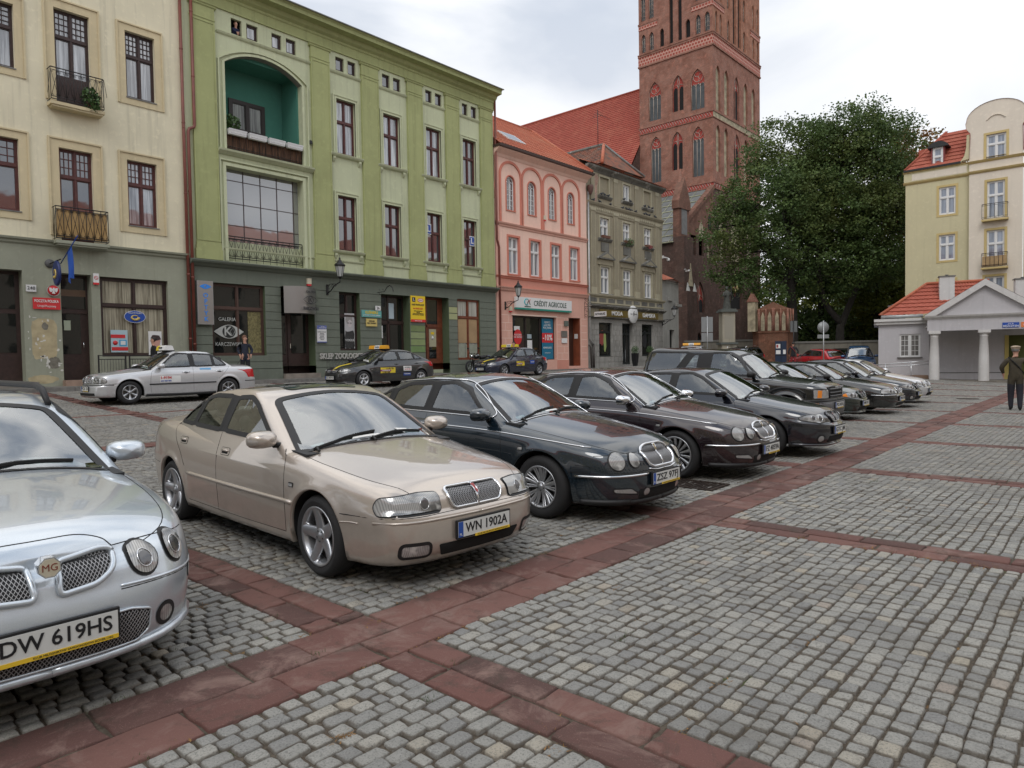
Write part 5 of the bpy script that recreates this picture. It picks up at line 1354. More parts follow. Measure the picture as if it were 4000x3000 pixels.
o=sign_thing('optician_sign','tall steel sign with blue letters OPTYK beside the downpipes');board(o,11.90,12.48,3.16,4.78,SGS,y=-.06,t=.10,edge=ZINC);LB_=M('bright blue letters',(.03,.24,.75),.4)
for k,ch in enumerate('OPTYK'):ftext(o,ch,12.20,4.24-k*.225,.24,LB_,y=-.165,name='letter',bold=.004)
q=MB([LB_]);n_=16;P=[(11.97+.46*i/n_,4.58+.09*math.sin(math.pi*i/n_))for i in range(n_+1)];q.add([(a,-.166,b)for a,b in P+[(a,9.16-b)for a,b in reversed(P[1:-1])]],[tuple(range(2*n_))],LB_);q.build('eye_logo',parent=o);ftext(o,'K',12.2,4.58,.14,SGS,y=-.168)
o=sign_thing('canopy_sign','curved steel sign with the Karczewski eye logo over the recessed door');q=MB([SGS]);n_=18;vs=[]
for i in range(n_+1):
    a=i/n_;x_=15.42+1.60*a;y_=-.62*math.sin(math.pi*(a*.82+.18))**.8 if a>0 else-.35;vs+=[(x_,-.10-.50*math.sin(math.pi*min(1,a*.9+.1)),3.70),(x_,-.10-.50*math.sin(math.pi*min(1,a*.9+.1)),4.82)]
q.add(vs,[(2*i,2*i+2,2*i+3,2*i+1)for i in range(n_)],SGS,True);q.add([v for v in vs[::2]]+[(17.02,0,3.70),(15.42,0,3.70)],[tuple(range(n_+3))],SGS);q.add([v for v in vs[1::2]]+[(17.02,0,4.82),(15.42,0,4.82)],[tuple(reversed(range(n_+3)))],SGS);q.build('shield',parent=o)
ry=Matrix.Rotation(R(14),4,'Z')@RFY
text('GALERIA',.15,INK,o,(16.48,-.615,4.60),ry,mw=.55);text('KARCZEWSKI',.19,INK,o,(16.46,-.625,3.90),ry,mw=.86,bold=.004);q=MB([INK]);P=[(16.05+.80*i/16,4.26+.17*math.sin(math.pi*i/16))for i in range(17)];P2=P+[(a,8.52-b)for a,b in reversed(P[1:-1])]
q.tube([(a,-.625+.25*(a-16.45),b)for a,b in P2],.010,4,INK,closed=True);q.tube([(16.45+.15*math.cos(a/9*math.pi),-.63+.25*.15*math.cos(a/9*math.pi),4.26+.15*math.sin(a/9*math.pi))for a in range(18)],.013,4,INK,closed=True);q.build('eye_logo',parent=o);text('K',.26,INK,o,(16.44,-.635,4.26),ry)
dd=MB([WOODD,GLS]);dd.box(15.44,17.01,.50,.56,1.18,4.8);dd.box(15.52,15.88,.48,.50,2.0,4.4,GLS);dd.box(16.15,16.86,.48,.50,2.05,4.4,GLS);dd.box(15.98,16.04,.47,.50,1.2,4.7);o=dd.build('door',parent=H);hd=MB([CHR]);hd.box(16.06,16.10,.44,.48,2.25,2.45);hd.build('handle',parent=o)
dd=MB([M('door step stone',(.27,.235,.20),.85,var=.3,vscale=3)]);dd.box(15.45,17.1,-.25,.5,.95,1.18);dd.build('door_step',parent=H)
window(H,18.29,19.40,2.15,4.78,WOODD,GLS,y=.26,cols=2,tr=.60,fw=.07)
dd=MB([WOODD,GLS]);dd.box(20.63,22.35,.50,.56,1.12,4.82);dd.box(20.70,21.32,.48,.50,3.62,4.70,GLS);dd.box(21.42,22.25,.48,.50,3.62,4.70,GLS);dd.box(20.72,21.28,.48,.50,1.9,3.4,GLS);dd.box(21.50,22.2,.48,.50,1.9,3.4,GLS);dd.box(20.63,22.35,.46,.50,3.45,3.56);dd.box(21.34,21.42,.46,.50,1.2,4.8);o=dd.build('door',parent=H)
q=MB([PAPER]);q.box(20.75,21.05,.47,.478,2.75,3.35);q.box(20.73,20.98,.47,.478,2.2,2.6);q.box(21.44,21.75,.47,.478,3.7,4.45,M('blue print sheet',(.45,.55,.6),.6));q.build('notice',parent=o)
dd=MB([WOODO,GLS,M('door glass blind',(.42,.40,.27),.5)]);dd.box(23.35,24.97,.50,.56,1.18,4.86);dd.box(23.40,23.80,.48,.50,3.52,4.75,GLS);dd.box(23.90,24.60,.48,.50,3.52,4.75,GLS);dd.box(23.42,23.72,.48,.50,1.9,3.3,GLS);dd.box(24.02,24.50,.48,.50,2.35,3.25,dd.mats[2]);dd.box(24.02,24.50,.48,.50,1.75,2.33,GLS);dd.box(23.35,24.7,.46,.50,3.34,3.46);dd.box(23.80,23.88,.46,.50,1.2,4.8);o=dd.build('door',parent=H)
q=MB([SGY,SGW,SGR]);q.box(24.14,24.36,.47,.478,2.98,3.1,SGY);q.lathe([(0,.468),(.09,.468),(.09,.478)],14,org=(24.26,0,2.8),axis=1,mat=SGW);q.build('sticker',parent=o)
o=window(H,25.60,27.28,1.65,4.86,WOODO,GL3,y=.08,cols=2,tr=.70,fw=.08,mull=.09,name='shop_window');q=MB([M('brown packing paper',(.40,.27,.145),.85,var=.15,vscale=2),M('pale plastic sheet',(.33,.35,.28),.5,var=.2)]);q.box(25.68,27.14,.10,.115,2.55,3.84,q.mats[0]);q.box(25.68,26.2,.10,.115,1.74,2.52,q.mats[1]);q.box(26.24,27.14,.10,.112,1.78,2.46,q.mats[1]);q.build('paper_cover',parent=o)
o=sign_thing('price_board','white price list with blue heading right of the recessed shop door');board(o,17.08,17.56,2.50,3.24,SGW);q=MB([M('pale blue heading',(.12,.16,.42),.5)]);q.box(17.08,17.56,-.066,-.06,3.08,3.24);q.box(17.08,17.56,-.066,-.06,2.50,2.54);q.build('heading',parent=o);ftext(o,'OPTYK\nKARCZEWSKI',17.36,3.16,.06,SGW,y=-.068)
ftext(o,'badanie wzroku\nokulary\nsoczewki\noprawy\nsłoneczne\nserwis',17.32,2.80,.065,INK,y=-.062)
o=sign_thing('advert_poster','black and white fashion poster of a woman with glasses in the narrow window','poster');board(o,18.72,19.26,2.25,3.85,M('poster grey',(.50,.49,.50),.5),y=.255,t=.01,name='sheet');q=MB([M('poster dark print',(.05,.05,.05),.6,var=.6,vscale=16),M('poster pale skin',(.60,.55,.56),.5),M('poster hair',(.34,.32,.31),.6)])
blob(q,18.98,2.65,.26,.42,q.mats[0],-.242,20,.12,3,True);blob(q,18.97,3.55,.20,.22,q.mats[2],-.241,20,.15,4);blob(q,19.0,3.38,.13,.17,q.mats[1],-.239,18,.05,5);q.tube([(18.90+.045*math.cos(a),.236,3.40+.03*math.sin(a))for a in np.linspace(0,6.3,14)],.008,4,INK);q.tube([(19.05+.045*math.cos(a),.236,3.40+.03*math.sin(a))for a in np.linspace(0,6.3,14)],.008,4,INK);q.build('portrait',parent=o);ftext(o,'VOGUE',18.98,2.62,.15,SGW,y=.234)
o=sign_thing('furrier_sign','turquoise sign reading KUSNIERZ between the window and the double door');board(o,19.46,20.58,3.69,4.01,SGT);ftext(o,'KUŚNIERZ',20.02,3.90,.17,SGY,mw=.72,bold=.003);ftext(o,'SZYCIE SKÓRY, PRZERÓBKI, NAPRAWY',20.02,3.77,.07,SGW,mw=.98)
o=sign_thing('office_plate','small yellow plate below the turquoise sign');board(o,19.70,20.32,3.27,3.62,M('pale yellow plate',(.60,.47,.16),.5));ftext(o,'KANCELARIA\nRADCY PRAWNEGO',20.01,3.46,.10,INK,mw=.5)
o=sign_thing('house_number','black on white number plate 26 above the turquoise sign');board(o,20.22,20.52,4.02,4.23,SGW,y=-.07,t=.02);ftext(o,'26',20.37,4.125,.17,INK,y=-.095)
o=sign_thing('school_sign','large yellow driving school sign between the two doors');board(o,22.38,23.32,3.55,4.84,SGY);q=MB([SGR,INK,SGW]);q.box(22.38,23.32,-.066,-.06,3.55,3.68,SGR);q.add([(23.02+.20*math.cos(a/8*math.pi),-.064,4.63+.10*math.sin(a/8*math.pi))for a in range(16)],[tuple(range(16))],SGR);q.add([(23.02+.17*math.cos(a/8*math.pi),-.067,4.63+.075*math.sin(a/8*math.pi))for a in range(16)],[tuple(range(16))],SGW);q.box(22.48,22.68,-.066,-.06,4.54,4.76,INK);q.build('print',parent=o)
ftext(o,'L',22.58,4.65,.20,SGW,y=-.07);ftext(o,'ORENT',23.02,4.63,.08,SGR,y=-.07);ftext(o,'KURSY PRAWA JAZDY',22.85,4.40,.11,INK,mw=.80,bold=.002);ftext(o,'kat. A,B1,B,C,D,E,T',22.85,4.22,.10,SGR,mw=.62,bold=.002);ftext(o,'KURSY UZUPEŁNIAJĄCE\nBADANIA\nKURSY NA WÓZKI WIDŁOWE\nKURSY PRZEWOZU TOWARÓW',22.85,4.0,.062,INK,mw=.74);ftext(o,'www.orent.pl',22.85,3.615,.08,SGW,y=-.07)
LWH=M('grey cut out letters',(.44,.43,.40),.6);o=sign_thing('pet_shop_lettering','grey cut out letters SKLEP ZOOLOGICZNY low on the green wall','lettering');ftext(o,'SKLEP ZOOLOGICZNY',18.54,1.89,.34,LWH,y=-.05,ext=.02,mw=2.7,bold=.012)
o=thing('iron_railing','wrought iron railing with scrolls below the pet shop letters','railing',(DX,0,0),R(90));q=MB([IRON]);
q.tube([(16.98,-.9,1.74),(19.6,-.9,1.74)],.013,5,IRON);q.tube([(16.98,-.9,1.12),(19.6,-.9,1.12)],.013,5,IRON)
for k in range(19):
    x_=16.98+k*.145;q.tube([(x_,-.9,.97),(x_,-.9,1.86)],.008,4,IRON);q.tube([(x_+.07+.04*math.cos(t*.8)*(1-t/10),-.9,1.62+.05*math.sin(t*.8)*(1-t/10))for t in range(9)],.005,4,IRON);q.tube([(x_+.07,-.9,1.62),(x_+.02,-.9,1.14)],.005,4,IRON)
q.build('bars',parent=o)
o=sign_thing('wall_lamp','thin black arched lamp arm with scrolls above the double door','lamp arm');q=MB([IRON]);q.tube([(20.4,-.05,4.86),(20.4,-.55,4.86),(20.4,-.75,5.05),(20.4,-.95,5.12),(20.4,-1.15,5.0),(20.4,-1.2,4.82)],.018,6,IRON)
for y_,z_ in((-.2,4.96),(-.2,4.76),(-.45,4.96)):q.tube([(20.4,y_+.06*math.cos(t*.8)*(1-t/10),z_+.06*math.sin(t*.8)*(1-t/10))for t in range(9)],.008,4,IRON)
q.build('arm',parent=o)
def alarm(u,z,label):
    o=sign_thing('alarm_box',label,'alarm');q=MB([M('cream siren casing',(.60,.55,.42),.5)]);q.box(u-.10,u+.10,-.10,0,z,z+.24);q.build('casing',parent=o);q=MB([SGR]);q.box(u-.09,u+.09,-.095,0,z-.08,z);q.build('lens',parent=o)
alarm(16.75,5.0,'cream siren box with red base on the green wall left of the lantern');alarm(29.75,4.40,'small siren box with red base under the lantern of the pink house');alarm(32.95,9.98,'siren box with red base between the arched windows of the pink house')
for(u,z,lab)in((23.75,8.30,'blue L plate stuck in the third window from the right corner'),(26.85,8.05,'blue L plate stuck in the window nearest the pink house')):
    o=sign_thing('learner_plate','white framed '+lab,'sign');board(o,u-.17,u+.20,z-.30,z+.22,SGW,y=.09,t=.01);board(o,u-.13,u+.16,z-.26,z+.18,SGB,y=.078,t=.004,name='blue_field');ftext(o,'L',u+.02,z-.04,.42,SGW,y=.07,bold=.01)
o=sign_thing('camera_box','tiny black box on the wall right of the arched loggia','camera');board(o,16.95,17.05,11.0,11.14,IRON,t=.10,name='casing')
def lantern():
    o=thing('wall_lantern','black iron wall lantern beside the alarm box of the green house','lantern',(DX,17.68,4.95),0,'iron lanterns on scrolled brackets')
    q=MB([IRON]);q.box(0,.03,-.05,.05,-.36,.10);q.tube([(0,0,-.30),(.25,0,-.22),(.6,0,.02),(.98,0,.12),(1.0,0,.30)],.022,6)
    q.tube([(0,0,.05),(.3,0,.10),(.7,0,.06),(.98,0,.12)],.014,5)
    for(cx,cz,r_)in((.18,-.06,.12),(.42,-.02,.10),(.66,.0,.06),(.12,-.24,.06)):q.tube([(cx+r_*math.cos(t*.7)*(1-t/14),0,cz+r_*math.sin(t*.7)*(1-t/14))for t in range(12)],.012,5)
    q.build('bracket',parent=o)
    q=MB([IRON]);n=6;r0,r1,z0,z1=.11,.20,.36,.82
    q.lathe([(.03,.26),(.05,.30),(.11,.34),(.115,.36),(.0,.36)],6,org=(1.0,0,0))
    for k in range(6):a=k*math.pi/3;q.tube([(1+r0*math.cos(a),r0*math.sin(a),z0),(1+r1*math.cos(a),r1*math.sin(a),z1)],.011,4)
    q.lathe([(.21,.80),(.24,.84),(.20,.90),(.10,.98),(.09,1.04),(.05,1.06),(.035,1.12),(.045,1.14),(.012,1.18),(.006,1.28),(0,1.29)],12,org=(1.0,0,0));q.build('housing',parent=o)
    q=MB([M('lantern glass',(.42,.43,.42),.25)]);q.lathe([(.105,.36),(.195,.80)],6,org=(1.0,0,0),smooth=False);q.build('glass',parent=o)
    return o
L0=lantern()
for(x,y,z,lab,rz)in((DX,29.35,4.80,'black iron wall lantern at the left end of the white bank sign',0),(DX,47.0,4.35,'black iron wall lantern on the corner of the grey fashion shop',0)):
    c=copy_tree(L0);c.location=(x,y,z);c.rotation_euler=(0,0,rz);c['label']=lab
pipe=MB([BRPIPE]);pipe.tube([(28.66,-.10,15.9),(28.66,-.10,8.3),(28.75,-.10,8.1),(28.82,-.10,7.9),(28.82,-.10,.98)],.06,8,BRPIPE)
o=pipe.build('downpipe');o.location=(DX,0,0);o.rotation_euler=(0,0,R(90));tag(o,'dark red downpipe between the green house and the pink house','downpipe')
# ================================================================ pink house (bank)
PNK=stucco('light pink render',(.82,.56,.46),.07,.10);PND=stucco('salmon trim',(.60,.22,.16),.08,.06);PNM=stucco('mid pink ground floor',(.70,.40,.32),.08,.06);PNG=stucco('deep salmon band',(.62,.28,.215),.08,.06)
H=house('townhouse','pink bank house with orange arches and bright tiled roof')
aw=[(29.60,30.30,10.10,12.02),(31.49,32.19,10.10,12.02),(33.42,34.10,10.10,12.02),(35.32,35.98,10.10,12.02)]
rw_=[(29.70,30.60,6.50,8.60),(31.64,32.54,6.52,8.60),(33.62,34.52,6.54,8.60),(35.52,36.42,6.56,8.60)]
w=MB([PNK,PND]);holes_wall(w,28.62,37.34,6.35,13.2,[(*q_,.18)for q_ in aw]+[(*q_,.18)for q_ in rw_],PNK,rev=PND)
for(a,b,c,e)in aw:arch_fill(w,a,b,e-.35,e,e+.001,PNK,0,.18,'round',12,rev=PND)
w.build('upper_wall',parent=H)
w=MB([PNM,PNG]);holes_wall(w,28.62,37.34,.9,5.70,[(29.95,34.0,1.58,4.16,.25),(35.28,36.52,1.15,4.20,.6)],PNM,rev=PNM)
w.box(28.62,37.34,-.004,0,5.74,6.28,PNG);w.quad((37.34,0,.9),(37.34,9,.9),(37.34,9,13.3),(37.34,0,13.3),PNK);w.box(28.62,37.34,0,.02,5.70,6.36,PNM)
w.box(34.08,35.22,-.02,0,.95,1.55,PNG);w.build('ground_floor_wall',parent=H)
jn=MB([M('pale joint line',(.80,.62,.52),.9)])
for z_ in(1.58,1.98,2.40,2.84,3.28,3.72,4.16):
    jn.box(29.0,29.9,-.006,0,z_-.012,z_+.012);jn.box(34.1,35.2,-.006,0,z_-.012,z_+.012);jn.box(36.6,37.2,-.006,0,z_-.012,z_+.012)
for k,z_ in enumerate((1.58,1.98,2.40,2.84,3.28,3.72)):
    zt=(1.98,2.40,2.84,3.28,3.72,4.16)[k];dx_=.28 if k%2 else 0
    for x_ in(29.0,29.35+dx_,34.1,34.55+dx_,35.2,36.6):jn.box(x_-.010,x_+.010,-.0055,0,z_+.012,zt-.012)
jn.box(29.88,34.08,-.03,0,4.16,4.24);jn.build('joint_lines',parent=H)
d=MB([PND,PNK,PNM,M('dark gutter',(.06,.035,.03),.5)])
for k,(a,b,c,e)in enumerate(aw):
    ca=(a+b)/2;q0,q1=ca-.82,ca+.82
    arch_band(d,q0,q1,12.0,12.72,.14,.06,PND,9.36,'round',18);arch_band(d,a-.0,b+.0,e-.35,e,.07,.03,PND,c,'round',12);d.box(a-.07,b+.07,-.05,.1,c-.06,c,PND)
for(a,b,c,e)in rw_:surround(d,a,b,c,e,.12,.03,PND,bottom=False);d.box(a-.12,b+.12,-.06,.1,c-.06,c-.001,PND)
moulding(d,28.62,37.34,[(.02,9.10),(.05,9.14),(.05,9.20),(.12,9.26),(.15,9.34)],PNM);moulding(d,28.62,37.34,[(.02,6.20),(.06,6.24),(.08,6.30),(.14,6.35)],PND);moulding(d,28.62,37.34,[(.03,5.50),(.08,5.56),(.10,5.62),(.16,5.70),(.17,5.74)],PNM)
d.box(28.62,28.92,-.05,0,.97,13.2,PNM)
moulding(d,28.60,37.42,[(.02,12.95),(.06,13.0),(.12,13.10),(.40,13.30),(.42,13.36)],PNK);moulding(d,28.55,37.55,[(.40,13.36),(.56,13.38),(.58,13.50),(.46,13.50)],d.mats[3])
d.build('wall_mouldings',parent=H)
rf=MB([TILE1]);tile_roof(rf,(28.60,-.55,13.48),(8.75,0,0),(0,5.05,3.75),36,19,TILE1,.035,.03,4);rf.tube([(28.6,4.5,17.26),(37.35,4.5,17.26)],.11,8,TILE1);rf.tube([(37.30,-.55,13.55),(37.30,4.5,17.28)],.10,8,TILE1)
rf.add([(37.34,-.0,13.3),(37.34,9,13.3),(37.34,4.5,17.2)],[(0,1,2)],TILE1);rf.quad((28.6,4.5,17.2),(37.35,4.5,17.2),(37.35,9.5,13.4),(28.6,9.5,13.4),TILE1);rf.build('roof',parent=H)
sk=MB([WHT,glassmat('roof window glass',(.12,.13,.14),ior=1.7)]);O_=Vector((30.5,.55,14.30));U_=Vector((1.5,0,0));V_=Vector((0,.80,.595))*.62;N_=Vector((0,-.6,.8))
def slab_on(mb,O,U,V,N_,t,mat):
    a=[O,O+U,O+U+V,O+V];b=[p+N_*t for p in a];mb.add(a+b,[(4,5,6,7),(0,1,5,4),(1,2,6,5),(2,3,7,6),(3,0,4,7)],mat)
slab_on(sk,O_,U_,V_*1.9,N_,.10,WHT);slab_on(sk,O_+U_*.07+V_*.12,U_*.86,V_*1.66,N_,.105,sk.mats[1]);sk.build('roof_window',parent=H)
for i,(a,b,c,e)in enumerate(aw):
    f=MB([WHT]);y=.08
    P=[(a+.03,c+.03)]+arch_pts(a+.03,b-.03,e-.35,e-.03,'round',12)+[(b-.03,c+.03)]
    f.tube([(p[0],y+.03,p[1])for p in P],.035,4,WHT,closed=True,smooth=False);cx_=(a+b)/2;f.box(cx_-.03,cx_+.03,y,y+.06,c+.05,e-.42)
    for x_ in(a+.19,b-.19):f.box(x_-.008,x_+.008,y+.02,y+.05,c+.05,e-.45)
    for k in range(1,5):z_=c+(e-.45-c)*k/5;f.box(a+.05,b-.05,y+.021,y+.049,z_-.01,z_+.01)
    for cx2 in((a+cx_)/2+.01,(b+cx_)/2-.01):f.tube([(cx2+.14*math.cos(t*math.pi/8),y+.03,e-.45+.14*math.sin(t*math.pi/8))for t in range(9)],.018,4,WHT)
    f.tube([(cx_+.10*math.cos(t*math.pi/6),y+.03,e-.17+.10*math.sin(t*math.pi/6))for t in range(12)],.016,4,WHT,closed=True)
    o=f.build('window',parent=H);p=MB([GL1]);p.add([(x_,y+.045,z_)for x_,z_ in P],[tuple(range(len(P)))]);p.build('pane',parent=o)
for(a,b,c,e)in rw_:window(H,a,b,c,e,WHT,GL2,y=.10,cols=2,tr=.68,fw=.06)
o=window(H,29.95,34.0,1.58,4.16,M('dark bank frame',(.03,.022,.02),.4),GLS,y=.18,cols=3,tr=None,fw=.08,mull=.09,name='shop_window')
q=MB([WOODD,SGW]);q.box(30.05,31.15,.15,.20,1.65,3.05,WOODD);q.box(31.42,31.85,.15,.17,2.05,2.75,SGW);q.box(31.42,31.8,.15,.17,2.85,3.1,M('pale notice',(.35,.42,.45),.6));q.box(30.25,30.75,.15,.17,3.3,3.55,SGW);q.build('shop_display',parent=o)
dd=MB([M('dark entrance wood',(.05,.02,.012),.5),M('open door leaf',(.23,.065,.03),.5,var=.2)]);dd.box(35.29,36.51,.52,.58,1.15,4.20,dd.mats[0]);dd.add([(36.50,.02,1.16),(36.50,.55,1.16),(36.50,.55,4.18),(36.50,.02,4.18),(36.44,.02,1.16),(36.44,.55,1.16),(36.44,.55,4.18),(36.44,.02,4.18)],[(4,5,6,7),(0,4,7,3),(0,3,2,1)],dd.mats[1]);o=dd.build('door',parent=H)
q=MB([SGW]);q.box(36.42,36.43,.15,.42,2.9,3.2);q.build('notice',parent=o)
o=sign_thing('bank_sign','white bank sign CREDIT AGRICOLE with a green base strip');board(o,30.08,35.36,4.60,5.22,SGW,y=-.04,t=.16);board(o,30.08,35.36,4.50,4.60,M('bank green',(.02,.26,.20),.4),y=-.04,t=.155,name='green_strip');BNK=M('bank dark lettering',(.05,.09,.07),.5);ftext(o,'CRÉDIT AGRICOLE',33.22,4.89,.42,BNK,y=-.205,mw=3.15,bold=.006)
TQ=M('logo turquoise',(.03,.42,.48),.4);q=MB([TQ,BNK,SGR]);q.tube([(31.0+.20*math.cos(a),-.21,4.95+.18*math.sin(a))for a in np.linspace(.9,5.4,18)],[.012+.018*math.sin(k/17*math.pi)for k in range(18)],6,TQ);q.tube([(31.0,-.212,4.80),(31.18,-.212,5.08),(31.30,-.212,4.80)],.022,5,BNK);q.tube([(31.08,-.214,4.90),(31.34,-.214,5.12)],.014,5,SGR);q.box(30.8,31.34,-.215,-.205,4.66,4.71,BNK);q.build('logo',parent=o)
o=sign_thing('bank_poster','tall blue and red bank poster with -10% in the shop window','poster');PB=M('poster deep cyan',(.015,.16,.27),.4);board(o,32.78,33.86,1.62,4.08,PB,y=.16,t=.012,name='sheet');q=MB([SGR]);q.box(32.78,33.86,.138,.146,2.62,3.20);q.build('red_field',parent=o);ftext(o,'-10%',33.30,2.91,.50,SGW,y=.13,mw=.92,bold=.008);ftext(o,'ODDAMY CI\nza GAZ, PRĄD,\nWODĘ, TELEFON.',33.30,3.68,.17,SGW,y=.14,mw=.82);ftext(o,'NOWE KONTO',33.30,2.30,.17,SGW,y=.14,mw=.80);ftext(o,'credit-agricole.pl',33.30,2.0,.08,SGW,y=.14)
o=sign_thing('bank_sticker','round red window sticker beside the bank entrance','sticker');q=MB([SGR]);q.add([(30.55+.36*math.cos(a/12*math.pi),.13,2.95+(.42 if a<13 else .48)*math.sin(a/12*math.pi))for a in range(24)],[tuple(range(24))]);q.build('disc',parent=o);ftext(o,'RODZINA\nNA SWOIM',30.55,2.98,.14,SGW,y=.12)
o=sign_thing('notary_sign','white NOTARIUSZ sign hanging from a scrolled iron bracket',loc=(DX,0,0));q=MB([IRON]);q.tube([(37.0,-.02,4.95),(37.0,-1.75,4.95)],.018,6);
for(y_,z_,r_)in((-.2,5.15,.16),(-.45,5.12,.14),(-.18,4.72,.18),(-.12,4.35,.14),(-.1,5.4,.1),(-.32,5.35,.08)):q.tube([(37.0,y_+r_*math.cos(t*.7)*(1-t/13),z_+r_*math.sin(t*.7)*(1-t/13))for t in range(12)],.012,4)
q.tube([(37.0,-.02,5.3),(37.0,-.02,4.2)],.012,4);[q.tube([(37.0,y_,4.95),(37.0,y_,4.55)],.005,4)for y_ in(-.85,-1.6)];q.build('bracket',parent=o)
q=MB([SGW]);q.box(36.985,37.015,-1.68,-.78,4.27,4.58);q.build('board',parent=o);text('NOTARIUSZ',.19,INK,o,(36.975,-1.23,4.42),Matrix(((0,0,-1,0),(-1,0,0,0),(0,1,0,0),(0,0,0,1))),mw=.78,bold=.004)
o=sign_thing('name_plates','grey and white office plates beside the dark open entrance','plates');board(o,34.45,35.05,2.95,3.35,SGS);board(o,34.48,35.03,2.60,2.90,SGW);board(o,34.75,35.15,3.65,3.98,M('grey intercom',(.12,.14,.12),.5),t=.06)
pipe=MB([ZINC,M('dark pipe foot',(.06,.05,.045),.6)]);pipe.tube([(37.42,-.10,12.4),(37.42,-.10,2.95),(37.6,-.10,2.7),(37.85,-.10,2.5)],.06,8,ZINC);pipe.tube([(37.85,-.10,2.5),(37.85,-.10,.98)],.07,8,pipe.mats[1]);pipe.tube([(37.30,-.12,2.5),(37.50,-.12,2.3),(37.55,-.12,.98)],.055,8,pipe.mats[1]);pipe.lathe([(.06,-.3),(.16,-.1),(.20,.15),(.20,.3),(.0,.3)],12,org=(37.52,-.22,12.5),mat=M('rusty hopper',(.12,.06,.05),.6))
o=pipe.build('downpipe');o.location=(DX,0,0);o.rotation_euler=(0,0,R(90));tag(o,'grey zinc downpipe with hopper between the pink and the grey house','downpipe')
# ================================================================ grey weathered house (fashion shop)
GY=stucco('weathered grey brown render',(.32,.285,.205),.22,.16,patch=((.36,.33,.25),.9,.66));GYL=stucco('pale plaster trim',(.42,.385,.28),.2,.15);SOOT=stucco('sooty stone',(.20,.195,.175),.45,.35,patch=((.34,.33,.30),1.4,.58));STN=stucco('grey stone quoins',(.34,.33,.305),.35,.22,patch=((.40,.39,.36),1.2,.60))
H=house('townhouse','weathered grey brown house with pediments over a fashion shop')
f3=[(38.90,39.95,12.42,13.66),(41.72,42.62,12.50,13.66),(44.42,45.44,12.45,13.66)];f2=[(38.86,39.90,9.60,10.98),(41.64,42.60,9.62,11.0),(44.46,45.46,9.62,11.0)];f1=[(38.88,39.92,5.92,7.72),(41.62,42.66,5.92,7.74),(44.46,45.48,5.92,7.72)]
w=MB([GY,GYL,brickmat('bare pinkish brick',(.42,.22,.16),(.36,.19,.14),(.45,.42,.36),ms=.02)]);holes_wall(w,37.36,47.05,5.20,14.1,[(*q_,.14)for q_ in f3+f2+f1],GY,rev=GYL);w.quad((47.05,0,.9),(47.05,9,.9),(47.05,9,14.1),(47.05,0,14.1),GY)
blob(w,38.2,12.75,.42,.95,w.mats[2],.004,20,.22,7);blob(w,38.5,13.4,.3,.4,w.mats[2],.0045,16,.3,8)
w.build('upper_wall',parent=H)
w=MB([STN,GAP]);holes_wall(w,37.36,47.05,.9,4.30,[(38.62,40.18,1.73,4.0,.25),(41.45,42.78,1.15,4.02,.3),(44.05,45.62,1.73,4.02,.25)],STN,joints=[1.35,1.72,2.08,2.44,2.80,3.16,3.52,3.88])
for k,z_ in enumerate((1.35,1.72,2.08,2.44,2.80,3.16,3.52)):
    for x_ in((37.9,38.3)if k%2 else(38.1,))+((40.6,41.1)if k%2 else(40.4,40.9,41.3))+((43.1,43.7)if k%2 else(43.3,43.9))+((46.0,46.6)if k%2 else(45.8,46.3,46.8)):w.box(x_-.008,x_+.008,-.001,0,z_+.02,z_+.35,GAP)
w.build('ground_floor_wall',parent=H)
d=MB([GYL,GY,SOOT,LEAD])
for(a,b,c,e)in f3+f2+f1:surround(d,a,b,c,e,.12,.04,GYL,bottom=False);moulding(d,a-.25,b+.25,[(.04,c-.20),(.12,c-.12),(.18,c-.04),(.18,c)],SOOT)
for(a,b,c,e)in f1:
    cx_=(a+b)/2;d.prism([(cx_-.95,e+.50),(cx_+.95,e+.50),(cx_+.95,e+.58),(cx_,e+1.0),(cx_-.95,e+.58)][::1],1,-.24,0,SOOT)
    d.prism([(cx_-.70,e+.585),(cx_+.70,e+.585),(cx_,e+.88)],1,-.25,-.235,GY);d.box(cx_-.85,cx_+.85,-.10,0,e+.12,e+.50,GY);d.box(cx_-.45,cx_+.45,-.06,-0.,e+1.02,c+3.62-.20,SOOT)
for a in(37.75,40.45,43.15,46.0):
    d.box(a,a+.55,-.06,0,6.2,11.3,GY);
    for(p,q_)in((a+.03,a+.07),(a+.48,a+.52)):d.box(p,q_,-.075,-.06,6.5,11.1,GYL)
    d.box(a-.03,a+.58,-.09,0,5.88,6.3,GYL);d.box(a-.03,a+.58,-.09,0,11.3,11.5,GYL);d.box(a+.06,a+.49,-.06,0,11.95,13.8,GY);d.box(a+.03,a+.52,-.08,0,13.55,13.8,GYL)
moulding(d,37.36,47.1,[(.03,11.20),(.05,11.26),(.05,11.62),(.12,11.70),(.18,11.82),(.18,11.88)],GY)
for k in range(34):x_=37.7+k*.275;d.lathe([(.02,-.075),(.085,-.075),(.10,-.06),(.10,-.05)],10,org=(x_,0,11.44),axis=1,mat=GYL)
moulding(d,37.36,47.15,[(.05,5.20),(.10,5.24),(.10,5.30)],GYL);d.box(37.36,47.06,-.05,0,5.30,5.68,GYL)
for k in range(9):d.box(37.55+k*1.07,38.35+k*1.07,-.055,-.05,5.34,5.62,SOOT)
moulding(d,37.36,47.2,[(.06,5.68),(.16,5.74),(.20,5.82),(.20,5.86)],GYL);moulding(d,37.36,47.2,[(.05,4.90),(.12,4.96),(.26,5.04),(.28,5.12),(.05,5.19)],SOOT)
moulding(d,37.36,47.05,[(.05,4.25),(.22,4.32),(.24,4.38)],SOOT);d.box(37.36,47.05,-.04,0,4.38,4.90,GY)
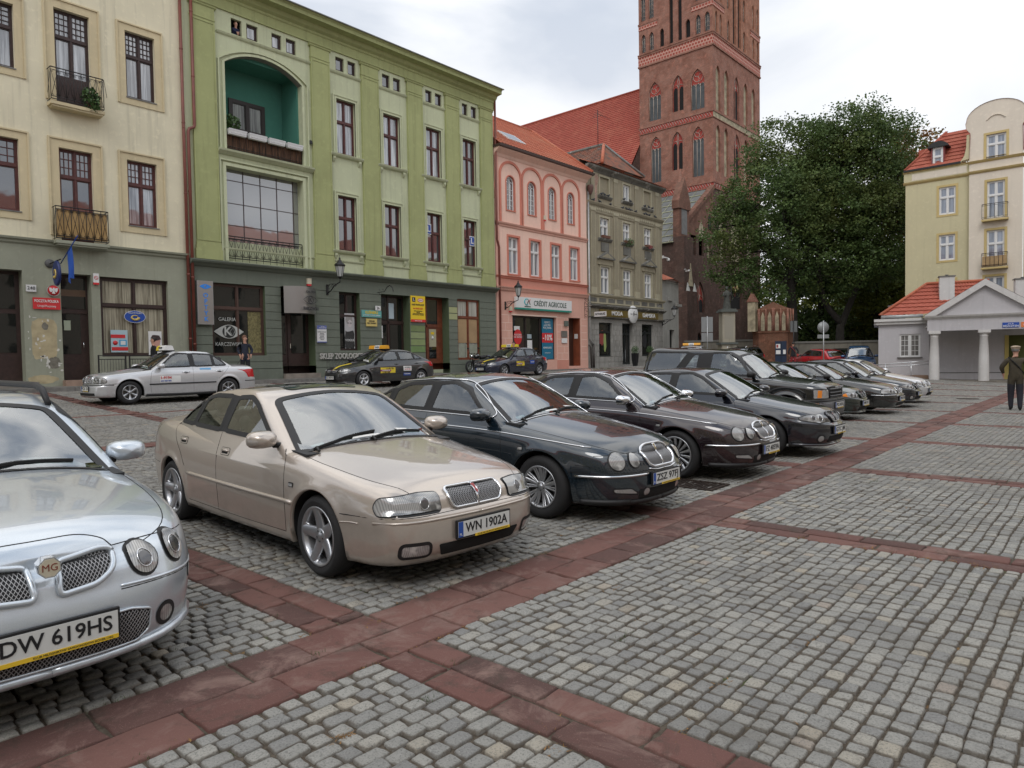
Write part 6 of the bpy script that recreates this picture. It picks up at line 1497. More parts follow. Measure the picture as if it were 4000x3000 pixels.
moulding(d,37.30,47.2,[(.02,13.85),(.10,13.95),(.30,14.10),(.34,14.20)],SOOT);d.build('wall_mouldings',parent=H)
rf=MB([TILE1,TILE3,SOOT]);tile_roof(rf,(37.30,-.40,14.20),(9.95,0,0),(0,.95,.42),40,4,TILE1,.03,.03,3);rf.box(37.3,47.2,.5,.8,14.2,14.6,SOOT)
ap=Vector((43.9,3.0,17.4));bk=Vector((43.9,8.5,17.4))
tile_roof(rf,(40.4,8.5,15.0),(0,-7.7,0),(3.5,0,2.4),30,12,TILE3,.03,.03,3,tp=.286)
rf.add([(40.4,.8,15.0),(46.0,.8,15.0),(43.9,3.0,17.42)],[(0,1,2)],TILE3);rf.add([(46.0,.8,15.0),(46.0,8.5,15.0),(43.9,8.5,17.4),(43.9,3.0,17.4)],[(0,1,2,3)],TILE3)
rf.tube([(40.4,.8,15.06),(43.9,3.0,17.48)],.12,7,TILE1);rf.tube([(46.0,.8,15.06),(43.9,3.0,17.48)],.10,7,LEAD);rf.tube([(43.9,3.0,17.48),(43.9,8.5,17.48)],.11,7,SOOT)
for k in range(5):
    for j in range(6-k):rf.box(41.6+k*.4+j*.62,42.15+k*.4+j*.62,.95+k*.42+.1,1.3+k*.42+.1,15.15+k*.46,15.22+k*.46,LEAD if(j+k)%3 else TILE1)
rf.build('roof',parent=H)
for k,(a,b,c,e)in enumerate(f3):
    if k==1:window(H,a,b,c,e,WHT,GL2,y=.08,cols=2,tr=None,fw=.09,mull=.1)
    else:q=MB([GY]);q.box(a,b,.10,.14,c,e);q.build('blind_window',parent=H)
for(a,b,c,e)in f2+f1:window(H,a,b,c,e,WHT,GL2,y=.08,cols=2,tr=.62,fw=.08,mull=.09)
SHF=M('dark shop frame',(.02,.024,.024),.4)
window(H,38.62,40.18,1.73,4.0,SHF,GLS,y=.14,cols=1,tr=.72,fw=.07,name='shop_window');window(H,44.05,45.62,1.73,4.02,SHF,GLS,y=.14,cols=1,tr=.72,fw=.07,name='shop_window');window(H,41.45,42.78,1.15,4.02,SHF,GLS,y=.24,cols=2,tr=.74,fw=.10,name='shop_door')
q=MB([M('red garment',(.28,.06,.05),.8),M('green garment',(.30,.38,.13),.8),M('dark garment',(.02,.02,.022),.8),SGW])
blob(q,39.2,3.0,.34,.48,q.mats[0],-.17,16,.18,3);blob(q,39.55,2.7,.16,.75,q.mats[1],-.168,16,.15,4);blob(q,44.7,2.9,.28,.62,q.mats[2],-.168,16,.15,5);q.box(38.72,39.1,.165,.175,1.82,2.3,SGW)if False else None;q.build('shop_display',parent=H)
o=sign_thing('fashion_sign','olive gold sign MODA DAMSKA with a white round logo');OLV=M('olive gold board',(.16,.115,.03),.4);board(o,38.52,46.10,4.40,4.86,OLV,y=-.10,t=.08);ftext(o,'MODA',40.55,4.63,.40,SGW,y=-.19,mw=1.35,bold=.006,ext=.015);ftext(o,'DAMSKA',44.75,4.63,.40,SGW,y=-.19,mw=1.75,bold=.006,ext=.015)
q=MB([SGW,INK]);q.lathe([(0,-.26),(.58,-.26),(.62,-.22),(.62,-.18)],28,org=(42.55,0,4.66),axis=1,mat=SGW);q.build('round_logo',parent=o);ftext(o,'TOP  FASHION',42.55,4.66,.15,M('logo grey',(.25,.25,.25)),y=-.27,mw=.9);ftext(o,'f',42.55,4.68,.5,INK,y=-.272)
for k,u in enumerate((41.30,43.30)):
    o=thing('planter',['black tapered planter with clipped bush left of the shop door edge','black tapered planter with clipped bush right of the shop door'][k],'planter',(DX+1.1,u,.97),0,'black planters by the fashion shop');q=MB([M('black planter',(.012,.013,.015),.35)])
    q.lathe([(0,0),(.15,0),(.24,.55),(.27,.95),(.24,.95),(.23,.85),(0,.85)],4,smooth=False,a0=math.pi/4,a1=math.pi/4+2*math.pi);q.build('pot',parent=o);q=MB([LEAF]);leafball(q,(0,0,1.18),.26,420,LEAF,.05,k+20,1.15);q.build('bush',parent=o)
for k,(u,z)in enumerate(((42.1,9.62),(44.9,9.62))):
    o=thing('window_plant',['bushy green plant hanging below the middle second floor window of the grey house','small pinkish flowers in a box at the right second floor window of the grey house'][k],'plant',(DX+.15,u,z));q=MB([LEAF,M('pink petals',(.42,.12,.13),.7)]);leafball(q,(0,0,.02),.42 if k==0 else .22,380 if k==0 else 120,LEAF if k==0 else q.mats[1],.07,30+k,.75);q.build('foliage',parent=o);q=MB([M('brown window box',(.14,.06,.04),.8)]);q.box(-.1,.1,-.42,.42,-.02,.14);q.build('box',parent=o)
o=thing('window_box','brown box at the left second floor window of the grey house','window box',(DX+.12,39.38,9.62));q=MB([M('brown window box',(.14,.06,.04),.8)]);q.box(-.1,.1,-.42,.42,0,.18);q.build('trough',parent=o)
def pigeon():
    q=MB([M('pigeon grey',(.045,.047,.055),.8)]);q.ball((0,0,.09),(.07,.13,.065),None,10,7);q.ball((0,.12,.17),(.035,.04,.04),None,8,6);q.tube([(0,.05,.12),(0,.11,.17)],[.05,.03],7);q.tube([(0,-.08,.10),(0,-.24,.06)],[.045,.015],6);q.tube([(0,.155,.165),(0,.18,.16)],[.008,.002],5)
    q.tube([(.02,0,.04),(.02,.01,0)],.006,4);q.tube([(-.02,0,.04),(-.02,.01,0)],.006,4);return q.build('pigeon')
pg=pigeon();spots=[(38.95,12.42,0),(39.3,12.42,180),(39.75,12.42,0),(38.0,11.88,0),(38.7,11.88,180),(40.0,11.88,20),(41.5,11.88,0),(42.0,11.88,180),(42.25,11.88,0),(42.5,11.88,160),(43.2,11.88,0),(41.7,12.50,0),(42.5,12.50,180),(44.45,12.45,0),(45.0,12.45,180),(45.5,12.45,0),(44.4,11.88,0),(44.75,11.88,180),(45.05,11.88,0),(45.9,11.88,180)]
for i,(u,z,a)in enumerate(spots):
    o=pg if i==0 else pg.copy()
    if i:COL.objects.link(o)
    o.location=(DX+.12,u,z);o.rotation_euler=(0,0,R(a));tag(o,'dark pigeon sitting on a ledge of the grey house','pigeon','pigeons on the ledges of the grey house')
q=MB([IRON]);q.tube([(0,0,0),(0,0,2.6)],.025,5);[q.tube([(-.5+.1*k,0,2.1+.12*k),(.5-.1*k,0,2.1+.12*k)],.012,4)for k in range(4)];q.tube([(0,0,2.3),(0,1.6,2.3)],.014,4);o=q.build('roof_aerial',loc=(-29.6,43.3,17.3));tag(o,'thin television aerial on the roof peak of the grey house','aerial')
o=thing('dome_camera','white dome camera on an arm at the corner of the grey house','camera',(DX,47.05,9.15),0);q=MB([WHT]);q.box(-.1,.1,0,.12,-.1,.1);q.tube([(0,.1,0),(.0,.9,0)],.05,6);q.build('arm',parent=o);q=MB([WHT,CG]);q.ball((0,.95,-.12),.13,WHT,10,7);q.ball((0,.95,-.17),.10,CG,10,7);q.build('dome',parent=o)
# ================================================================ brick church: tower, chapel beside it, nave roof
BR=brickmat('church brick',(.30,.125,.085),(.24,.10,.07),(.30,.23,.19),dark=1)
BRD=brickmat('dark sooty church brick',(.115,.062,.048),(.08,.046,.038),(.11,.09,.075),stainp=.55)
BRO=brickmat('restored orange brick',(.36,.15,.09),(.31,.13,.08),(.30,.22,.17))
BRM=brickmat('weathered brown brick',(.20,.09,.062),(.15,.07,.05),(.18,.14,.11),stainp=.58)
BTR=M('pale tracery plaster',(.48,.40,.34),.9);BRED=M('tracery red ground',(.36,.06,.045),.9,var=.2);SLT=M('slate grey window boards',(.075,.085,.09),.7,var=.3,vscale=2);CRM=M('cream niche plaster',(.44,.38,.26),.95,var=.45,vscale=2.5,bmp=.5);DRK=M('dark opening',(.010,.009,.009),.95)
def tracery_band(name,c_red,c_line):
    if name in MATS:return MATS[name]
    mt,nt,b=principled(name);setp(b,rough=.9);v=wallvec(nt,0);br=N(nt,'ShaderNodeTexBrick');nt.links.new(v,br.inputs['Vector']);br.inputs['Scale'].default_value=1
    br.inputs['Brick Width'].default_value=.33;br.inputs['Row Height'].default_value=.32;br.inputs['Mortar Size'].default_value=.045;br.offset=.5
    br.inputs['Color1'].default_value=(*c_red,1);br.inputs['Color2'].default_value=(c_red[0]*.8,c_red[1]*.8,c_red[2]*.8,1);br.inputs['Mortar'].default_value=(*c_line,1);nt.links.new(br.outputs[0],b.inputs['Base Color']);MATS[name]=mt;return mt
BAND=tracery_band('tracery frieze',(.34,.075,.05),(.50,.30,.24))
RZ=Matrix.Rotation(R(90),4,'Z')
def lancet(mb,x0,x1,z0,z1,kind,y=0,dep=.22):
    """one pointed recess already cut as a rectangular hole [x0,x1]x[z0,z1]: corners, back and filling"""
    w=x1-x0;zs=z1-w*.95;mt=BR
    arch_fill(mb,x0,x1,zs,z1,z1+.001,mb.brick,y,dep,'pointed',7)
    yb=y+dep-.005;P=arch_pts(x0,x1,zs,z1,'pointed',7);poly=[(x0,z0)]+P+[(x1,z0)]
    fill={'trac':SLT,'open2':BRED,'dark':DRK,'cream':CRM,'grid':SLT,'cream2':CRM}[kind]
    mb.add([(a,yb,b)for a,b in poly],[tuple(range(len(poly)))],fill)
    r=.028;yt=yb-.03
    if kind=='trac':
        zt=zs-.05;P2=[(x0,zt)]+P+[(x1,zt)];mb.add([(a,yb-.01,b)for a,b in P2],[tuple(range(len(P2)))],BRED)
        for k in range(4):x=x0+.03+(w-.06)*k/3;mb.tube([(x,yt,z0),(x,yt,zt)],r,4,BTR)
        for k in range(3):c=x0+w*(k+.5)/3;mb.tube([(c-w/6,yt,zt-.25),(c,yt,zt+.08),(c+w/6,yt,zt-.25)],r,4,BTR)
        cx,cz,q=(x0+x1)/2,zt+w*.50,w*.36
        mb.tube([(cx+q*math.cos(a),yt,cz+q*math.sin(a))for a in np.linspace(0,2*math.pi,15)[:-1]],r,4,BTR,closed=True)
        for a in(0.4,2.5,4.6):mb.tube([(cx,yt,cz),(cx+q*.6*math.cos(a+.5),yt,cz+q*.6*math.sin(a+.5)),(cx+q*math.cos(a),yt,cz+q*math.sin(a))],r,4,BTR)
        mb.tube([(a,yt,b)for a,b in P2],r,4,BTR);mb.tube([(x0,yt,z0),(x1,yt,z0)],r,4,BTR)
    if kind=='open2':
        zt=zs-.15;c=(x0+x1)/2
        for(a,b)in((x0+.06,c-.10),(c+.10,x1-.06)):
            Q=[(a,z0)]+arch_pts(a,b,zt-.3,zt+.2,'round',6)+[(b,z0)];mb.add([(p,yb-.012,q_)for p,q_ in Q],[tuple(range(len(Q)))],DRK)
        mb.add([(c-.10,yb-.04,z0),(c+.10,yb-.04,z0),(c+.10,yb-.04,zt+.1),(c-.10,yb-.04,zt+.1)],[(0,1,2,3)],mb.brick)
        for s_ in(-1,1):mb.tube([(c,yt,zt),(c+s_*w*.15,yt,zt+w*.35),(c+s_*w*.4,yt,zt+w*.25)],r,4,BTR);mb.tube([(c,yt,zt+.1),(c+s_*w*.08,yt,zt+w*.6),(c,yt,z1-.1)],r,4,BTR)
        mb.tube([(a,yt,b)for a,b in P],r,4,BTR)
    if kind=='grid':
        c=(x0+x1)/2;mb.tube([(c,yt,z0),(c,yt,z1-.2)],r*.8,4,BTR);k=z0
        while k<zs:mb.tube([(x0,yt,k),(c,yt,k+.22),(x1,yt,k)],r*.7,4,BTR);k+=.42
        mb.tube([(a,yt,b)for a,b in P],r*.8,4,BTR)
        for q in(x0+.02,x1-.02):mb.tube([(q,yt,z0),(q,yt,zs)],r*.7,4,BTR)
def face(name,parent,x0,x1,z0,z1,niches,brick,xf=None,y=0,dep=.22):
    mb=MB([brick,SLT,BTR,BRED,DRK,CRM],xf=xf);mb.brick=brick
    holes_wall(mb,x0,x1,z0,z1,[(a,b,c,d,dep)for a,b,c,d,_ in niches],brick,y=y)
    for(a,b,c,d,k)in niches:lancet(mb,a,b,c,d,k,y,dep)
    return mb.build(name,parent=parent)
T=thing('church_tower','tall red brick church tower with pale tracery friezes','church tower',(-31.35,66,0))
WX,WY=-8.37,11.7
s1=[(-7.05,-5.82,20.1,24.9,'trac'),(-4.57,-3.34,20.95,24.85,'open2'),(-2.25,-1.0,19.85,24.85,'trac')]
s2=[(-7.25,-5.80,26.6,30.6,'trac'),(-4.46,-3.20,26.9,30.55,'open2'),(-2.40,-.90,26.55,30.6,'trac')]
face('south_wall',T,WX,0,.6,18.45,[],BRD);face('south_wall',T,WX,0,18.45,25.4,s1,BR);face('south_wall',T,WX,0,26.05,32.55,s2,BR)
e1=[(.66,1.62,20.2,24.9,'cream'),(2.5,3.5,20.0,25.0,'cream'),(4.85,6.35,20.0,25.0,'open2'),(7.35,8.35,20.2,24.9,'cream'),(9.4,10.4,20.2,24.9,'cream')]
e2=[(.66,1.68,26.3,30.8,'cream'),(2.6,3.65,26.3,30.9,'cream'),(4.85,6.25,26.4,30.9,'open2'),(7.35,8.40,26.4,30.9,'cream'),(9.45,10.45,26.4,30.9,'cream')]
e0=[(3.85,6.60,6.6,10.6,'dark'),(4.0,6.4,11.6,17.4,'cream'),(1.2,2.6,11.6,16.0,'cream'),(8.0,9.6,11.6,16.0,'cream')]
face('west_wall',T,0,WY,.6,18.45,e0,BRD,RZ);face('west_wall',T,0,WY,18.45,25.4,e1,BRD if False else BR,RZ);face('west_wall',T,0,WY,26.05,32.55,e2,BR,RZ)
def zz(mb,x0,x1,z0,z1,xf_y,st=.55):
    x=x0
    while x<x1-st*.5:
        mb.tube([(x,xf_y,z0),(x+st*.5,xf_y,z1),(x+st,xf_y,z0)],.028,4,BTR);mb.tube([(x,xf_y,z1),(x+st*.3,xf_y,(z0+z1)/2),(x+st*.5,xf_y,z0)],.02,4,BTR);x+=st
for xf,a,b in((None,WX,0),(RZ,0,WY)):
    q=MB([BR,BRED,BAND,BTR],xf=xf);
    A,B_=(a-.08,b+.08)if xf is None else(a+.001,b+.08)
    q.box(A,B_,-.08,.1,25.40,25.46,BR);q.box(a,b,-.03,.1,25.46,26.0,BRED if xf is None else CRM);q.box(A,B_,-.10,.1,26.0,26.12,BR)
    if xf is None:zz(q,a,b,25.5,25.96,-.04)
    q.build('frieze',parent=T);q=MB([BR,BRED,BAND,BTR],xf=xf)
    q.box(A,B_,-.08,.1,18.40,18.48,BR);q.box(a,b,-.03,.1,18.48,18.98,BRED);q.box(A,B_,-.10,.1,18.98,19.08,BR);zz(q,a,b,18.5,18.96,-.04)
    q.build('frieze',parent=T);q=MB([BR,BRED,BAND,BTR],xf=xf)
    q.box(A,B_,-.12,.1,32.45,32.62,BR);q.box(a-.05 if xf is None else a,b+.05,-.06,.1,32.62,33.52,BAND);q.box(A,B_,-.12,.1,33.52,33.72,BR);q.box(A,B_,-.17,.1,33.72,33.82,BR);q.build('frieze',parent=T)
u1=[(-8.05,-7.56,33.98,35.9,'grid'),(-7.10,-6.58,33.98,35.9,'grid'),(-5.84,-5.37,34.0,35.87,'dark'),(-4.74,-4.32,34.0,40.5,'dark'),(-3.75,-3.33,34.0,40.5,'dark'),(-2.91,-2.39,34.0,35.85,'dark'),(-1.81,-1.27,33.98,35.9,'grid'),(-.84,-.28,33.98,35.9,'grid'),
      (-8.1,-7.55,37.3,39.9,'grid'),(-7.15,-6.55,37.3,39.9,'grid'),(-1.85,-1.25,37.3,39.9,'grid'),(-.88,-.25,37.3,39.9,'grid')]
face('south_wall',T,WX,0,33.8,44,u1,BR)
u2=[(.62,1.12,34.0,36.1,'grid'),(1.65,2.15,34.0,36.1,'grid'),(3.4,4.0,34.05,36.1,'grid'),(4.75,5.5,34.1,41,'dark'),(6.0,6.75,34.1,41,'dark'),(7.3,7.9,34.1,36.3,'grid'),(9.75,10.25,34.1,36.3,'grid'),(10.9,11.4,34.1,36.3,'grid'),(3.4,4.0,37.2,39.6,'grid'),(7.3,7.9,37.2,39.6,'grid'),(.62,1.12,37.3,39.9,'grid'),(1.65,2.15,37.3,39.9,'grid'),(9.75,10.25,37.3,39.9,'grid'),(10.9,11.4,37.3,39.9,'grid')]
face('west_wall',T,0,WY,33.8,44,u2,BRO,RZ)
for xf,segs in((None,((WX,-6.13),(-2.24,0))),(RZ,((0,2.6),(9.2,WY)))):
    for a,b in segs:q=MB([BAND,BR],xf=xf);q.box(a,b,-.05,.05,36.36,36.86,BAND);q.box(a-.04 if a<-3 or a>3 else a,b+.04,-.11,.05,36.86,37.06,BR);q.build('frieze',parent=T)
q=MB([BRD,TILE2]);q.quad((WX,0,.6),(WX,WY,.6),(WX,WY,44),(WX,0,44),BR);q.quad((WX,WY,.6),(0,WY,.6),(0,WY,44),(WX,WY,44),BR);q.add([(WX,0,44),(0,0,44),(0,WY,44),(WX,WY,44),(WX/2,WY/2,56)],[(0,1,4),(1,2,4),(2,3,4),(3,0,4)],TILE2);q.build('rear_walls_and_roof',parent=T)
q=MB([GOLD,M('mosaic dark red',(.09,.02,.015),.8),M('mosaic gold halo',(.46,.38,.16),.6)],xf=RZ);n_=22;q.tube([(5.2+.62*math.cos(2*math.pi*k/n_),.14,9.3+.85*math.sin(2*math.pi*k/n_))for k in range(n_)],.17,6,q.mats[2],closed=True);blob(q,5.2,8.8,.45,1.0,q.mats[1],-.16,16,.08,4);q.build('mosaic',parent=T)
Cq=thing('church_chapel','low brick aisle with raking gable and battened grey roof in front of the tower','church',(-31.35,66,0))
q=MB([BRD,CRM,SLT,DRK],xf=RZ);q.brick=BRD
nic=[(-4.90,-3.80,11.3,13.4,'cream'),(-3.25,-2.20,11.4,14.7,'cream'),(-1.55,-.65,11.3,13.2,'cream'),(-1.25,-.50,14.2,15.6,'dark'),(-3.95,-2.1,5.9,8.9,'open2'),(-4.2,-2.4,1.2,4.0,'dark')]
holes_wall(q,-7.8,0,.6,13.2,[(*n4[:4],.22)for n4 in nic if n4[3]<13.2 and n4[2]<11.2]+[(-4.90,-3.80,11.3,13.2,.22),(-3.25,-2.20,11.4,13.2,.22),(-1.55,-.65,11.3,13.2,.22)],BRD)
for n4 in nic:
    if n4[2]<11.2 or n4[3]<13.3:lancet(q,n4[0],n4[1],n4[2],min(n4[3],13.2),n4[4])
q.add([(-3.2,0,13.2),(0,0,13.2),(0,0,18.3),(-5.5,0,14.3),(-5.5,0,13.2)],[(0,1,2,3,4)],BRM);q.add([(x_,-.005,z_)for x_,z_ in[(-3.25,13.2)]+arch_pts(-3.25,-2.2,13.7,14.7,'pointed',6)+[(-2.2,13.2)]],[tuple(range(15))],CRM)
q.add([(x_,-.005,z_)for x_,z_ in[(-1.25,14.2)]+arch_pts(-1.25,-.55,15.0,15.7,'pointed',6)+[(-.55,14.2)]],[tuple(range(15))],DRK)
q.prism([(-5.7,14.15),(0,18.35),(0,18.75),(-5.7,14.6)],1,-.18,.4,BRM);q.build('west_wall',parent=Cq)
q=MB([BRD]);q.quad((WX-12,-7.8,.6),(0,-7.8,.6),(0,-7.8,12.3),(WX-12,-7.8,12.3));q.box(-8.4,.0,-7.9,-7.8,12.0,12.3);q.build('south_wall',parent=Cq)
BATT=M('roof batten',(.36,.36,.24),.8);RFE=M('grey roof felt',(.16,.165,.16),.8,var=.25,vscale=1.2)
q=MB([RFE,BATT]);q.quad((WX,-8.1,12.1),(-.1,-8.1,12.1),(-.1,0,18.4),(WX,0,18.4),RFE)
for k in range(9):v=k/8.;q.tube([(WX,-8.1+8.1*v,12.16+6.3*v),(-.1,-8.1+8.1*v,12.16+6.3*v)],.05,4,BATT)
for k in range(8):x_=WX+1.1*k;q.tube([(x_,-8.1,12.13),(x_,0,18.44)],.035,4,BATT)
q.build('roof',parent=Cq)
q=MB([BRD,BR,CRM,M('white stone caps',(.42,.42,.40),.8)],xf=RZ);q.brick=BRD;q.box(-7.95,-6.1,-.9,.2,.6,12.6,BRD);q.box(-7.75,-5.9,-.35,.3,12.6,16.0,BRM);q.box(-7.35,-6.3,-.37,-.35,12.9,15.2,M('grey niche plaster',(.20,.195,.19),.9,var=.2));
q.prism([(-7.95,15.2),(-7.95,15.9),(-6.85,18.1),(-5.75,15.9),(-5.75,15.2)],1,-.45,.3,BRM);q.lathe([(.3,17.2),(.05,18.9),(0,19)],5,org=(-6.85,0,0),mat=BR);q.prism([(-7.2,8.1),(-6.8,10.2),(-6.4,8.1)],1,-.98,-.9,CRM);q.lathe([(.25,7.6),(.03,8.4)],4,org=(-7.5,-1.0,0),mat=q.mats[3]);q.lathe([(.25,7.6),(.03,8.4)],4,org=(-6.2,-1.0,0),mat=q.mats[3]);q.box(-8.0,-6.0,-1.2,.1,.6,7.6,BRD);q.build('buttress',parent=Cq)
Nv=thing('church_nave','huge steep red tiled church roof rising behind the pink and grey houses','church',(-39.72,57.5,0));q=MB([TILE2]);tile_roof(q,(-46,0,12.4),(46,0,0),(0,14.3,20.3),170,70,TILE2,.04,.045,2);q.quad((-46,14.3,32.7),(0,14.3,32.7),(0,28.6,12.4),(-46,28.6,12.4));q.tube([(-46,14.3,32.75),(0,14.3,32.75)],.16,6);q.build('roof',parent=Nv)
q=MB([BRD]);q.quad((-46,.3,.6),(0,.3,.6),(0,.3,12.6),(-46,.3,12.6));q.add([(0,.3,.6),(0,28.3,.6),(0,28.3,12.6),(0,14.3,32.5),(0,.3,12.6)],[(0,1,2,3,4)]);q.build('wall',parent=Nv)
G_=thing('gate_wall','pale plastered stepped wall with small red tile coping beside the grey house','wall',(-27.6,48.9,.8),R(90));PLS=stucco('pale grey plaster',(.42,.415,.385),.25,.2);q=MB([PLS,TILE1,DRK]);holes_wall(q,0,2.7,0,6.9,[(1.2,2.0,.9,3.0,.3),(.0,.02,6,6.1,.01)],PLS);q.box(0,2.7,.3,.6,0,6.9,PLS);q.box(2.7,2.71,0,.6,0,6.9,PLS);q.quad((1.2,.28,.9),(2.0,.28,.9),(2.0,.28,3.0),(1.2,.28,3.0),DRK);q.box(2.2,3.1,-.1,.5,4.9,5.1,PLS);q.box(.9,1.5,-.12,0,5.3,5.5,PLS);q.build('wall',parent=G_)
q=MB([TILE1]);q.add([(-.1,-.25,6.85),(1.5,-.25,7.05),(2.9,-.25,6.75),(2.9,.7,7.2),(1.5,.7,7.5),(-.1,.7,7.2)],[(0,1,4,5),(1,2,3,4)]);q.build('coping',parent=G_)
CW=stucco('weathered yard wall',(.20,.185,.155),.35,.3)
def yardwall(pts,label,h0,h1):
    o=thing('yard_wall',label,'wall',(pts[0][0],pts[0][1],0));q=MB([CW,M('wall coping',(.16,.155,.14),.9)])
    for(a,b)in zip(pts[:-1],pts[1:]):
        A,B_=Vector(a)-Vector(pts[0]),Vector(b)-Vector(pts[0]);n=(B_-A).normalized();nn=Vector((-n.y,n.x))*.18
        def pr(w,z0,z1,mt):
            P=[A-nn*w,B_-nn*w,B_+nn*w,A+nn*w];q.add([(p.x,p.y,z0)for p in P]+[(p.x,p.y,z1)for p in P],[(0,3,2,1),(4,5,6,7),(0,1,5,4),(1,2,6,5),(2,3,7,6),(3,0,4,7)],mt)
        pr(1,.2,h0,CW);pr(1.35,h0,h0+.14,q.mats[1])
    q.build('masonry',parent=o)
yardwall([(-26.4,50.2),(-21.0,54.0)],'grey churchyard wall between the grey house and the statue column',2.75,0);yardwall([(-18.4,51.6),(-12.8,56.0),(-6,60)],'grey churchyard wall behind the red and blue cars',2.45,0)
o=thing('statue_column','stone column carrying a dark saint statue in front of the church','monument',(-21.7,47.7,.75),R(41));SC_=stucco('column stone',(.36,.33,.26),.3,.3);q=MB([SC_,M('column cap stone',(.10,.11,.10),.9)]);q.box(-.62,.62,-.62,.62,0,.2);q.box(-.52,.52,-.52,.52,.2,1.7);q.box(-.62,.62,-.62,.62,1.7,1.85,q.mats[1]);q.box(-.45,.45,-.45,.45,1.85,4.0);q.box(-.32,.32,-.46,-.45,2.1,3.7,M('column panel',(.30,.28,.23),.9));q.box(-.60,.60,-.60,.60,4.0,4.12,q.mats[1]);q.box(-.52,.52,-.52,.52,4.12,4.22,q.mats[1]);q.build('pillar',parent=o)
STT=M('weathered statue stone',(.085,.09,.08),.9,var=.4,vscale=6)
s_=thing('statue','dark weathered standing figure on top of the stone column','statue',(-21.7,47.7,4.97),R(41));q=MB([STT]);q.lathe([(.30,0),(.26,.3),(.20,.7),(.19,.85),(.22,1.1),(.19,1.25),(.07,1.33),(.06,1.38)],14);q.ball((0,0,1.50),(.10,.11,.13));q.tube([(-.2,-.02,1.18),(-.30,-.12,.95),(-.08,-.28,1.0)],[.07,.055,.04],8);q.tube([(.2,-.02,1.18),(.30,-.1,.92),(.22,-.26,1.12)],[.07,.055,.04],8);q.tube([(.22,-.28,.8),(.24,-.28,1.6)],.02,5);q.build('figure',parent=s_)
o=thing('brick_kiosk','small octagonal brick chapel with pale lancets and a blue door','chapel',(-19.25,49.9,.85),R(0));KB=brickmat('kiosk brick',(.20,.085,.05),(.15,.065,.04),(.16,.12,.09),stainp=.7);q=MB([KB,CRM,BR]);q.lathe([(1.36,0),(1.36,2.35)],8,mat=KB,smooth=False,a0=.39,a1=.39+2*math.pi);q.lathe([(1.42,2.35),(1.42,2.48)],8,smooth=False,mat=KB,a0=.39,a1=.39+2*math.pi);q.lathe([(1.30,2.48),(1.30,4.0),(0,4.6)],8,mat=KB,smooth=False,a0=.39,a1=.39+2*math.pi)
for k in range(8):
    a=.39+math.pi/8+k*math.pi/4;c,s2=math.cos(a),math.sin(a)
    for dx in(-.24,.24):
        x_,y_=1.215*c-s2*dx,1.215*s2+c*dx;P=[(-.13,2.5),(.13,2.5),(.13,3.5),(0,3.85),(-.13,3.5)];q.add([(x_-s2*p,y_+c*p,z)for p,z in P],[(0,1,2,3,4)],CRM)
    for dx in(-.48,0,.48):x_,y_=1.26*c-s2*dx,1.26*s2+c*dx;q.tube([(x_,y_,2.48),(x_,y_,4.05)],.05,5,BR)
a=math.radians(-120);q.box(-1.35,-.8,-1.2,-.7,2.48,4.6,CRM);q.prism([(-1.42,4.6),(-1.08,5.2),(-.75,4.6)],1,-1.25,-.65,BR);q.build('masonry',parent=o)
fa=.39+math.pi/8+6*math.pi/4;xf=Matrix.Rotation(fa+math.pi/2,4,'Z');q=MB([M('blue black door',(.02,.035,.07),.5),PAPER,M('red print',(.35,.05,.05),.6)],xf=xf);q.box(-.40,.40,-1.30,-1.2,.25,1.75,q.mats[0]);q.box(-.36,-.05,-1.31,-1.30,1.25,1.55,PAPER);q.box(-.36,-.03,-1.31,-1.30,.85,1.12,PAPER);q.box(.15,.34,-1.31,-1.30,.85,1.15,PAPER);q.box(-.33,-.2,-1.316,-1.31,1.3,1.5,q.mats[2]);q.box(-.01,.01,-1.32,-1.30,.25,1.75,IRON);q.box(-.40,.40,-1.315,-1.30,.74,.78,IRON);q.build('door',parent=o)
SBK=M('sign back grey',(.25,.26,.26),.5,.3)
o=thing('road_sign','rectangular road sign seen from behind left of the statue column','road sign',(-20.0,41.1,.85),R(41));q=MB([ZINC]);q.tube([(0,0,0),(0,0,3.3)],.035,8,ZINC);q.build('pole',parent=o);q=MB([SBK]);q.box(-.36,.36,.03,.05,1.7,2.25);q.box(-.36,.36,.03,.05,2.3,3.25);q.build('panel',parent=o)
o=thing('road_sign','round road sign seen from behind, with a small plate, above the red car','road sign',(-12.2,38.6,.45),R(41));q=MB([ZINC]);q.tube([(0,0,0),(0,0,2.95)],.032,8,ZINC);q.build('pole',parent=o);q=MB([SBK]);q.lathe([(0,.04),(.30,.04),(.30,.055),(0,.055)],28,org=(0,0,2.60),axis=1);q.box(-.30,.30,.04,.055,2.02,2.22);q.build('disc',parent=o)
o=thing('road_sign','back of a small dark rectangular sign right of the brick chapel','road sign',(-17.4,48.8,.8),R(41));q=MB([SBK]);q.tube([(0,0,0),(0,0,3.2)],.035,8,IRON);q.box(-.2,.26,.03,.05,2.4,3.15,M('dull sign back',(.14,.15,.15),.6));q.build('panel',parent=o)
for k,(x_,y_,z_)in enumerate(((-27.5,53.0,8.7),(-25.5,54.6,9.4))):
    o=thing('gull',['white gull flying low before the dark church wall, left one','white gull flying right of the other gull, a little higher'][k],'bird',(x_,y_,z_),R(30*k));q=MB([WHT]);q.ball((0,0,0),(.22,.07,.07),None,8,6);
    for sg in(-1,1):q.add([(-.08,0,.04),(.1,0,.04),(.05,sg*.30,.14),(-.07,sg*.34,.15),(-.02,sg*.62,.06)],[(0,1,2,3),(3,2,4)])
    q.build('body',parent=o)
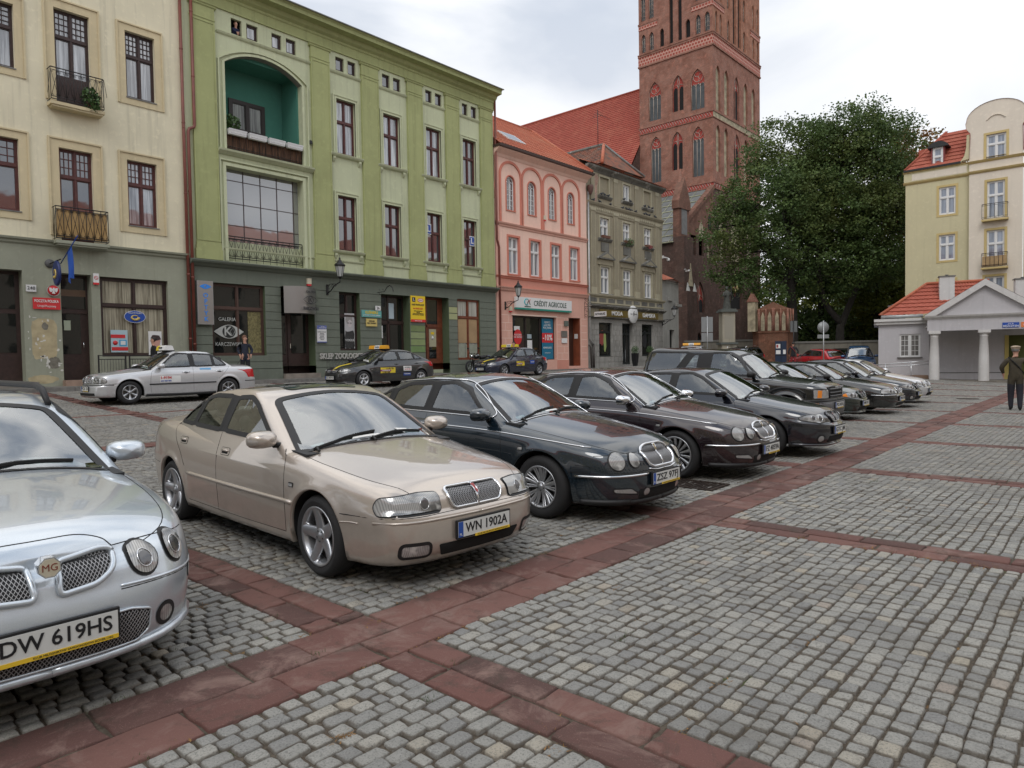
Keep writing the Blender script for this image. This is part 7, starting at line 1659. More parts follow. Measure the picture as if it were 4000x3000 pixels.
# ================================================================ apartment block at the right
YEL=stucco('ochre yellow render',(.57,.52,.335),.08,.06);YCR=stucco('cream render of the bay',(.70,.63,.53),.06,.05);YTR=stucco('golden trim',(.55,.43,.20),.1,.08);AG=glassmat('sky blue reflecting glass',(.16,.19,.24),(.30,.34,.42),ior=1.7)
A_=thing('apartment_block','tall yellow and cream apartment house with curved gable at the right','house',(0,50.5,0));wins=[(-9.07,-8.18,10.16,11.85),(-9.07,-8.20,7.33,8.91),(-9.07,-8.20,4.5,6.1)];winc=[(-6.55,-5.67,9.55,11.72),(-6.55,-5.67,6.75,8.83),(-6.62,-5.67,4.2,6.1),(-6.60,-5.62,12.95,14.48)]
q=MB([YEL,YCR]);holes_wall(q,-10.93,-7.45,.2,12.5,[(*w_,.15)for w_ in wins],YEL,rev=YTR);holes_wall(q,-7.45,-4.80,.2,13.15,[(*w_,.15)for w_ in winc[:3]]+[(-6.60,-5.62,12.95,13.2,.15)],YCR,rev=YTR,y=-.25);q.box(-7.46,-7.45,-.25,0,.2,13.15,YEL)
holes_wall(q,-4.80,6,.2,12.5,[(-4.2,-3.3,10.16,11.85,.15),(-4.2,-3.3,7.3,8.9,.15),(-1,-.1,10.16,11.85,.15),(-1,-.1,7.3,8.9,.15)],YEL,rev=YTR)
q.quad((-10.93,0,.2),(-10.93,9,.2),(-10.93,9,12.5),(-10.93,0,12.5),YEL);q.build('wall',parent=A_)
g=MB([YCR,YTR]);P=[(-7.85,13.2),(-7.45,13.25),(-7.40,14.75),(-7.62,15.05),(-7.66,15.35)];Nn=16
for k in range(Nn+1):a=math.pi*(1-k/Nn);P.append((-6.12+1.50*math.cos(a),15.45+1.02*math.sin(a)))
P+=[(-4.58,15.35),(-4.62,15.05),(-4.84,14.75),(-4.80,13.25),(-4.4,13.2)]
Pl=[p for p in P if p[0]<=-6.11];Pr=[p for p in P if p[0]>=-6.13]
def gpoly(pp,mt=YCR,y=-.25):g.add([(a,y,b)for a,b in pp],[tuple(range(len(pp)))],mt)
gpoly([(-7.45,13.15),(-6.60,13.15),(-6.60,14.48),(-7.40,14.48)]);gpoly([(-5.62,13.15),(-4.80,13.15),(-4.82,14.48),(-5.62,14.48)]);top=[(a,b)for a,b in P if b>14.5];gpoly([(-4.82,14.48)]+[(-7.40,14.48)]+top)
g.quad((-6.6,-.25,12.95),(-6.6,-.1,12.95),(-6.6,-.1,14.48),(-6.6,-.25,14.48),YTR);g.quad((-5.62,-.1,12.95),(-5.62,-.25,12.95),(-5.62,-.25,14.48),(-5.62,-.1,14.48),YTR)
g.add([(-7.95,-.2,13.15),(-7.45,-.2,13.15),(-7.45,-.2,14.75),(-7.60,-.2,14.7),(-7.62,-.2,14.0),(-7.72,-.2,13.5)],[(0,1,2,3,4,5)],YEL)
for k in range(len(P)-1):g.quad((P[k][0],-.30,P[k][1]),(P[k+1][0],-.30,P[k+1][1]),(P[k+1][0],.2,P[k+1][1]),(P[k][0],.2,P[k][1]),M('dull red capping',(.25,.10,.10),.6))
arch_band(g,-6.55,-5.70,15.35,15.58,.05,.31,YCR,None,'segment',10);g.build('gable',parent=A_)
q=MB([YTR,YEL,YCR,M('dark gutter')if False else IRON]);moulding(q,-11.05,-7.45,[(.02,12.30),(.10,12.38),(.14,12.46)],YTR);q.box(-11.0,-7.45,-.12,0,12.46,13.0,YEL);q.box(-10.55,-7.6,-.13,-.12,12.52,12.92,YCR);moulding(q,-11.05,-7.45,[(.12,13.0),(.16,13.05),(.18,13.10)],YTR);q.box(-11.0,-7.9,-.26,-.12,13.10,13.22,IRON)
moulding(q,-7.5,-4.75,[(.27,12.30),(.36,12.38),(.40,12.46)],YTR);moulding(q,-7.5,-4.75,[(.27,12.92),(.34,12.98),(.40,13.06)],YTR)
for(a,b,c,d_)in wins:surround(q,a,b,c,d_,.13,.02,YTR,bottom=True)
q.build('wall_mouldings',parent=A_);q=MB([YTR],xf=Matrix.Translation((0,-.25,0)))
for(a,b,c,d_)in winc:surround(q,a,b,c,d_,.13,.02,YTR,bottom=False)
q.build('window_surrounds',parent=A_)
for(a,b,c,d_)in wins+[(-4.2,-3.3,10.16,11.85),(-4.2,-3.3,7.3,8.9)]:window(A_,a,b,c,d_,WHT,AG,y=.06,cols=2,tr=.62,fw=.07,mull=.08)
for(a,b,c,d_)in winc:window(A_,a,b,c,d_,WHT,AG,y=-.17,cols=2,tr=.62,fw=.07,mull=.08)
rf=MB([TILE1,IRON]);RT=tilemat('brick red roof tiles',(.38,.105,.07),(.32,.085,.055),(.38,.13,.085),.72)
tile_roof(rf,(-10.93,-.12,13.2),(3.55,0,0),(0,1.7,2.35),16,9,RT,.02,.05,4,tp=.555,sh=.555);rf.add([(-10.93,0,13.2),(-8.96,1.6,15.5),(-8.96,7,15.5),(-10.93,9,13.2)],[(0,1,2,3)],RT);rf.quad((-8.96,1.6,15.53),(-6,1.6,15.6),(-6,8,15.6),(-8.96,8,15.53),RT);rf.tube([(-10.95,-.12,13.25),(-8.96,1.6,15.62)],.09,6,RT);rf.quad((-4.8,-.1,13.1),(6,-.1,13.1),(6,1.6,15.5),(-4.8,1.6,15.5),RT)
rf.box(-10.6,-10.0,2.0,3.2,13.6,14.9,RT);rf.lathe([(.65,0),(.65,.8)],12,org=(-9.9,2.6,14.0),axis=0,mat=RT);rf.build('roof',parent=A_)
q=MB([M('dormer copper red',(.24,.06,.06),.6),IRON]);q.box(-9.50,-9.44,-.02,1.4,13.2,14.50);q.box(-8.86,-8.80,-.02,1.4,13.2,14.50);P=arch_pts(-9.70,-8.55,14.42,14.72,'segment',8);q.prism(P+[(-8.55,14.36),(-9.70,14.36)],1,-.15,1.6,IRON);dm=q.build('dormer',parent=A_);window(dm,-9.42,-8.86,13.22,14.36,WHT,AG,y=.0,cols=1,tr=.5,fw=.09)
for(z0,z1,pan)in((9.45,10.35,False),(6.62,7.45,True)):
    b=thing_child('balcony',A_,(0,0,0));q=MB([YTR]);q.box(-6.78,-5.48,-.65,-.25,z0-.10,z0);q.build('slab',parent=b);q=MB([IRON]);railing(q,-6.75,-5.5,z0+.05,z1,-.62,6,scroll=False,r=.012);[q.tube([(x_,-.62,z_),(x_,-.25,z_)],.012,4)for x_ in(-6.75,-5.5)for z_ in(z0+.05,z1)];q.build('railing',parent=b)
    if pan:q=MB([M('tan balcony cloth',(.42,.28,.14),.8,var=.2)]);q.box(-6.72,-5.53,-.60,-.59,z0+.06,z1-.18);q.build('panel',parent=b)
# ================================================================ white pavilion
PV=stucco('pale lilac grey render',(.50,.485,.50),.08,.08);PVW=stucco('off white column plaster',(.60,.585,.57),.10,.10)
V_=thing('pavilion','low pale grey pavilion with round columns and a pediment','pavilion',(-7.45,41.5,0),R(14))
q=MB([M('pavilion stone step',(.20,.18,.15),.9,var=.3)]);q.box(-.75,5.2,-.45,3,-.2,.16);q.build('step',parent=V_)
for k,cx in enumerate((-.18,1.95,4.08)):q=MB([PVW]);q.lathe([(.235,.16),(.235,.6),(.222,1.4),(.175,2.38),(.19,2.40),(.19,2.44),(.175,2.46),(.175,2.50),(.24,2.58)],24,org=(cx,0,0));q.box(cx-.26,cx+.26,-.26,.26,2.58,2.72);q.build('column',parent=V_)
q=MB([PV,PVW,M('ceiling shade grey',(.30,.28,.27),.9)]);q.box(-.50,4.42,-.24,.24,2.72,3.30,PV);q.box(-.50,4.42,.24,2.2,2.95,3.0,PVW);q.box(-.50,-.44,.24,2.2,.16,3.3,PV)if False else None;moulding(q,-.62,4.54,[(.24,3.30),(.30,3.36),(.38,3.42),(.42,3.50)],PVW);q.build('entablature',parent=V_)
q=MB([PV,PVW]);q.add([(-.5,-.20,3.5),(4.4,-.20,3.5),(1.95,-.20,5.05)],[(0,1,2)],PV)
for sg in(-1,1):q.prism([(1.95+sg*2.62,3.50),(1.95+sg*2.10,3.50),(1.95,4.92),(1.95,5.24)]if sg<0 else[(1.95+sg*2.62,3.50),(1.95,5.24),(1.95,4.92),(1.95+sg*2.10,3.50)],1,-.42,-.18,PVW)
q.quad((-.67,-.42,3.52),(1.95,-.42,5.25),(1.95,3.6,5.25),(-.67,3.6,3.52),LEAD);q.quad((4.57,-.42,3.52),(1.95,-.42,5.25),(1.95,3.6,5.25),(4.57,3.6,3.52),LEAD);q.build('pediment',parent=V_)
q=MB([PV,M('olive door wall',(.09,.10,.03),.9),M('yellow lit jamb',(.52,.42,.14),.8),M('dado line',(.14,.135,.13),.8)]);holes_wall(q,-.3,6,.16,3.3,[(3.1,4.4,.16,2.46,.3)],PV,rev=q.mats[2],y=2.2);q.box(-.3,3.1,2.185,2.2,.50,.54,q.mats[3]);q.quad((3.1,2.5,.16),(4.4,2.5,.16),(4.4,2.5,2.46),(3.1,2.5,2.46),q.mats[1]);q.box(3.1,3.28,2.17,2.2,.16,2.46,q.mats[2])  # yellow light of the corridor is put into the jamb colour
holes_wall(q,-2.73,-.30,-.1,3.2,[(-1.71,-.72,1.40,2.65,.12)],PV,y=1.8);q.quad((-2.73,1.8,-.1),(-2.73,6,-.1),(-2.73,6,3.2),(-2.73,1.8,3.2),PV);q.box(-.31,-.30,1.8,2.2,0,3.2,PV);q.box(-1.82,-.62,1.70,1.8,1.33,1.40,q.mats[3]);q.build('wall',parent=V_)
q=MB([PVW,ZINC]);q.box(-2.86,-.35,1.62,1.8,3.2,3.36);q.box(-2.95,-.35,1.52,1.8,3.36,3.50);q.box(-2.95,-2.73,1.8,6,3.2,3.50);q.tube([(-2.6,1.75,3.62),(-.6,1.75,3.62)],.09,8,ZINC);q.build('cornice',parent=V_)
window(V_,-1.71,-.72,1.40,2.65,WHT,glassmat('grey curtained pane',(.12,.115,.11),(.25,.24,.23)),y=1.86,cols=2,tr=None,fw=.05,bot=(2,4),mull=.09)
rf=MB([TILE1,RT]);tile_roof(rf,(-2.62,1.9,3.68),(7.4,0,0),(0,1.9,1.75),22,8,RT,.03,.05,4,tp=.62,sh=.31);rf.tube([(-2.62,1.9,3.78),(-.33,3.8,5.50)],.085,8,TILE1);rf.tube([(-.33,3.8,5.50),(2.6,3.8,5.5)],.09,8,TILE1);rf.add([(-2.62,1.9,3.7),(-.33,3.8,5.45),(-2.62,5.7,3.7)],[(0,1,2)],RT)
for k in range(9):v=k/8;rf.lathe([(.10,-.03),(.115,0),(.10,.03)],8,org=(-2.62+2.29*v,1.9+1.9*v,3.78+1.72*v),mat=TILE1)
rf.build('roof',parent=V_)
for(a,b,z0,z1,nm)in((.22,.92,3.9,5.74,0),(3.62,4.3,3.9,5.38,0),(-2.2,-1.75,3.6,4.35,0)):q=MB([PVW,IRON]);y_=3.0 if a>-1 else 4.6;q.box(a,b,y_-.3,y_+.3,z0,z1);q.box(a-.05,b+.05,y_-.35,y_+.35,z1,z1+.05,LEAD);q.lathe([(.06,z1),(.06,z1+.1),(.09,z1+.1),(.09,z1+.13),(0,z1+.13)],8,org=((a+b)/2,y_,0),mat=LEAD);q.build('chimney',parent=V_)
q=MB([SGB]);q.box(2.68,3.36,-.27,-.245,2.79,3.04);o=q.build('toilet_sign');o.location=V_.location;o.rotation_euler=V_.rotation_euler;tag(o,'small blue sign with white writing DLA MEZCZYZN on the pavilion beam','sign');text('DLA',.09,SGW,o,(3.02,-.275,2.97),RFY,mw=.22);text('MĘŻCZYZN',.12,SGW,o,(3.02,-.275,2.86),RFY,mw=.62,bold=.002)
q=MB([M('sign orange',(.70,.20,.06),.5)]);q.box(3.43,4.0,-.27,-.245,2.79,3.04);o=q.build('toilet_sign');o.location=V_.location;o.rotation_euler=V_.rotation_euler;tag(o,'small orange sign beside the blue sign on the pavilion beam','sign');text('TOALETA',.12,SGW,o,(3.72,-.275,2.9),RFY,mw=.46)
o=thing('ramp_handrail','double steel handrail along the ramp left of the pavilion columns','handrail',(-7.45,41.5,0),R(14));q=MB([M('bright steel rail',(.60,.61,.62),.25,.7)]);
for dz in(0,-.16):q.tube([(-2.9,.5,1.0+dz),(-1.2,.5,1.13+dz),(-.4,.5,1.18+dz)],.025,8)
for x_ in(-2.4,-1.2):q.tube([(x_,.5,.1),(x_,.5,1.08)],.022,6)
q.build('rails',parent=o);q=MB([M('brown ramp wall',(.20,.13,.09),.9)]);q.box(-2.9,-.4,.55,1.7,-.1,.42);o2=q.build('ramp');o2.location=o.location;o2.rotation_euler=o.rotation_euler;o2['kind']='structure'
# ================================================================ trees
def leafmat(name,c1,c2,c3):
    mt,nt,b=principled(name);setp(b,rough=.55,spec=.3)
    t=N(nt,'ShaderNodeTexCoord');a=N(nt,'ShaderNodeAttribute');a.attribute_name='tone'
    c=mixrgb(nt,c1,c2,a.outputs['Fac']);c=mixrgb(nt,c,c3,ramp(nt,noise(nt,.22,5,.6,t.outputs['Object']),.48,.72));nt.links.new(c,b.inputs['Base Color'])
    tr=N(nt,'ShaderNodeBsdfTranslucent');nt.links.new(c,tr.inputs[0]);ms=N(nt,'ShaderNodeMixShader');ms.inputs[0].default_value=.28;nt.links.new(b.outputs[0],ms.inputs[1]);nt.links.new(tr.outputs[0],ms.inputs[2]);nt.links.new(ms.outputs[0],nt.nodes['Material Output'].inputs[0]);return mt
BARK=M('dark bark',(.028,.024,.020),.95,var=.4,vscale=6,bmp=.8,bscale=25)
def tree(label,base,trunks,crowns,nl,mat,seed,leaf=.17,clump=.85,name='tree'):
    """trunks: list of point lists with radii; crowns: ellipsoids (x,y,z,rx,ry,rz,weight) relative to base"""
    rg=np.random.default_rng(seed);o=thing(name,label,'tree',base)
    tb=MB([BARK]);ends=[]
    for P,r0,r1 in trunks:tb.tube(cmr(P,5).tolist(),list(np.linspace(r0,r1,(len(P)-1)*5+1)),10,BARK);ends+=[Vector(p)for p in P[len(P)//2:]]
    C=np.array(crowns,float);wts=C[:,6]*C[:,3]*C[:,4]*C[:,5];wts/=wts.sum();ncl=max(40,int(nl/75))
    k=rg.choice(len(C),ncl,p=wts);d=rg.normal(size=(ncl,3));d/=np.linalg.norm(d,axis=1)[:,None];rad=rg.uniform(.12,1.0,ncl)**.42
    cen=C[k,:3]+d*rad[:,None]*C[k,3:6];cr_=clump*rg.uniform(.45,1.35,ncl)
    for i in rg.choice(ncl,min(70,ncl),replace=False):
        p=Vector(cen[i]);e=min(ends,key=lambda q:(q-p).length+max(0,q.z-p.z)*2);mid_=(e+p)/2+Vector((rg.normal(0,.3),rg.normal(0,.3),.3));L=(p-e).length;tb.tube([tuple(e),tuple(mid_),tuple(p)],[.035+.012*L,.03,.012],5,BARK)
    tb.build('trunk',parent=o)
    ci=rg.integers(0,ncl,nl);dd=rg.normal(size=(nl,3));dd/=np.linalg.norm(dd,axis=1)[:,None];pos=cen[ci]+dd*(rg.random(nl)**.5)[:,None]*cr_[ci][:,None]*np.array([1.15,1.15,.75])
    a=rg.normal(size=(nl,3));a[:,2]*=.6;a/=np.linalg.norm(a,axis=1)[:,None];b=np.cross(a,rg.normal(size=(nl,3)));b/=np.linalg.norm(b,axis=1)[:,None];s_=leaf*rg.uniform(.6,1.35,nl)[:,None]
    Vq=np.stack([pos-a*s_*.5,pos+b*s_*.38,pos+a*s_*.5,pos-b*s_*.38],1);tone=np.clip(rg.uniform(0,1,ncl)[ci]*.75+rg.uniform(0,.35,nl),0,1)
    q=bulk('crown',Vq.reshape(-1,3),[np.arange(nl*4).reshape(-1,4)],np.repeat(tone,4),mat,None);q.parent=o;return o
LG=leafmat('oak leaves',(.042,.078,.026),(.115,.175,.052),(.14,.15,.04));LY=leafmat('yellow green leaves',(.10,.13,.02),(.17,.19,.03),(.20,.17,.03));LO=leafmat('rusty autumn leaves',(.10,.10,.02),(.26,.11,.03),(.30,.10,.025))
def rel(l,d,z):return(l*.748-d*.664,l*.664+d*.748,z)
tree('big dark green tree with the thick dark trunk beside the brick chapel',(-19.1,53.2,.9),[([rel(0,0,0),rel(.05,0,3),rel(-.1,0,6.5),rel(-.3,0,10)],.46,.22),([rel(-.05,0,5.5),rel(-1.6,0,8.5),rel(-4.0,0,10.5)],.22,.08),([rel(0,0,5.8),rel(1.8,.3,9.5),rel(3.0,.4,13.5)],.24,.09)],
     [(*rel(-1.0,0,11.5),4.2,4.2,5.2,1),(*rel(-4.3,.5,9.6),2.4,2.4,3.7,1.0),(*rel(.5,1,15.8),3.6,3.6,3.0,1.2),(*rel(-2.2,-.5,6.2),3.2,3.0,1.7,1.2),(*rel(3.0,-.5,9.0),3.6,3.4,4.6,.9)],62000,LG,5)
tree('tall green tree with a forked trunk right of the round road sign',(-16.3,55.6,.9),[([rel(0,0,0),rel(-.1,0,2.4),rel(.2,0,3.4),rel(1.6,0,6.5),rel(3.8,0,9.5)],.34,.13),([rel(0,0,3),rel(-1.2,.3,5),rel(-1.6,.5,9),rel(-1.2,.5,13)],.24,.1)],
     [(*rel(1.0,.5,13.0),4.2,4.2,5.2,1.1),(*rel(3.7,.5,11.5),2.4,2.6,4.0,1),(*rel(1.2,0,17.2),3.4,3.0,2.2,1.1),(*rel(4.0,.5,16.2),2.2,2.2,2.4,1.1),(*rel(2.5,-1,7.6),4.4,3.0,1.9,1)],62000,LG,8)
tree('straight trunked tree between the two big trees, farther back',(-19.4,60.5,.9),[([rel(0,0,0),rel(.1,0,5),rel(0,0,11)],.32,.14)],[(*rel(0,0,12),4.5,4,6,1),(*rel(-.5,0,6.8),4,3,1.8,.7)],26000,LG,12,.24)
tree('rusty orange tinged tree top at the right behind the big trees',(-14.6,64,.9),[([rel(0,0,0),rel(.2,0,6),rel(.8,0,13)],.30,.1)],[(*rel(1.5,0,14.6),3.9,3.4,4.2,1),(*rel(3.2,0,11.0),3.0,3,3.2,1)],24000,LO,14,.22)
tree('yellow green tree low behind the wall next to the apartment house',(-15.2,62.5,.9),[([rel(0,0,0),rel(-.3,0,4),rel(-.4,0,8)],.2,.08)],[(*rel(.5,0,6.2),3.6,3,4.2,1),(*rel(3.4,0,5.5),2.6,2.6,4.2,1),(*rel(1.5,1,2.6),3.6,2.2,1.6,.8)],30000,LY,17,.22)
tree('broad green tree far behind the wall, left of the forked trunk',(-26,78,.9),[([rel(0,0,0),rel(0,0,5)],.2,.1)],[(*rel(0,0,5.5),7,4,5.5,1),(*rel(8,0,4.5),6,4,4.5,1)],30000,LY,31,.32,1.2)
tree('dark green tree far behind the wall, right of the forked trunk',(-17,76,.9),[([rel(0,0,0),rel(0,0,5)],.2,.1)],[(*rel(0,0,5),6,4,5.5,1),(*rel(6,0,4.5),5,4,5,1)],26000,LG,33,.32,1.2)
tree('shady green shrubs between the trunks of the big trees',(-19.6,61,.9),[([rel(0,0,0),rel(0,0,2)],.1,.05)],[(*rel(-1,0,2.4),3,2,2.4,1),(*rel(3,1,2.2),3,2,2.2,1)],16000,LG,21,.22,name='shrub')
for(lab,loc,rz,L_,h_,mt)in(('long ochre house row on the side of the square behind the camera',(16,60,0),-90,100,12.5,YCR),('house row closing the square to the left behind the camera',(-26,-17,0),180,42,12.0,GYL)):
    o=thing('house_row',lab,'house',loc,R(rz));q=MB([mt,CREAM]);x0_,x1_=(0,L_)if rz==-90 else(-L_,0)
    hs=[(x0_+1.5+3.2*i,x0_+2.7+3.2*i,z_,z_+1.9,.2)for i in range(int(L_/3.2)-1)for z_ in(1.6,5.0,8.4)];holes_wall(q,x0_,x1_,0,h_,hs,mt);q.build('wall',parent=o);g_=MB([GL1]);g_.quad((x0_,.19,1),(x1_,.19,1),(x1_,.19,h_-1),(x0_,.19,h_-1));g_.build('pane',parent=o)
    rf=MB([TILE1]);rf.quad((x0_,-.4,h_),(x1_,-.4,h_),(x1_,5,h_+4.5),(x0_,5,h_+4.5));rf.quad((x0_,5,h_+4.5),(x1_,5,h_+4.5),(x1_,10,h_),(x0_,10,h_));rf.build('roof',parent=o)
def var(base,**kw):
    d=dict(base);
    for k,v in kw.items():
        if isinstance(v,dict)and isinstance(d.get(k),dict):q=dict(d[k]);q.update(v);d[k]=q
        else:d[k]=v
    return d
SALOON=dict(L=4.645,W=1.715,fo=.92,wb=2.75,wr=.306,rim=.222,arch=.352,tw=.205,wstyle='five',sill=.20,
    plan=[(0,0),(.010,.33),(.04,.57),(.105,.745),(.23,.865),(.46,.94),(.9,.985),(1.6,1.0),(2.8,1.0),(3.6,.985),(4.15,.93),(4.45,.82),(4.58,.62),(4.63,.35),(4.645,0)],
    edge=[(0,.668),(.12,.688),(.5,.745),(1.0,.82),(1.4,.878),(2.0,.905),(3.0,.94),(3.8,.975),(4.3,.975),(4.6,.925)],
    crown=[(0,.675),(.10,.715),(.3,.775),(.8,.865),(1.25,.935),(1.6,.97),(3.7,1.03),(4.15,1.05),(4.45,1.035),(4.645,.96)],
    pside=[(.12,.085),(.20,.05),(.27,.028),(.36,.018),(.5,.004),(.62,0),(.74,.010),(.82,.030),(.87,.055),(.90,.085)],
    pnose=[(.20,.13),(.27,.075),(.36,.02),(.46,.0),(.60,.0),(.68,.008),(.715,.02),(.735,.05),(.80,.062),(.86,.085),(.90,.13)],
    ptail=[(.2,.10),(.30,.03),(.42,.0),(.56,.0),(.60,.015),(.63,.045),(.82,.065),(.87,.085),(.90,.12)],
    cab=dict(roof=[(1.24,.93),(2.02,1.325),(2.5,1.378),(3.0,1.350),(3.25,1.295),(3.84,1.01)],yb=[(1.15,.90),(1.6,.925),(2.6,.93),(3.3,.905),(3.85,.83)],
             belt=[(1.1,.88),(2.0,.915),(3.0,.94),(3.9,.96)],tum=.36,tcurve=.14),
    ws=(.70,.545),windows=[[(1.63,.955),(2.52,.985),(2.48,1.28),(2.24,1.293),(2.09,1.235)],[(2.62,.985),(3.20,1.0),(3.10,1.255),(2.95,1.285),(2.59,1.29)],[(3.25,1.0),(3.60,1.01),(3.46,1.115),(3.18,1.235)]],
    gaps=[[(1.46,.91),(1.37,.80),(1.34,.55),(1.36,.28)],[(2.57,.97),(2.56,.6),(2.58,.27)],[(3.66,.985),(3.52,.84),(3.38,.72),(3.29,.60)],[(1.36,.275),(2.2,.268),(3.25,.275)],[(.56,.53),(.40,.53)],[(4.02,.56),(4.5,.57)],[(4.1,.97),(4.25,.8),(4.3,.6)]],
    topgaps=[[(.16,.52),(.45,.645),(.9,.705),(1.27,.725)]],frontgaps=[[(0,.536),(.30,.536),(.55,.53),(.83,.528)]],
    strips=[([(1.22,.525),(2.2,.53),(3.24,.54)],'body',.017,.0),([(.60,.47),(.50,.48),(.42,.48)],'body',.006,.0)],frontstrips=[([(0,.50),(.4,.50),(.84,.492)],'body',.010,.0)],
    handles=[(2.40,.815),(3.32,.845)],repeater=(1.24,.66),mirror=(1.56,.955,.90),
    plate=('WN 1902A',.405),sunroof=(2.13,2.62,.36),
    lamps=[dict(k='head',P=rounded([(.32,.548),(.81,.546),(.825,.60),(.79,.655),(.50,.672),(.335,.664)],.03),d=(-1,-.42,0),x=-.12,bulge=.012,refl=[(.46,.606,.036)]),
           dict(k='fog',P=rrect(.47,.66,.262,.335,.02),d=(-1,-.2,0),x=-.05,bulge=.005,rim=.024)],
    blackfront=[[(-.36,.235),(.36,.235),(.40,.325),(-.40,.325)]],
    grille=dict(P=[(-.225,.548),(.225,.548),(.262,.60),(.258,.682),(-.258,.682),(-.262,.60)],rc=.035,diag=.016,frame='chrome',fr=.011,centre='chrome',cr=.010,badge='badge red',off=.005))
R75=dict(L=4.747,W=1.778,fo=.93,wb=2.746,wr=.318,rim=.212,arch=.365,tw=.205,wstyle='twin',sill=.21,nose_bot=.19,
    plan=[(0,0),(.012,.27),(.055,.49),(.15,.68),(.31,.82),(.58,.925),(1.0,.985),(1.7,1.0),(2.8,1.0),(3.7,.98),(4.25,.92),(4.55,.79),(4.69,.58),(4.735,.3),(4.747,0)],
    edge=[(0,.655),(.12,.69),(.45,.755),(1.0,.84),(1.5,.905),(2.2,.945),(3.0,.965),(3.8,.975),(4.4,.93),(4.7,.86)],
    crown=[(0,.69),(.08,.745),(.28,.815),(.8,.915),(1.3,.99),(1.7,1.02),(3.9,1.04),(4.3,1.045),(4.6,.99),(4.747,.90)],
    pside=[(.12,.10),(.20,.06),(.28,.034),(.38,.020),(.5,.006),(.62,0),(.72,.006),(.80,.022),(.86,.052),(.90,.095)],
    pnose=[(.20,.12),(.28,.06),(.38,.015),(.50,.0),(.62,.0),(.68,.01),(.74,.03),(.82,.055),(.87,.085),(.90,.125)],
    ptail=[(.2,.10),(.30,.03),(.45,.0),(.60,.01),(.70,.03),(.82,.06),(.87,.09),(.90,.14)],
    cab=dict(roof=[(1.32,.985),(2.10,1.365),(2.65,1.428),(3.15,1.395),(3.42,1.33),(4.10,1.05)],yb=[(1.2,.885),(1.7,.915),(2.6,.92),(3.4,.89),(4.1,.80)],
             belt=[(1.2,.92),(2.2,.955),(3.0,.975),(4.0,.985)],tum=.37,tcurve=.18,k=.05,crown=.07),
    ws=(.71,.55),wschrome=True,windows=[[(1.72,.995),(2.60,1.02),(2.55,1.325),(2.30,1.34),(2.08,1.265)],[(2.70,1.022),(3.36,1.04),(3.30,1.24),(3.08,1.31),(2.66,1.328)],[(3.42,1.04),(3.80,1.052),(3.66,1.155),(3.40,1.235)]],
    dlo_one=[(1.55,.972),(2.65,.997),(3.93,1.022),(3.72,1.175),(3.25,1.335),(2.65,1.372),(2.2,1.36),(1.95,1.24)],
    gaps=[[(1.58,.96),(1.46,.84),(1.42,.60),(1.44,.30)],[(2.65,1.0),(2.64,.6),(2.66,.29)],[(3.86,1.03),(3.72,.88),(3.52,.74),(3.40,.62)],[(1.44,.295),(2.3,.285),(3.35,.295)],[(4.2,.99),(4.35,.8)],[(.52,.57),(.36,.56)]],
    topgaps=[[(.12,.36),(.32,.60),(.7,.70),(1.35,.755)]],frontgaps=[[(.30,.672),(.50,.675),(.72,.66)],[(.27,.505),(.52,.50),(.83,.50)]],
    strips=[([(.42,.735),(.9,.79),(1.6,.842),(2.6,.868),(3.6,.88),(4.42,.865)],'chrome',.0075,.002),([(.12,.215),(.3,.215),(.5,.215)],'black',.03,.0)],
    frontstrips=[([(.29,.472),(.50,.470),(.70,.468),(.86,.466)],'chrome',.0125,.006),([(0,.50),(.13,.498),(.25,.515)],'chrome',.010,.006),([(0,.205),(.4,.205),(.8,.205)],'black',.028,.0)],
    handles=[(2.44,.868),(3.46,.88)],hstyle='chrome',repeater=(1.16,.69),mirror=(1.66,.98,.885),plate=('ZSZ 97FJ',.42),
    lamps=[dict(k='head',c=(.61,.605),r=(.080,.078),d=(-1,-.38,0),x=-.13,bulge=.016,rim=.012),dict(k='inner',c=(.43,.605),r=(.062,.062),d=(-1,-.30,0),x=-.06,bulge=.014,rim=.012),
           dict(k='fog',P=rounded([(.42,.295),(.66,.315),(.68,.345),(.50,.345)],.02),d=(-1,-.3,0),x=-.05,bulge=.004),dict(k='fog',c=(.30,.30),r=(.04,.035),d=(-1,-.1,0),x=0,bulge=.004)],
    blackfront=[[(-.38,.235),(.38,.235),(.40,.33),(-.40,.33)]],
    grille=dict(P=[(-.18,.525),(.18,.525),(.245,.565),(.262,.63),(.235,.70),(.14,.728),(-.14,.728),(-.235,.70),(-.262,.63),(-.245,.565)],rc=.05,vert=.017,back='silver',frame='chrome',fr=.015,fo=.012,centre='chrome',cr=.011,badge='badge gold'))
UP=.068
up_=lambda L:[(a,b+UP)for a,b in L]
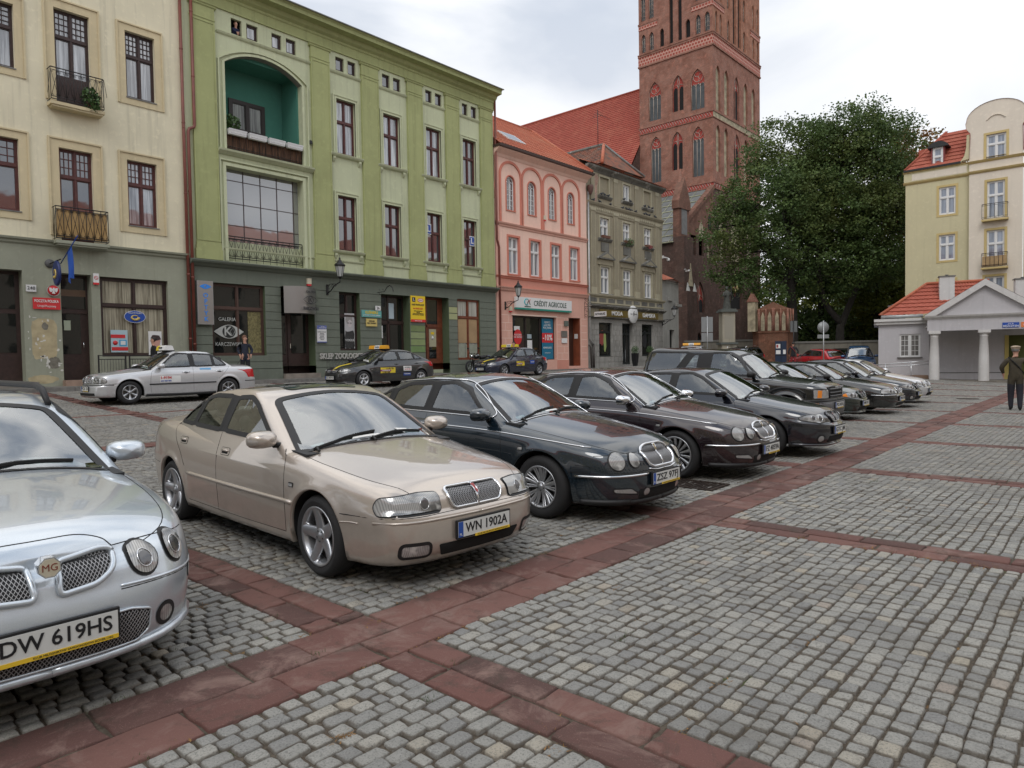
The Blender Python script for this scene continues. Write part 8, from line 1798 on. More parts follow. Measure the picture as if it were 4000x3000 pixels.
ZT=var(R75,wschrome=False,dlo_one=None,strips=[],rim=.23,wstyle='multi',nsp=11,nose_bot=.24,
    edge=[(0,.705),(.12,.74),(.45,.80),(1.0,.865),(1.5,.91),(2.2,.945),(3.0,.965),(3.8,.975),(4.4,.93),(4.7,.86)],
    crown=[(0,.755),(.08,.81),(.28,.87),(.8,.945),(1.3,1.0),(1.7,1.02),(3.9,1.04),(4.3,1.045),(4.6,.99),(4.747,.90)],
    cab=dict(R75['cab'],roof=[(1.32,.985),(2.10,1.365),(2.65,1.428),(3.4,1.42),(4.1,1.38),(4.62,1.0)]),
    windows=[R75['windows'][0],[(2.70,1.022),(3.46,1.04),(3.44,1.31),(2.66,1.328)],[(3.54,1.04),(4.3,1.052),(4.1,1.28),(3.52,1.31)]],
    frontstrips=[(up_([(.30,.50),(.5,.49),(.84,.47)]),'body',.008,.0),(up_([(0,.20),(.4,.20),(.82,.21)]),'body',.022,.01)],frontgaps=[up_([(.28,.672),(.50,.675),(.72,.66)]),up_([(0,.748),(.16,.745),(.26,.715),(.30,.675)]),up_([(.30,.485),(.55,.475),(.83,.455)])],
    blackfront=[],plate=('DW 619HS',.425,dict(w=.52,eu=True,strip='KLUB MILOSNIKOW SAMOCHODOW ROVER I MG')),
    lamps=[dict(k='head',c=(.635,.605+UP),r=(.070,.072),d=(-1,-.42,0),x=-.14,bulge=.012,rim=.014,refl=[(.635,.605+UP,.042)]),dict(k='inner',c=(.44,.595+UP),r=(.072,.072),d=(-1,-.32,0),x=-.07,bulge=.012,rim=.014,refl=[(.44,.59+UP,.038)]),
           dict(k='fog',c=(.53,.30+UP),r=(.040,.040),d=(-1,-.15,0),x=-.03,bulge=.004,rim=.022),dict(k='fog',c=(.765,.435+UP),r=(.035,.035),d=(-1,-.8,0),x=-.24,bulge=.004,rim=.008)],
    grille=[dict(P=up_([(.045,.52),(.20,.535),(.275,.58),(.30,.66),(.24,.675),(.06,.655)]),rc=.03,diag=.017,frame='body',fr=.014,off=.004),dict(P=up_([(-.045,.52),(-.06,.655),(-.24,.675),(-.30,.66),(-.275,.58),(-.20,.535)]),rc=.03,diag=.017,frame='body',fr=.014,off=.004),
            dict(P=up_([(-.36,.225),(.36,.225),(.42,.265),(.43,.36),(.33,.39),(-.33,.39),(-.43,.36),(-.42,.265)]),rc=.02,diag=.017,frame='body',fr=.006,off=.004)])
FAMILY=var(SALOON,L=4.52,W=1.70,fo=.86,wb=2.62,wstyle='broad',rim=.215,sunroof=None,plate=('GTC JM',.43),
    plan=[(0,0),(.012,.30),(.06,.52),(.15,.69),(.31,.83),(.55,.92),(.95,.98),(1.6,1.0),(2.8,1.0),(3.6,.985),(4.05,.93),(4.35,.82),(4.47,.62),(4.51,.35),(4.52,0)],
    edge=[(0,.66),(.12,.685),(.5,.745),(1.0,.82),(1.4,.88),(2.0,.905),(3.0,.93),(3.7,.95),(4.2,.95),(4.5,.90)],
    crown=[(0,.70),(.10,.74),(.3,.79),(.8,.875),(1.22,.945),(1.6,.97),(3.7,1.01),(4.05,1.03),(4.35,1.0),(4.52,.93)],
    cab=dict(roof=[(1.22,.94),(2.0,1.335),(2.5,1.39),(3.0,1.365),(3.25,1.31),(3.75,1.02)]),
    windows=[[(1.58,.96),(2.48,.985),(2.44,1.295),(2.2,1.312),(2.0,1.24)],[(2.58,.985),(3.15,1.0),(3.12,1.26),(2.95,1.295),(2.55,1.30)],[(3.2,1.0),(3.50,1.01),(3.36,1.14),(3.17,1.23)]],
    gaps=[[(1.44,.91),(1.35,.80),(1.32,.55),(1.34,.28)],[(2.53,.97),(2.52,.6),(2.54,.27)],[(3.56,.985),(3.45,.84),(3.28,.72),(3.19,.60)],[(1.34,.275),(2.2,.268),(3.15,.275)],[(.50,.54),(.34,.54)]],
    strips=[],frontstrips=[([(0,.215),(.4,.215),(.8,.225)],'body',.022,.012)],handles=[(2.36,.83),(3.2,.85)],hstyle='body',mirror=(1.54,.965,.90),
    lamps=[dict(k='head',P=rounded([(.36,.56),(.52,.545),(.80,.60),(.81,.63),(.70,.665),(.40,.67)],.03),d=(-1,-.42,0),x=-.12,bulge=.012,refl=[(.47,.615,.042),(.60,.625,.035)]),dict(k='fog',c=(.52,.31),r=(.05,.045),d=(-1,-.2,0),x=-.04,bulge=.005,rim=.02)],
    blackfront=[[(-.38,.25),(.38,.25),(.34,.345),(-.34,.345)]],
    grille=dict(P=[(-.12,.55),(.12,.55),(.21,.62),(.19,.70),(-.19,.70),(-.21,.62)],rc=.05,back='black',horiz=.035,frame='body',fr=.016,fo=.012,centre='body',cr=.014))
GREEN45=var(FAMILY,plate=('WM 91C',.42),lamps=[dict(k='head',P=rounded([(.33,.57),(.60,.555),(.80,.585),(.81,.62),(.66,.665),(.38,.665)],.03),d=(-1,-.42,0),x=-.12,bulge=.012,refl=[(.42,.612,.045),(.55,.612,.045)],amber=[(.66,.572),(.80,.592),(.80,.62),(.68,.655)])],
    grille=dict(P=[(-.15,.53),(.15,.53),(.22,.60),(.19,.70),(-.19,.70),(-.22,.60)],rc=.06,back='black',diag=.03,frame='body',fr=.02,fo=.014))
BIG800=var(SALOON,L=4.88,W=1.73,fo=.98,wb=2.76,wstyle='multi',nsp=9,sunroof=None,plate=('WM 7100',.42),
    crown=[(0,.70),(.10,.735),(.3,.78),(.8,.86),(1.3,.93),(1.7,.965),(3.9,1.0),(4.3,1.01),(4.7,.98),(4.88,.93)],
    plan=[(0,0),(.012,.35),(.05,.58),(.13,.75),(.27,.86),(.5,.935),(.9,.98),(1.6,1.0),(3.0,1.0),(3.8,.985),(4.35,.93),(4.68,.82),(4.81,.62),(4.865,.35),(4.88,0)],
    cab=dict(roof=[(1.32,.93),(2.08,1.30),(2.6,1.36),(3.1,1.335),(3.35,1.28),(4.0,1.0)],tum=.33),
    windows=[[(1.66,.955),(2.60,.975),(2.56,1.265),(2.3,1.28),(2.10,1.22)],[(2.69,.975),(3.30,.99),(3.25,1.23),(3.05,1.265),(2.66,1.272)],[(3.35,.99),(3.72,1.0),(3.55,1.12),(3.30,1.215)]],
    gaps=[[(1.50,.91),(1.42,.80),(1.39,.55),(1.41,.28)],[(2.64,.97),(2.63,.6),(2.65,.27)],[(3.78,.985),(3.62,.84),(3.46,.72),(3.35,.60)],[(1.41,.275),(2.2,.268),(3.3,.275)],[(.56,.53),(.40,.53)]],
    handles=[(2.45,.815),(3.42,.845)],repeater=None,mirror=(1.62,.945,.90),mirrorm=RUB,
    frontstrips=[([(0,.515),(.4,.515),(.84,.51)],'chrome',.009,.004)],strips=[([(1.26,.525),(2.2,.53),(3.4,.54)],'black',.017,.0),([(.13,.51),(.3,.51),(.55,.51)],'chrome',.009,.004)],
    lamps=[dict(k='head',P=rounded([(.26,.56),(.82,.555),(.83,.60),(.80,.665),(.28,.668)],.025),d=(-1,-.42,0),x=-.12,bulge=.012,refl=[(.42,.612,.042),(.57,.612,.042)])],
    grille=dict(P=[(-.16,.545),(.16,.545),(.19,.62),(.17,.70),(-.17,.70),(-.19,.62)],rc=.04,back='black',vert=.028,vm=RUB,frame='chrome',fr=.010,centre='chrome'))
OLD400=var(FAMILY,plate=('ZS 2277',.42),wstyle='multi',nsp=7,handles=[(2.36,.83),(3.2,.85)])
SILV=var(FAMILY,plate=('ZS 455',.42),wstyle='five',lamps=[dict(k='head',c=(.62,.605),r=(.08,.075),d=(-1,-.38,0),x=-.13,bulge=.016,rim=.012),dict(k='inner',c=(.44,.605),r=(.07,.07),d=(-1,-.30,0),x=-.06,bulge=.014,rim=.012)])
SUV=dict(L=4.37,W=1.80,fo=.78,wb=2.555,wr=.345,rim=.20,arch=.41,tw=.21,wstyle='multi',nsp=6,sill=.33,nose_bot=.30,tail_bot=.36,zref=.86,flare=.03,inset=.02,
    plan=[(0,0),(.012,.42),(.04,.64),(.11,.80),(.24,.905),(.45,.96),(.9,.99),(1.6,1.0),(2.8,1.0),(3.6,1.0),(4.05,.98),(4.28,.90),(4.35,.68),(4.365,.35),(4.37,0)],
    edge=[(0,.92),(.12,.945),(.5,.99),(1.0,1.03),(1.4,1.07),(2.0,1.08),(3.0,1.10),(3.8,1.11),(4.2,1.11),(4.37,1.09)],
    crown=[(0,.95),(.10,.99),(.3,1.03),(.8,1.08),(1.2,1.12),(1.6,1.14),(3.7,1.15),(4.37,1.12)],
    pside=[(.20,.07),(.30,.03),(.42,.0),(.55,.0),(.66,.006),(.78,.02),(.83,.045),(.86,.075)],
    pnose=[(.24,.10),(.32,.03),(.42,.0),(.54,.0),(.57,.02),(.60,.045),(.80,.06),(.84,.08),(.86,.11)],
    ptail=[(.2,.08),(.30,.03),(.42,.0),(.52,.0),(.56,.03),(.80,.05),(.86,.09)],
    cab=dict(roof=[(1.22,1.10),(1.92,1.62),(2.35,1.71),(3.4,1.73),(4.15,1.70),(4.34,1.15)],yb=[(1.1,.90),(1.6,.94),(2.6,.95),(3.6,.95),(4.36,.91)],
             belt=[(1.1,1.05),(2.0,1.085),(3.0,1.105),(4.3,1.12)],tum=.22,tcurve=.10,k=.045,crown=.05,wsi=1,rwi=-2,bowr=.05),
    ws=(.74,.62),windows=[[(1.55,1.13),(2.55,1.15),(2.52,1.63),(2.12,1.635),(1.90,1.52)],[(2.86,1.17),(3.24,1.18),(2.96,1.60),(2.82,1.60)],[(3.42,1.18),(4.18,1.19),(4.10,1.64),(3.10,1.64)]],
    gaps=[[(1.42,1.08),(1.36,.95),(1.33,.65),(1.35,.38)],[(2.64,1.12),(2.63,.7),(2.64,.38)],[(2.64,1.12),(2.61,1.65)],[(.3,.93),(.6,.99),(1.3,1.06)]],
    topgaps=[[(.10,.60),(.5,.74),(1.2,.78)]],frontgaps=[[(.3,.985),(.62,.975),(.75,.95)]],
    strips=[([(1.3,.58),(2.2,.59),(2.7,.60)],'black',.02,.0),([(.42,.80),(.55,.87),(.78,.90),(1.0,.87),(1.16,.78)],'black',.022,.0)],
    frontstrips=[([(0,.64),(.4,.64),(.88,.64)],'black',.03,.0),([(0,.34),(.4,.34),(.86,.35)],'black',.03,.0)],
    handles=[(2.42,.98)],hstyle='body',mirror=(1.50,1.14,.92),mirrorm=RUB,plate=('PKS M76',.545),
    lamps=[dict(k='head',P=rrect(.45,.86,.70,.87,.02),d=(-1,-.42,0),x=-.10,bulge=.012,rim=.012,amber=[(.70,.71),(.80,.71),(.78,.86),(.68,.86)])],
    clad=[[(-.80,.37),(.80,.37),(.82,.655),(-.82,.655)]],
    grille=dict(P=[(-.40,.70),(.40,.70),(.42,.91),(-.42,.91)],rc=.02,back='black',horiz=.07,vm=M('charcoal bumper plastic',(.10,.10,.105),.5),hr=.016,frame='black',fr=.012))
MERC=var(SALOON,L=4.49,W=1.72,fo=.80,wb=2.69,wr=.306,rim=.195,wstyle='star',sunroof=None,plate=('F2 3',.42),
    plan=[(0,0),(.008,.38),(.03,.60),(.09,.77),(.2,.875),(.42,.94),(.9,.985),(1.6,1.0),(2.8,1.0),(3.5,.985),(4.05,.94),(4.32,.86),(4.43,.68),(4.48,.38),(4.49,0)],
    edge=[(0,.73),(.12,.745),(.5,.79),(1.0,.84),(1.4,.88),(2.0,.905),(3.0,.925),(3.7,.935),(4.2,.93),(4.48,.90)],
    crown=[(0,.76),(.10,.785),(.3,.82),(.8,.885),(1.25,.94),(1.6,.96),(3.6,1.0),(4.0,1.0),(4.35,.985),(4.49,.94)],
    pnose=[(.16,.10),(.24,.04),(.32,.0),(.50,.0),(.585,.01),(.60,.05),(.66,.07),(.80,.085),(.86,.105),(.90,.14)],
    cab=dict(roof=[(1.22,.935),(1.93,1.35),(2.35,1.418),(2.9,1.40),(3.15,1.34),(3.72,1.01)],yb=[(1.15,.90),(1.6,.92),(2.6,.925),(3.3,.90),(3.8,.84)],tum=.34),
    windows=[[(1.56,.95),(2.42,.965),(2.40,1.32),(2.10,1.335),(1.96,1.27)],[(2.52,.965),(3.06,.975),(3.04,1.30),(2.50,1.325)],[(3.10,.975),(3.46,.985),(3.28,1.16),(3.08,1.28)]],
    gaps=[[(1.44,.91),(1.35,.80),(1.31,.55),(1.33,.28)],[(2.47,.96),(2.46,.6),(2.47,.27)],[(3.56,.97),(3.44,.84),(3.30,.70),(3.18,.60)],[(.50,.53),(.30,.53)]],
    strips=[([(1.28,.50),(2.2,.505),(3.10,.51)],'black',.020,.0),([(.16,.515),(.3,.515),(.42,.515)],'black',.012,.0),([(4.0,.52),(4.2,.52),(4.4,.52)],'black',.012,.0),([(1.2,.21),(2.2,.20),(3.1,.21)],'black',.05,-.02)],
    frontstrips=[([(0,.515),(.4,.515),(.84,.51)],'black',.012,.0)],handles=[(2.26,.80),(3.22,.815)],hstyle='chrome',repeater=None,mirror=(1.56,.955,.90),
    lamps=[dict(k='head',P=rounded([(.34,.57),(.80,.565),(.83,.60),(.78,.69),(.36,.71)],.03),d=(-1,-.42,0),x=-.10,bulge=.012,refl=[(.45,.64,.05),(.60,.64,.04)])],
    blackfront=[[(-.55,.24),(.55,.24),(.55,.31),(-.55,.31)]],frontgaps=[[(0,.552),(.5,.552),(.83,.548)]],
    tails=[[(4.22,.62),(4.46,.62),(4.46,.86),(4.32,.87)]],tailr=[(.45,.62),(.80,.62),(.80,.86),(.45,.86)],
    grille=dict(P=[(-.23,.56),(.23,.56),(.25,.64),(.235,.745),(-.235,.745),(-.25,.64)],rc=.03,back='black',vert=.10,horiz=.04,frame='chrome',fr=.010))
LAG=var(FAMILY,L=4.58,W=1.77,fo=.89,wb=2.75,wr=.31,rim=.20,wstyle='broad',wcol=CALL,plate=('FZ 09741',.38,dict(yellow=False)),
    crown=[(0,.70),(.10,.74),(.3,.81),(.8,.91),(1.15,.97),(1.6,1.0),(3.7,1.03),(4.2,1.04),(4.5,1.0),(4.58,.93)],
    plan=[(0,0),(.02,.30),(.08,.52),(.19,.69),(.37,.83),(.6,.92),(1.0,.98),(1.6,1.0),(2.8,1.0),(3.6,.985),(4.1,.93),(4.4,.82),(4.53,.62),(4.57,.35),(4.58,0)],
    cab=dict(roof=[(1.18,.97),(2.0,1.36),(2.55,1.43),(3.1,1.40),(3.4,1.33),(4.25,1.03)],yb=[(1.1,.89),(1.6,.92),(2.6,.925),(3.4,.90),(4.25,.80)],belt=[(1.1,.90),(2.0,.94),(3.0,.97),(4.2,.99)]),
    windows=[[(1.62,.98),(2.52,1.0),(2.50,1.325),(2.2,1.34),(1.98,1.25)],[(2.62,1.0),(3.32,1.02),(3.28,1.27),(3.05,1.315),(2.60,1.325)],[(3.37,1.02),(3.76,1.035),(3.55,1.16),(3.34,1.25)]],
    gaps=[[(1.42,.95),(1.36,.80),(1.34,.55),(1.36,.28)],[(2.57,.98),(2.56,.6),(2.58,.27)],[(3.74,1.02),(3.62,.86),(3.44,.72),(3.33,.60)]],
    strips=[([(1.45,.50),(2.2,.505),(3.20,.51)],'black',.012,.0)],handles=[(2.40,.84),(3.42,.86)],mirror=(1.56,1.0,.92),mirrorm=RUB,
    lamps=[dict(k='head',P=rounded([(.34,.60),(.60,.575),(.86,.60),(.84,.66),(.72,.70),(.50,.69)],.03),d=(-1,-.55,0),x=-.15,bulge=.012,refl=[(.50,.635,.04),(.64,.64,.04)])],
    tails=[[(4.25,.74),(4.50,.74),(4.48,.92),(4.38,.93)]],tailr=[(.55,.74),(.80,.74),(.80,.92),(.60,.92)],
    grille=dict(P=[(-.30,.56),(.30,.56),(.34,.66),(-.34,.66)],rc=.03,back='black',horiz=.03,vm=RUB,frame=None,centre='body',cr=.02))
PAS=var(LAG,L=4.70,W=1.74,fo=.90,wb=2.70,plate=('FZ 555',.40,dict(yellow=False)),wstyle='star',wcol=None,mirrorm=None,
    cab=dict(roof=[(1.25,.96),(2.05,1.38),(2.6,1.46),(3.1,1.44),(3.45,1.36),(4.05,1.05)]),crown=[(0,.72),(.10,.76),(.3,.81),(.8,.90),(1.25,.96),(1.6,1.0),(3.9,1.05),(4.3,1.06),(4.6,1.02),(4.7,.95)],
    windows=[[(1.68,.98),(2.56,1.0),(2.54,1.345),(2.25,1.36),(2.04,1.27)],[(2.66,1.0),(3.30,1.02),(3.28,1.31),(2.64,1.345)],[(3.35,1.02),(3.76,1.035),(3.60,1.18),(3.33,1.29)]])
PAS.pop('mirrorm')
WAGON=var(FAMILY,L=4.5,cab=dict(roof=[(1.22,.94),(2.0,1.36),(2.5,1.43),(3.4,1.43),(4.1,1.38),(4.46,1.0)],yb=[(1.15,.90),(1.6,.925),(2.6,.93),(3.6,.92),(4.45,.86)]),papers=False,
    windows=[[(1.58,.96),(2.48,.985),(2.44,1.33),(2.2,1.345),(2.0,1.26)],[(2.58,.985),(3.25,1.0),(3.23,1.33),(2.55,1.335)],[(3.32,1.0),(4.15,1.01),(3.95,1.30),(3.30,1.33)]],
    tails=[[(4.15,.80),(4.42,.80),(4.36,1.0),(4.28,1.0)]],tailr=[(.55,.78),(.82,.78),(.80,1.0),(.62,1.0)])
HATCH=var(WAGON,L=4.0,wb=2.45,plan=[(0,0),(.012,.30),(.06,.52),(.15,.69),(.31,.83),(.55,.92),(.95,.98),(1.6,1.0),(2.6,1.0),(3.2,.985),(3.6,.93),(3.86,.82),(3.96,.62),(3.99,.35),(4.0,0)],
    edge=[(0,.66),(.12,.685),(.5,.745),(1.0,.82),(1.4,.88),(2.0,.905),(3.0,.93),(3.9,.93)],crown=[(0,.70),(.10,.74),(.3,.79),(.8,.875),(1.22,.945),(1.6,.97),(3.5,1.0),(4.0,.95)],
    cab=dict(roof=[(1.18,.94),(1.85,1.34),(2.3,1.41),(2.9,1.40),(3.4,1.33),(3.9,.98)],yb=[(1.15,.90),(1.6,.925),(2.6,.93),(3.2,.90),(3.9,.84)],belt=[(1.1,.88),(2.0,.915),(3.0,.94),(3.9,.95)]),
    windows=[[(1.55,.96),(2.38,.985),(2.35,1.32),(2.1,1.335),(1.9,1.26)],[(2.48,.985),(3.25,1.0),(3.15,1.27),(2.46,1.325)]],gaps=[[(1.40,.91),(1.32,.80),(1.30,.55),(1.32,.28)],[(2.43,.97),(2.42,.6),(2.44,.27)]],
    handles=[(2.25,.83)],tails=[[(3.7,.74),(3.9,.74),(3.88,.94),(3.78,.95)]],tailr=[(.55,.74),(.80,.74),(.78,.94),(.6,.94)])
P_BEI=paint('beige metallic paint',(.52,.455,.395),.45,.08,.28)
P_SIL=paint('ice silver paint',(.60,.66,.72),.55,.1,.30)
P_TEAL=paint('dark teal paint',(.008,.020,.032),.3,.3,.25)
P_MAR=paint('dark maroon paint',(.020,.010,.014),.3,.3,.25)
P_NAV=paint('navy paint',(.008,.010,.018),.3,.3,.25)
P_BLK=paint('black paint',(.006,.007,.008),.1,.3,.25)
P_GRN=paint('dark green paint',(.006,.016,.013),.3,.3,.25)
P_DBL=paint('blue black paint',(.008,.012,.020),.3,.3,.25)
P_SI2=paint('silver paint',(.60,.61,.63),.35,.1,.3)
P_GR2=paint('graphite paint',(.030,.034,.042),.4,.3,.28)
P_BL2=paint('deep blue taxi paint',(.010,.016,.045),.3,.3,.25)
P_RED=paint('red paint',(.42,.012,.018),.1,.1,.3);P_BLU=paint('blue paint',(.03,.10,.24),.4,.2,.3)
ROWG='cars parked side by side on the square'
def put(name,label,S,pm,xn,yc,ang=0,group=ROWG,**kw):
    z=float(GZ(xn-1));zr=float(GZ(xn-3.6))
    r,B,bo=make_car(name,label,S,pm,(xn,yc,z-.003),R(ang),group,**kw)
    r.rotation_euler=(0,math.atan2(zr-z,2.7),R(ang));return r,B,bo
put('parked_car','silver estate car at the left edge with twin round headlamps',ZT,P_SIL,-3.52,.90,0)
put('parked_car','beige metallic saloon with plate WN 1902A and five spoke wheels',var(SALOON,seatm=M('cream leather',(.50,.46,.36),.6)),P_BEI,-3.57,3.66,-2.0)
put('parked_car','dark teal saloon with chrome trim and plate ZSZ 97FJ',R75,P_TEAL,-3.50,6.22,0)
put('parked_car','dark maroon saloon with chrome mirrors and plate FZ 4059A',var(R75,plate=('FZ 4059A',.395),wstyle='multi',nsp=15,rim=.235,mirrorm=CHR),P_MAR,-3.55,9.08,0)
put('parked_car','navy blue saloon with dark fender vent between the maroon saloon and the off-roader',FAMILY,P_NAV,-3.46,11.65,0)
put('parked_car','tall black off-roader with slanted rear side window and plate PKS',SUV,P_BLK,-4.66,15.65,0)
sv=[o for o in D.objects if o.get('label','').startswith('tall black off-roader')][0];text('LAND  ROVER',.055,M('lettering grey',(.45,.45,.46),.4),sv,(.012,0,.925),rot_face((1,0,0)),'bonnet_lettering',.002,mw=.52)
put('parked_car','dark green car with amber indicators right behind the off-roader',GREEN45,P_GRN,-4.86,18.40,0)
put('parked_car','long black saloon with wide rectangular headlamps and chrome bumper strip',BIG800,P_BLK,-4.58,20.75,0)
put('parked_car','blue black car between the long black saloon and the last silver car',OLD400,P_DBL,-4.70,23.45,0)
put('parked_car','last car of the row, light silver with round headlamps near the white pavilion',SILV,P_SI2,-4.86,25.8,0)
P_DGY=paint('charcoal paint',(.02,.022,.026),.3,.3,.28)
TXG='taxis waiting in front of the houses'
def stick(root,B,sg,u0,u1,z0,z1,mat,txts=(),off=.006,name='door_sticker'):
    """magnetic sheet on a door with its own lettering"""
    q=MB([mat]);B.patch(q,rrect(u0,u1,z0,z1,.01),SIDE(sg),mat,off,.06);o=q.build(name,parent=root)
    h,n=B.hit(((-(u0+u1)/2),sg*2,(z0+z1)/2),(0,-sg,0));y=(h.y if h else sg*.85)+sg*(off+.006)
    rt=Matrix(((-sg,0,0,0),(0,0,sg,0),(0,1,0,0),(0,0,0,1)))
    for(t,du,dz,sz,mt,w)in txts:text(t,sz,mt,o,(-(u0+u1)/2-du,y,(z0+z1)/2+dz),rt,'lettering',.001,mw=w,bold=.002)
    return o
def roofsign(root,s,z,cols,L_=.95,txt='TAXI 1-9194',w=.16,rot=0):
    g=thing_child('roof_sign',root,(-s,0,z));q=MB([cols[0],cols[1],RUB,cols[2]]);n=10
    for(a,b,mt)in((-L_/2,-L_/6,0),(-L_/6,L_/8,1),(L_/8,L_/2,3)):
        q.prism([(-w/2,.02),(w/2,.02),(w/2*.75,.13),(w/2*.4,.155),(-w/2*.4,.155),(-w/2*.75,.13)],1,a,b,q.mats[mt])
    q.box(-w/2-.01,w/2+.01,-L_/2,L_/2,-.01,.02,RUB);q.build('lamp_box',parent=g);text('TAXI',.10,INK,g,(w/2*.9,-.02,.075),rot_face((1,0,0)),mw=.24,bold=.003)
    for sg in(-1,):pass
    return g
def put_road(label,S,pm,x,y,hd,group=TXG,name='taxi',cat='taxi',z=None):
    a=R(hd);g=lambda s:float(GZ(x-math.cos(a)*s,y-math.sin(a)*s));zf,zr=(g(.9),g(3.6))if z is None else(z,z)
    r,B,bo=make_car(name,label,S,pm,(x,y,zf-.004),a,group,cat=cat);r.rotation_euler=(0,math.atan2(zr-zf,2.7),a);return r,B
YO=M('taxi sign amber',(.75,.36,.03),.35);TXY=M('taxi sign yellow',(.72,.55,.04),.4)
r,B=put_road('silver saloon taxi with rounded white roof sign in front of the post office',MERC,P_SI2,-20.55,6.25,-90)
roofsign(r,2.05,1.41,(TXY,SGW,SGW),.60,w=.26)
stick(r,B,1,1.55,2.10,.54,.72,SGW,[('1-9194',-.12,.035,.10,SGR,.28),('694 969 969',-.12,-.05,.05,SGB,.28)]);stick(r,B,1,2.66,2.98,.865,.915,M('sky blue strip',(.15,.38,.65),.4))
q=MB([RUB]);q.tube([(-3.9,.55,1.0),(-4.15,.56,1.32)],.006,5);q.build('aerial',parent=r)
r,B=put_road('charcoal hatchback taxi with long amber roof sign before the green house',LAG,P_DGY,-21.9,14.64,-90)
roofsign(r,2.25,1.42,(YO,SGW,YO),1.05,w=.2)
stick(r,B,1,1.62,2.32,.50,.72,TXY,[('1-9191',.10,.07,.075,INK,.34),('1-9192',-.10,-.07,.075,INK,.34)]);stick(r,B,1,1.62,2.10,.58,.64,M('taxi magenta',(.30,.02,.20),.4),[('COPERNICUS',0,0,.05,SGW,.36)],.012)
stick(r,B,1,2.72,3.12,.58,.76,SGW,[('AUTO  NAPRAWA',0,.04,.04,INK,.3),('tel. 56 622',0,-.03,.04,SGR,.3)]);stick(r,B,1,2.72,3.08,.40,.52,SGB,[('TOP SOLARIUM',0,0,.05,SGW,.30)])
q=MB([TXY]);B.patch(q,[(.10,.02),(.75,.18),(.75,.34),(.12,.14)],TOP,TXY,.006,.06);q.build('bonnet_sticker',parent=r)
r,B=put_road('dark blue saloon taxi with yellow roof sign before the pink bank house',PAS,P_BL2,-23.95,24.6,-90)
roofsign(r,2.25,1.455,(TXY,SGW,TXY),1.05,w=.2)
stick(r,B,1,1.75,2.35,.50,.74,TXY,[('1-9191',.08,.08,.08,INK,.34),('1-9192',-.08,-.08,.08,INK,.34)]);stick(r,B,1,1.75,2.2,.59,.65,M('taxi magenta',(.30,.02,.20),.4),[('COPERNICUS',0,0,.05,SGW,.36)],.012)
stick(r,B,1,2.8,3.15,.60,.78,SGB,[('TOP SOLARIUM',0,0,.06,SGW,.28)]);stick(r,B,1,4.2,4.5,.62,.84,SGW,[('LOMBARD',0,.03,.05,INK,.24)])
q=MB([TXY]);B.patch(q,[(.10,.02),(.75,.18),(.75,.34),(.12,.14)],TOP,TXY,.006,.06);q.build('bonnet_sticker',parent=r)
FARG='cars parked by the churchyard wall'
r,B=put_road('silver estate taxi with amber roof sign left of the statue column',WAGON,P_SI2,-19.6,37.6,-70,FARG,'taxi','taxi');roofsign(r,2.3,1.44,(YO,SGW,YO),1.05,w=.2);q=MB([RUB]);q.tube([(-3.6,.5,1.43),(-3.62,.55,3.4),(-3.45,.62,5.2)],[.012,.008,.004],5);q.build('aerial',parent=r)
r,B=put_road('dark estate car with roof rails and red tail lamp before the statue column',WAGON,P_DBL,-17.2,37.3,-88,FARG,'estate_car','car')
for sg in(-1,1):q=MB([CHR]);q.tube([(-1.9,sg*.56,1.40),(-2.1,sg*.56,1.47),(-3.4,sg*.56,1.48),(-3.9,sg*.56,1.43)],.018,6);q.build('roof_rail',parent=r)
put_road('bright red hatchback by the churchyard wall beneath the round road sign',HATCH,P_RED,-16.6,46.6,150,FARG,'hatchback','car')
put_road('black hatchback between the red car and the blue car by the wall',HATCH,P_BLK,-13.3,45.6,-72,FARG,'hatchback','car')
put_road('blue people carrier facing the square beside the white pavilion',var(HATCH,cab=dict(HATCH['cab'],roof=[(1.0,.98),(1.75,1.5),(2.3,1.60),(3.0,1.60),(3.6,1.5),(3.92,1.0)]),windows=[]),P_BLU,-11.6,43.2,-72,FARG,'people_carrier','car')
zt=[o for o in D.objects if o.get('label','').startswith('silver estate car at the left')][0]
for sg in(-1,1):q=MB([RUB]);q.tube([(-2.15,sg*.585,1.33),(-2.3,sg*.59,1.43),(-2.5,sg*.60,1.455),(-3.8,sg*.60,1.45),(-4.1,sg*.6,1.37)],[.02,.024,.024,.024,.02],8);q.build('roof_rail',parent=zt)
q=MB([CHR,M('badge cream',(.55,.50,.38),.4),M('badge brown',(.22,.05,.03),.4)]);bx=-.005
q.prism([(.047*math.cos(R(22.5+45*k)),.735+.047*math.sin(R(22.5+45*k)))for k in range(8)],0,bx-.04,bx+.020,CHR);q.prism([(.041*math.cos(R(22.5+45*k)),.735+.041*math.sin(R(22.5+45*k)))for k in range(8)],0,bx+.02,bx+.022,q.mats[1]);q.build('badge',parent=zt);text('MG',.045,q.mats[2],zt,(bx+.0225,0,.735),rot_face((1,0,0)),'badge_lettering',.001,mw=.058)
CI=M('rusty cast iron',(.055,.038,.03),.7,.4,var=.4,vscale=12)
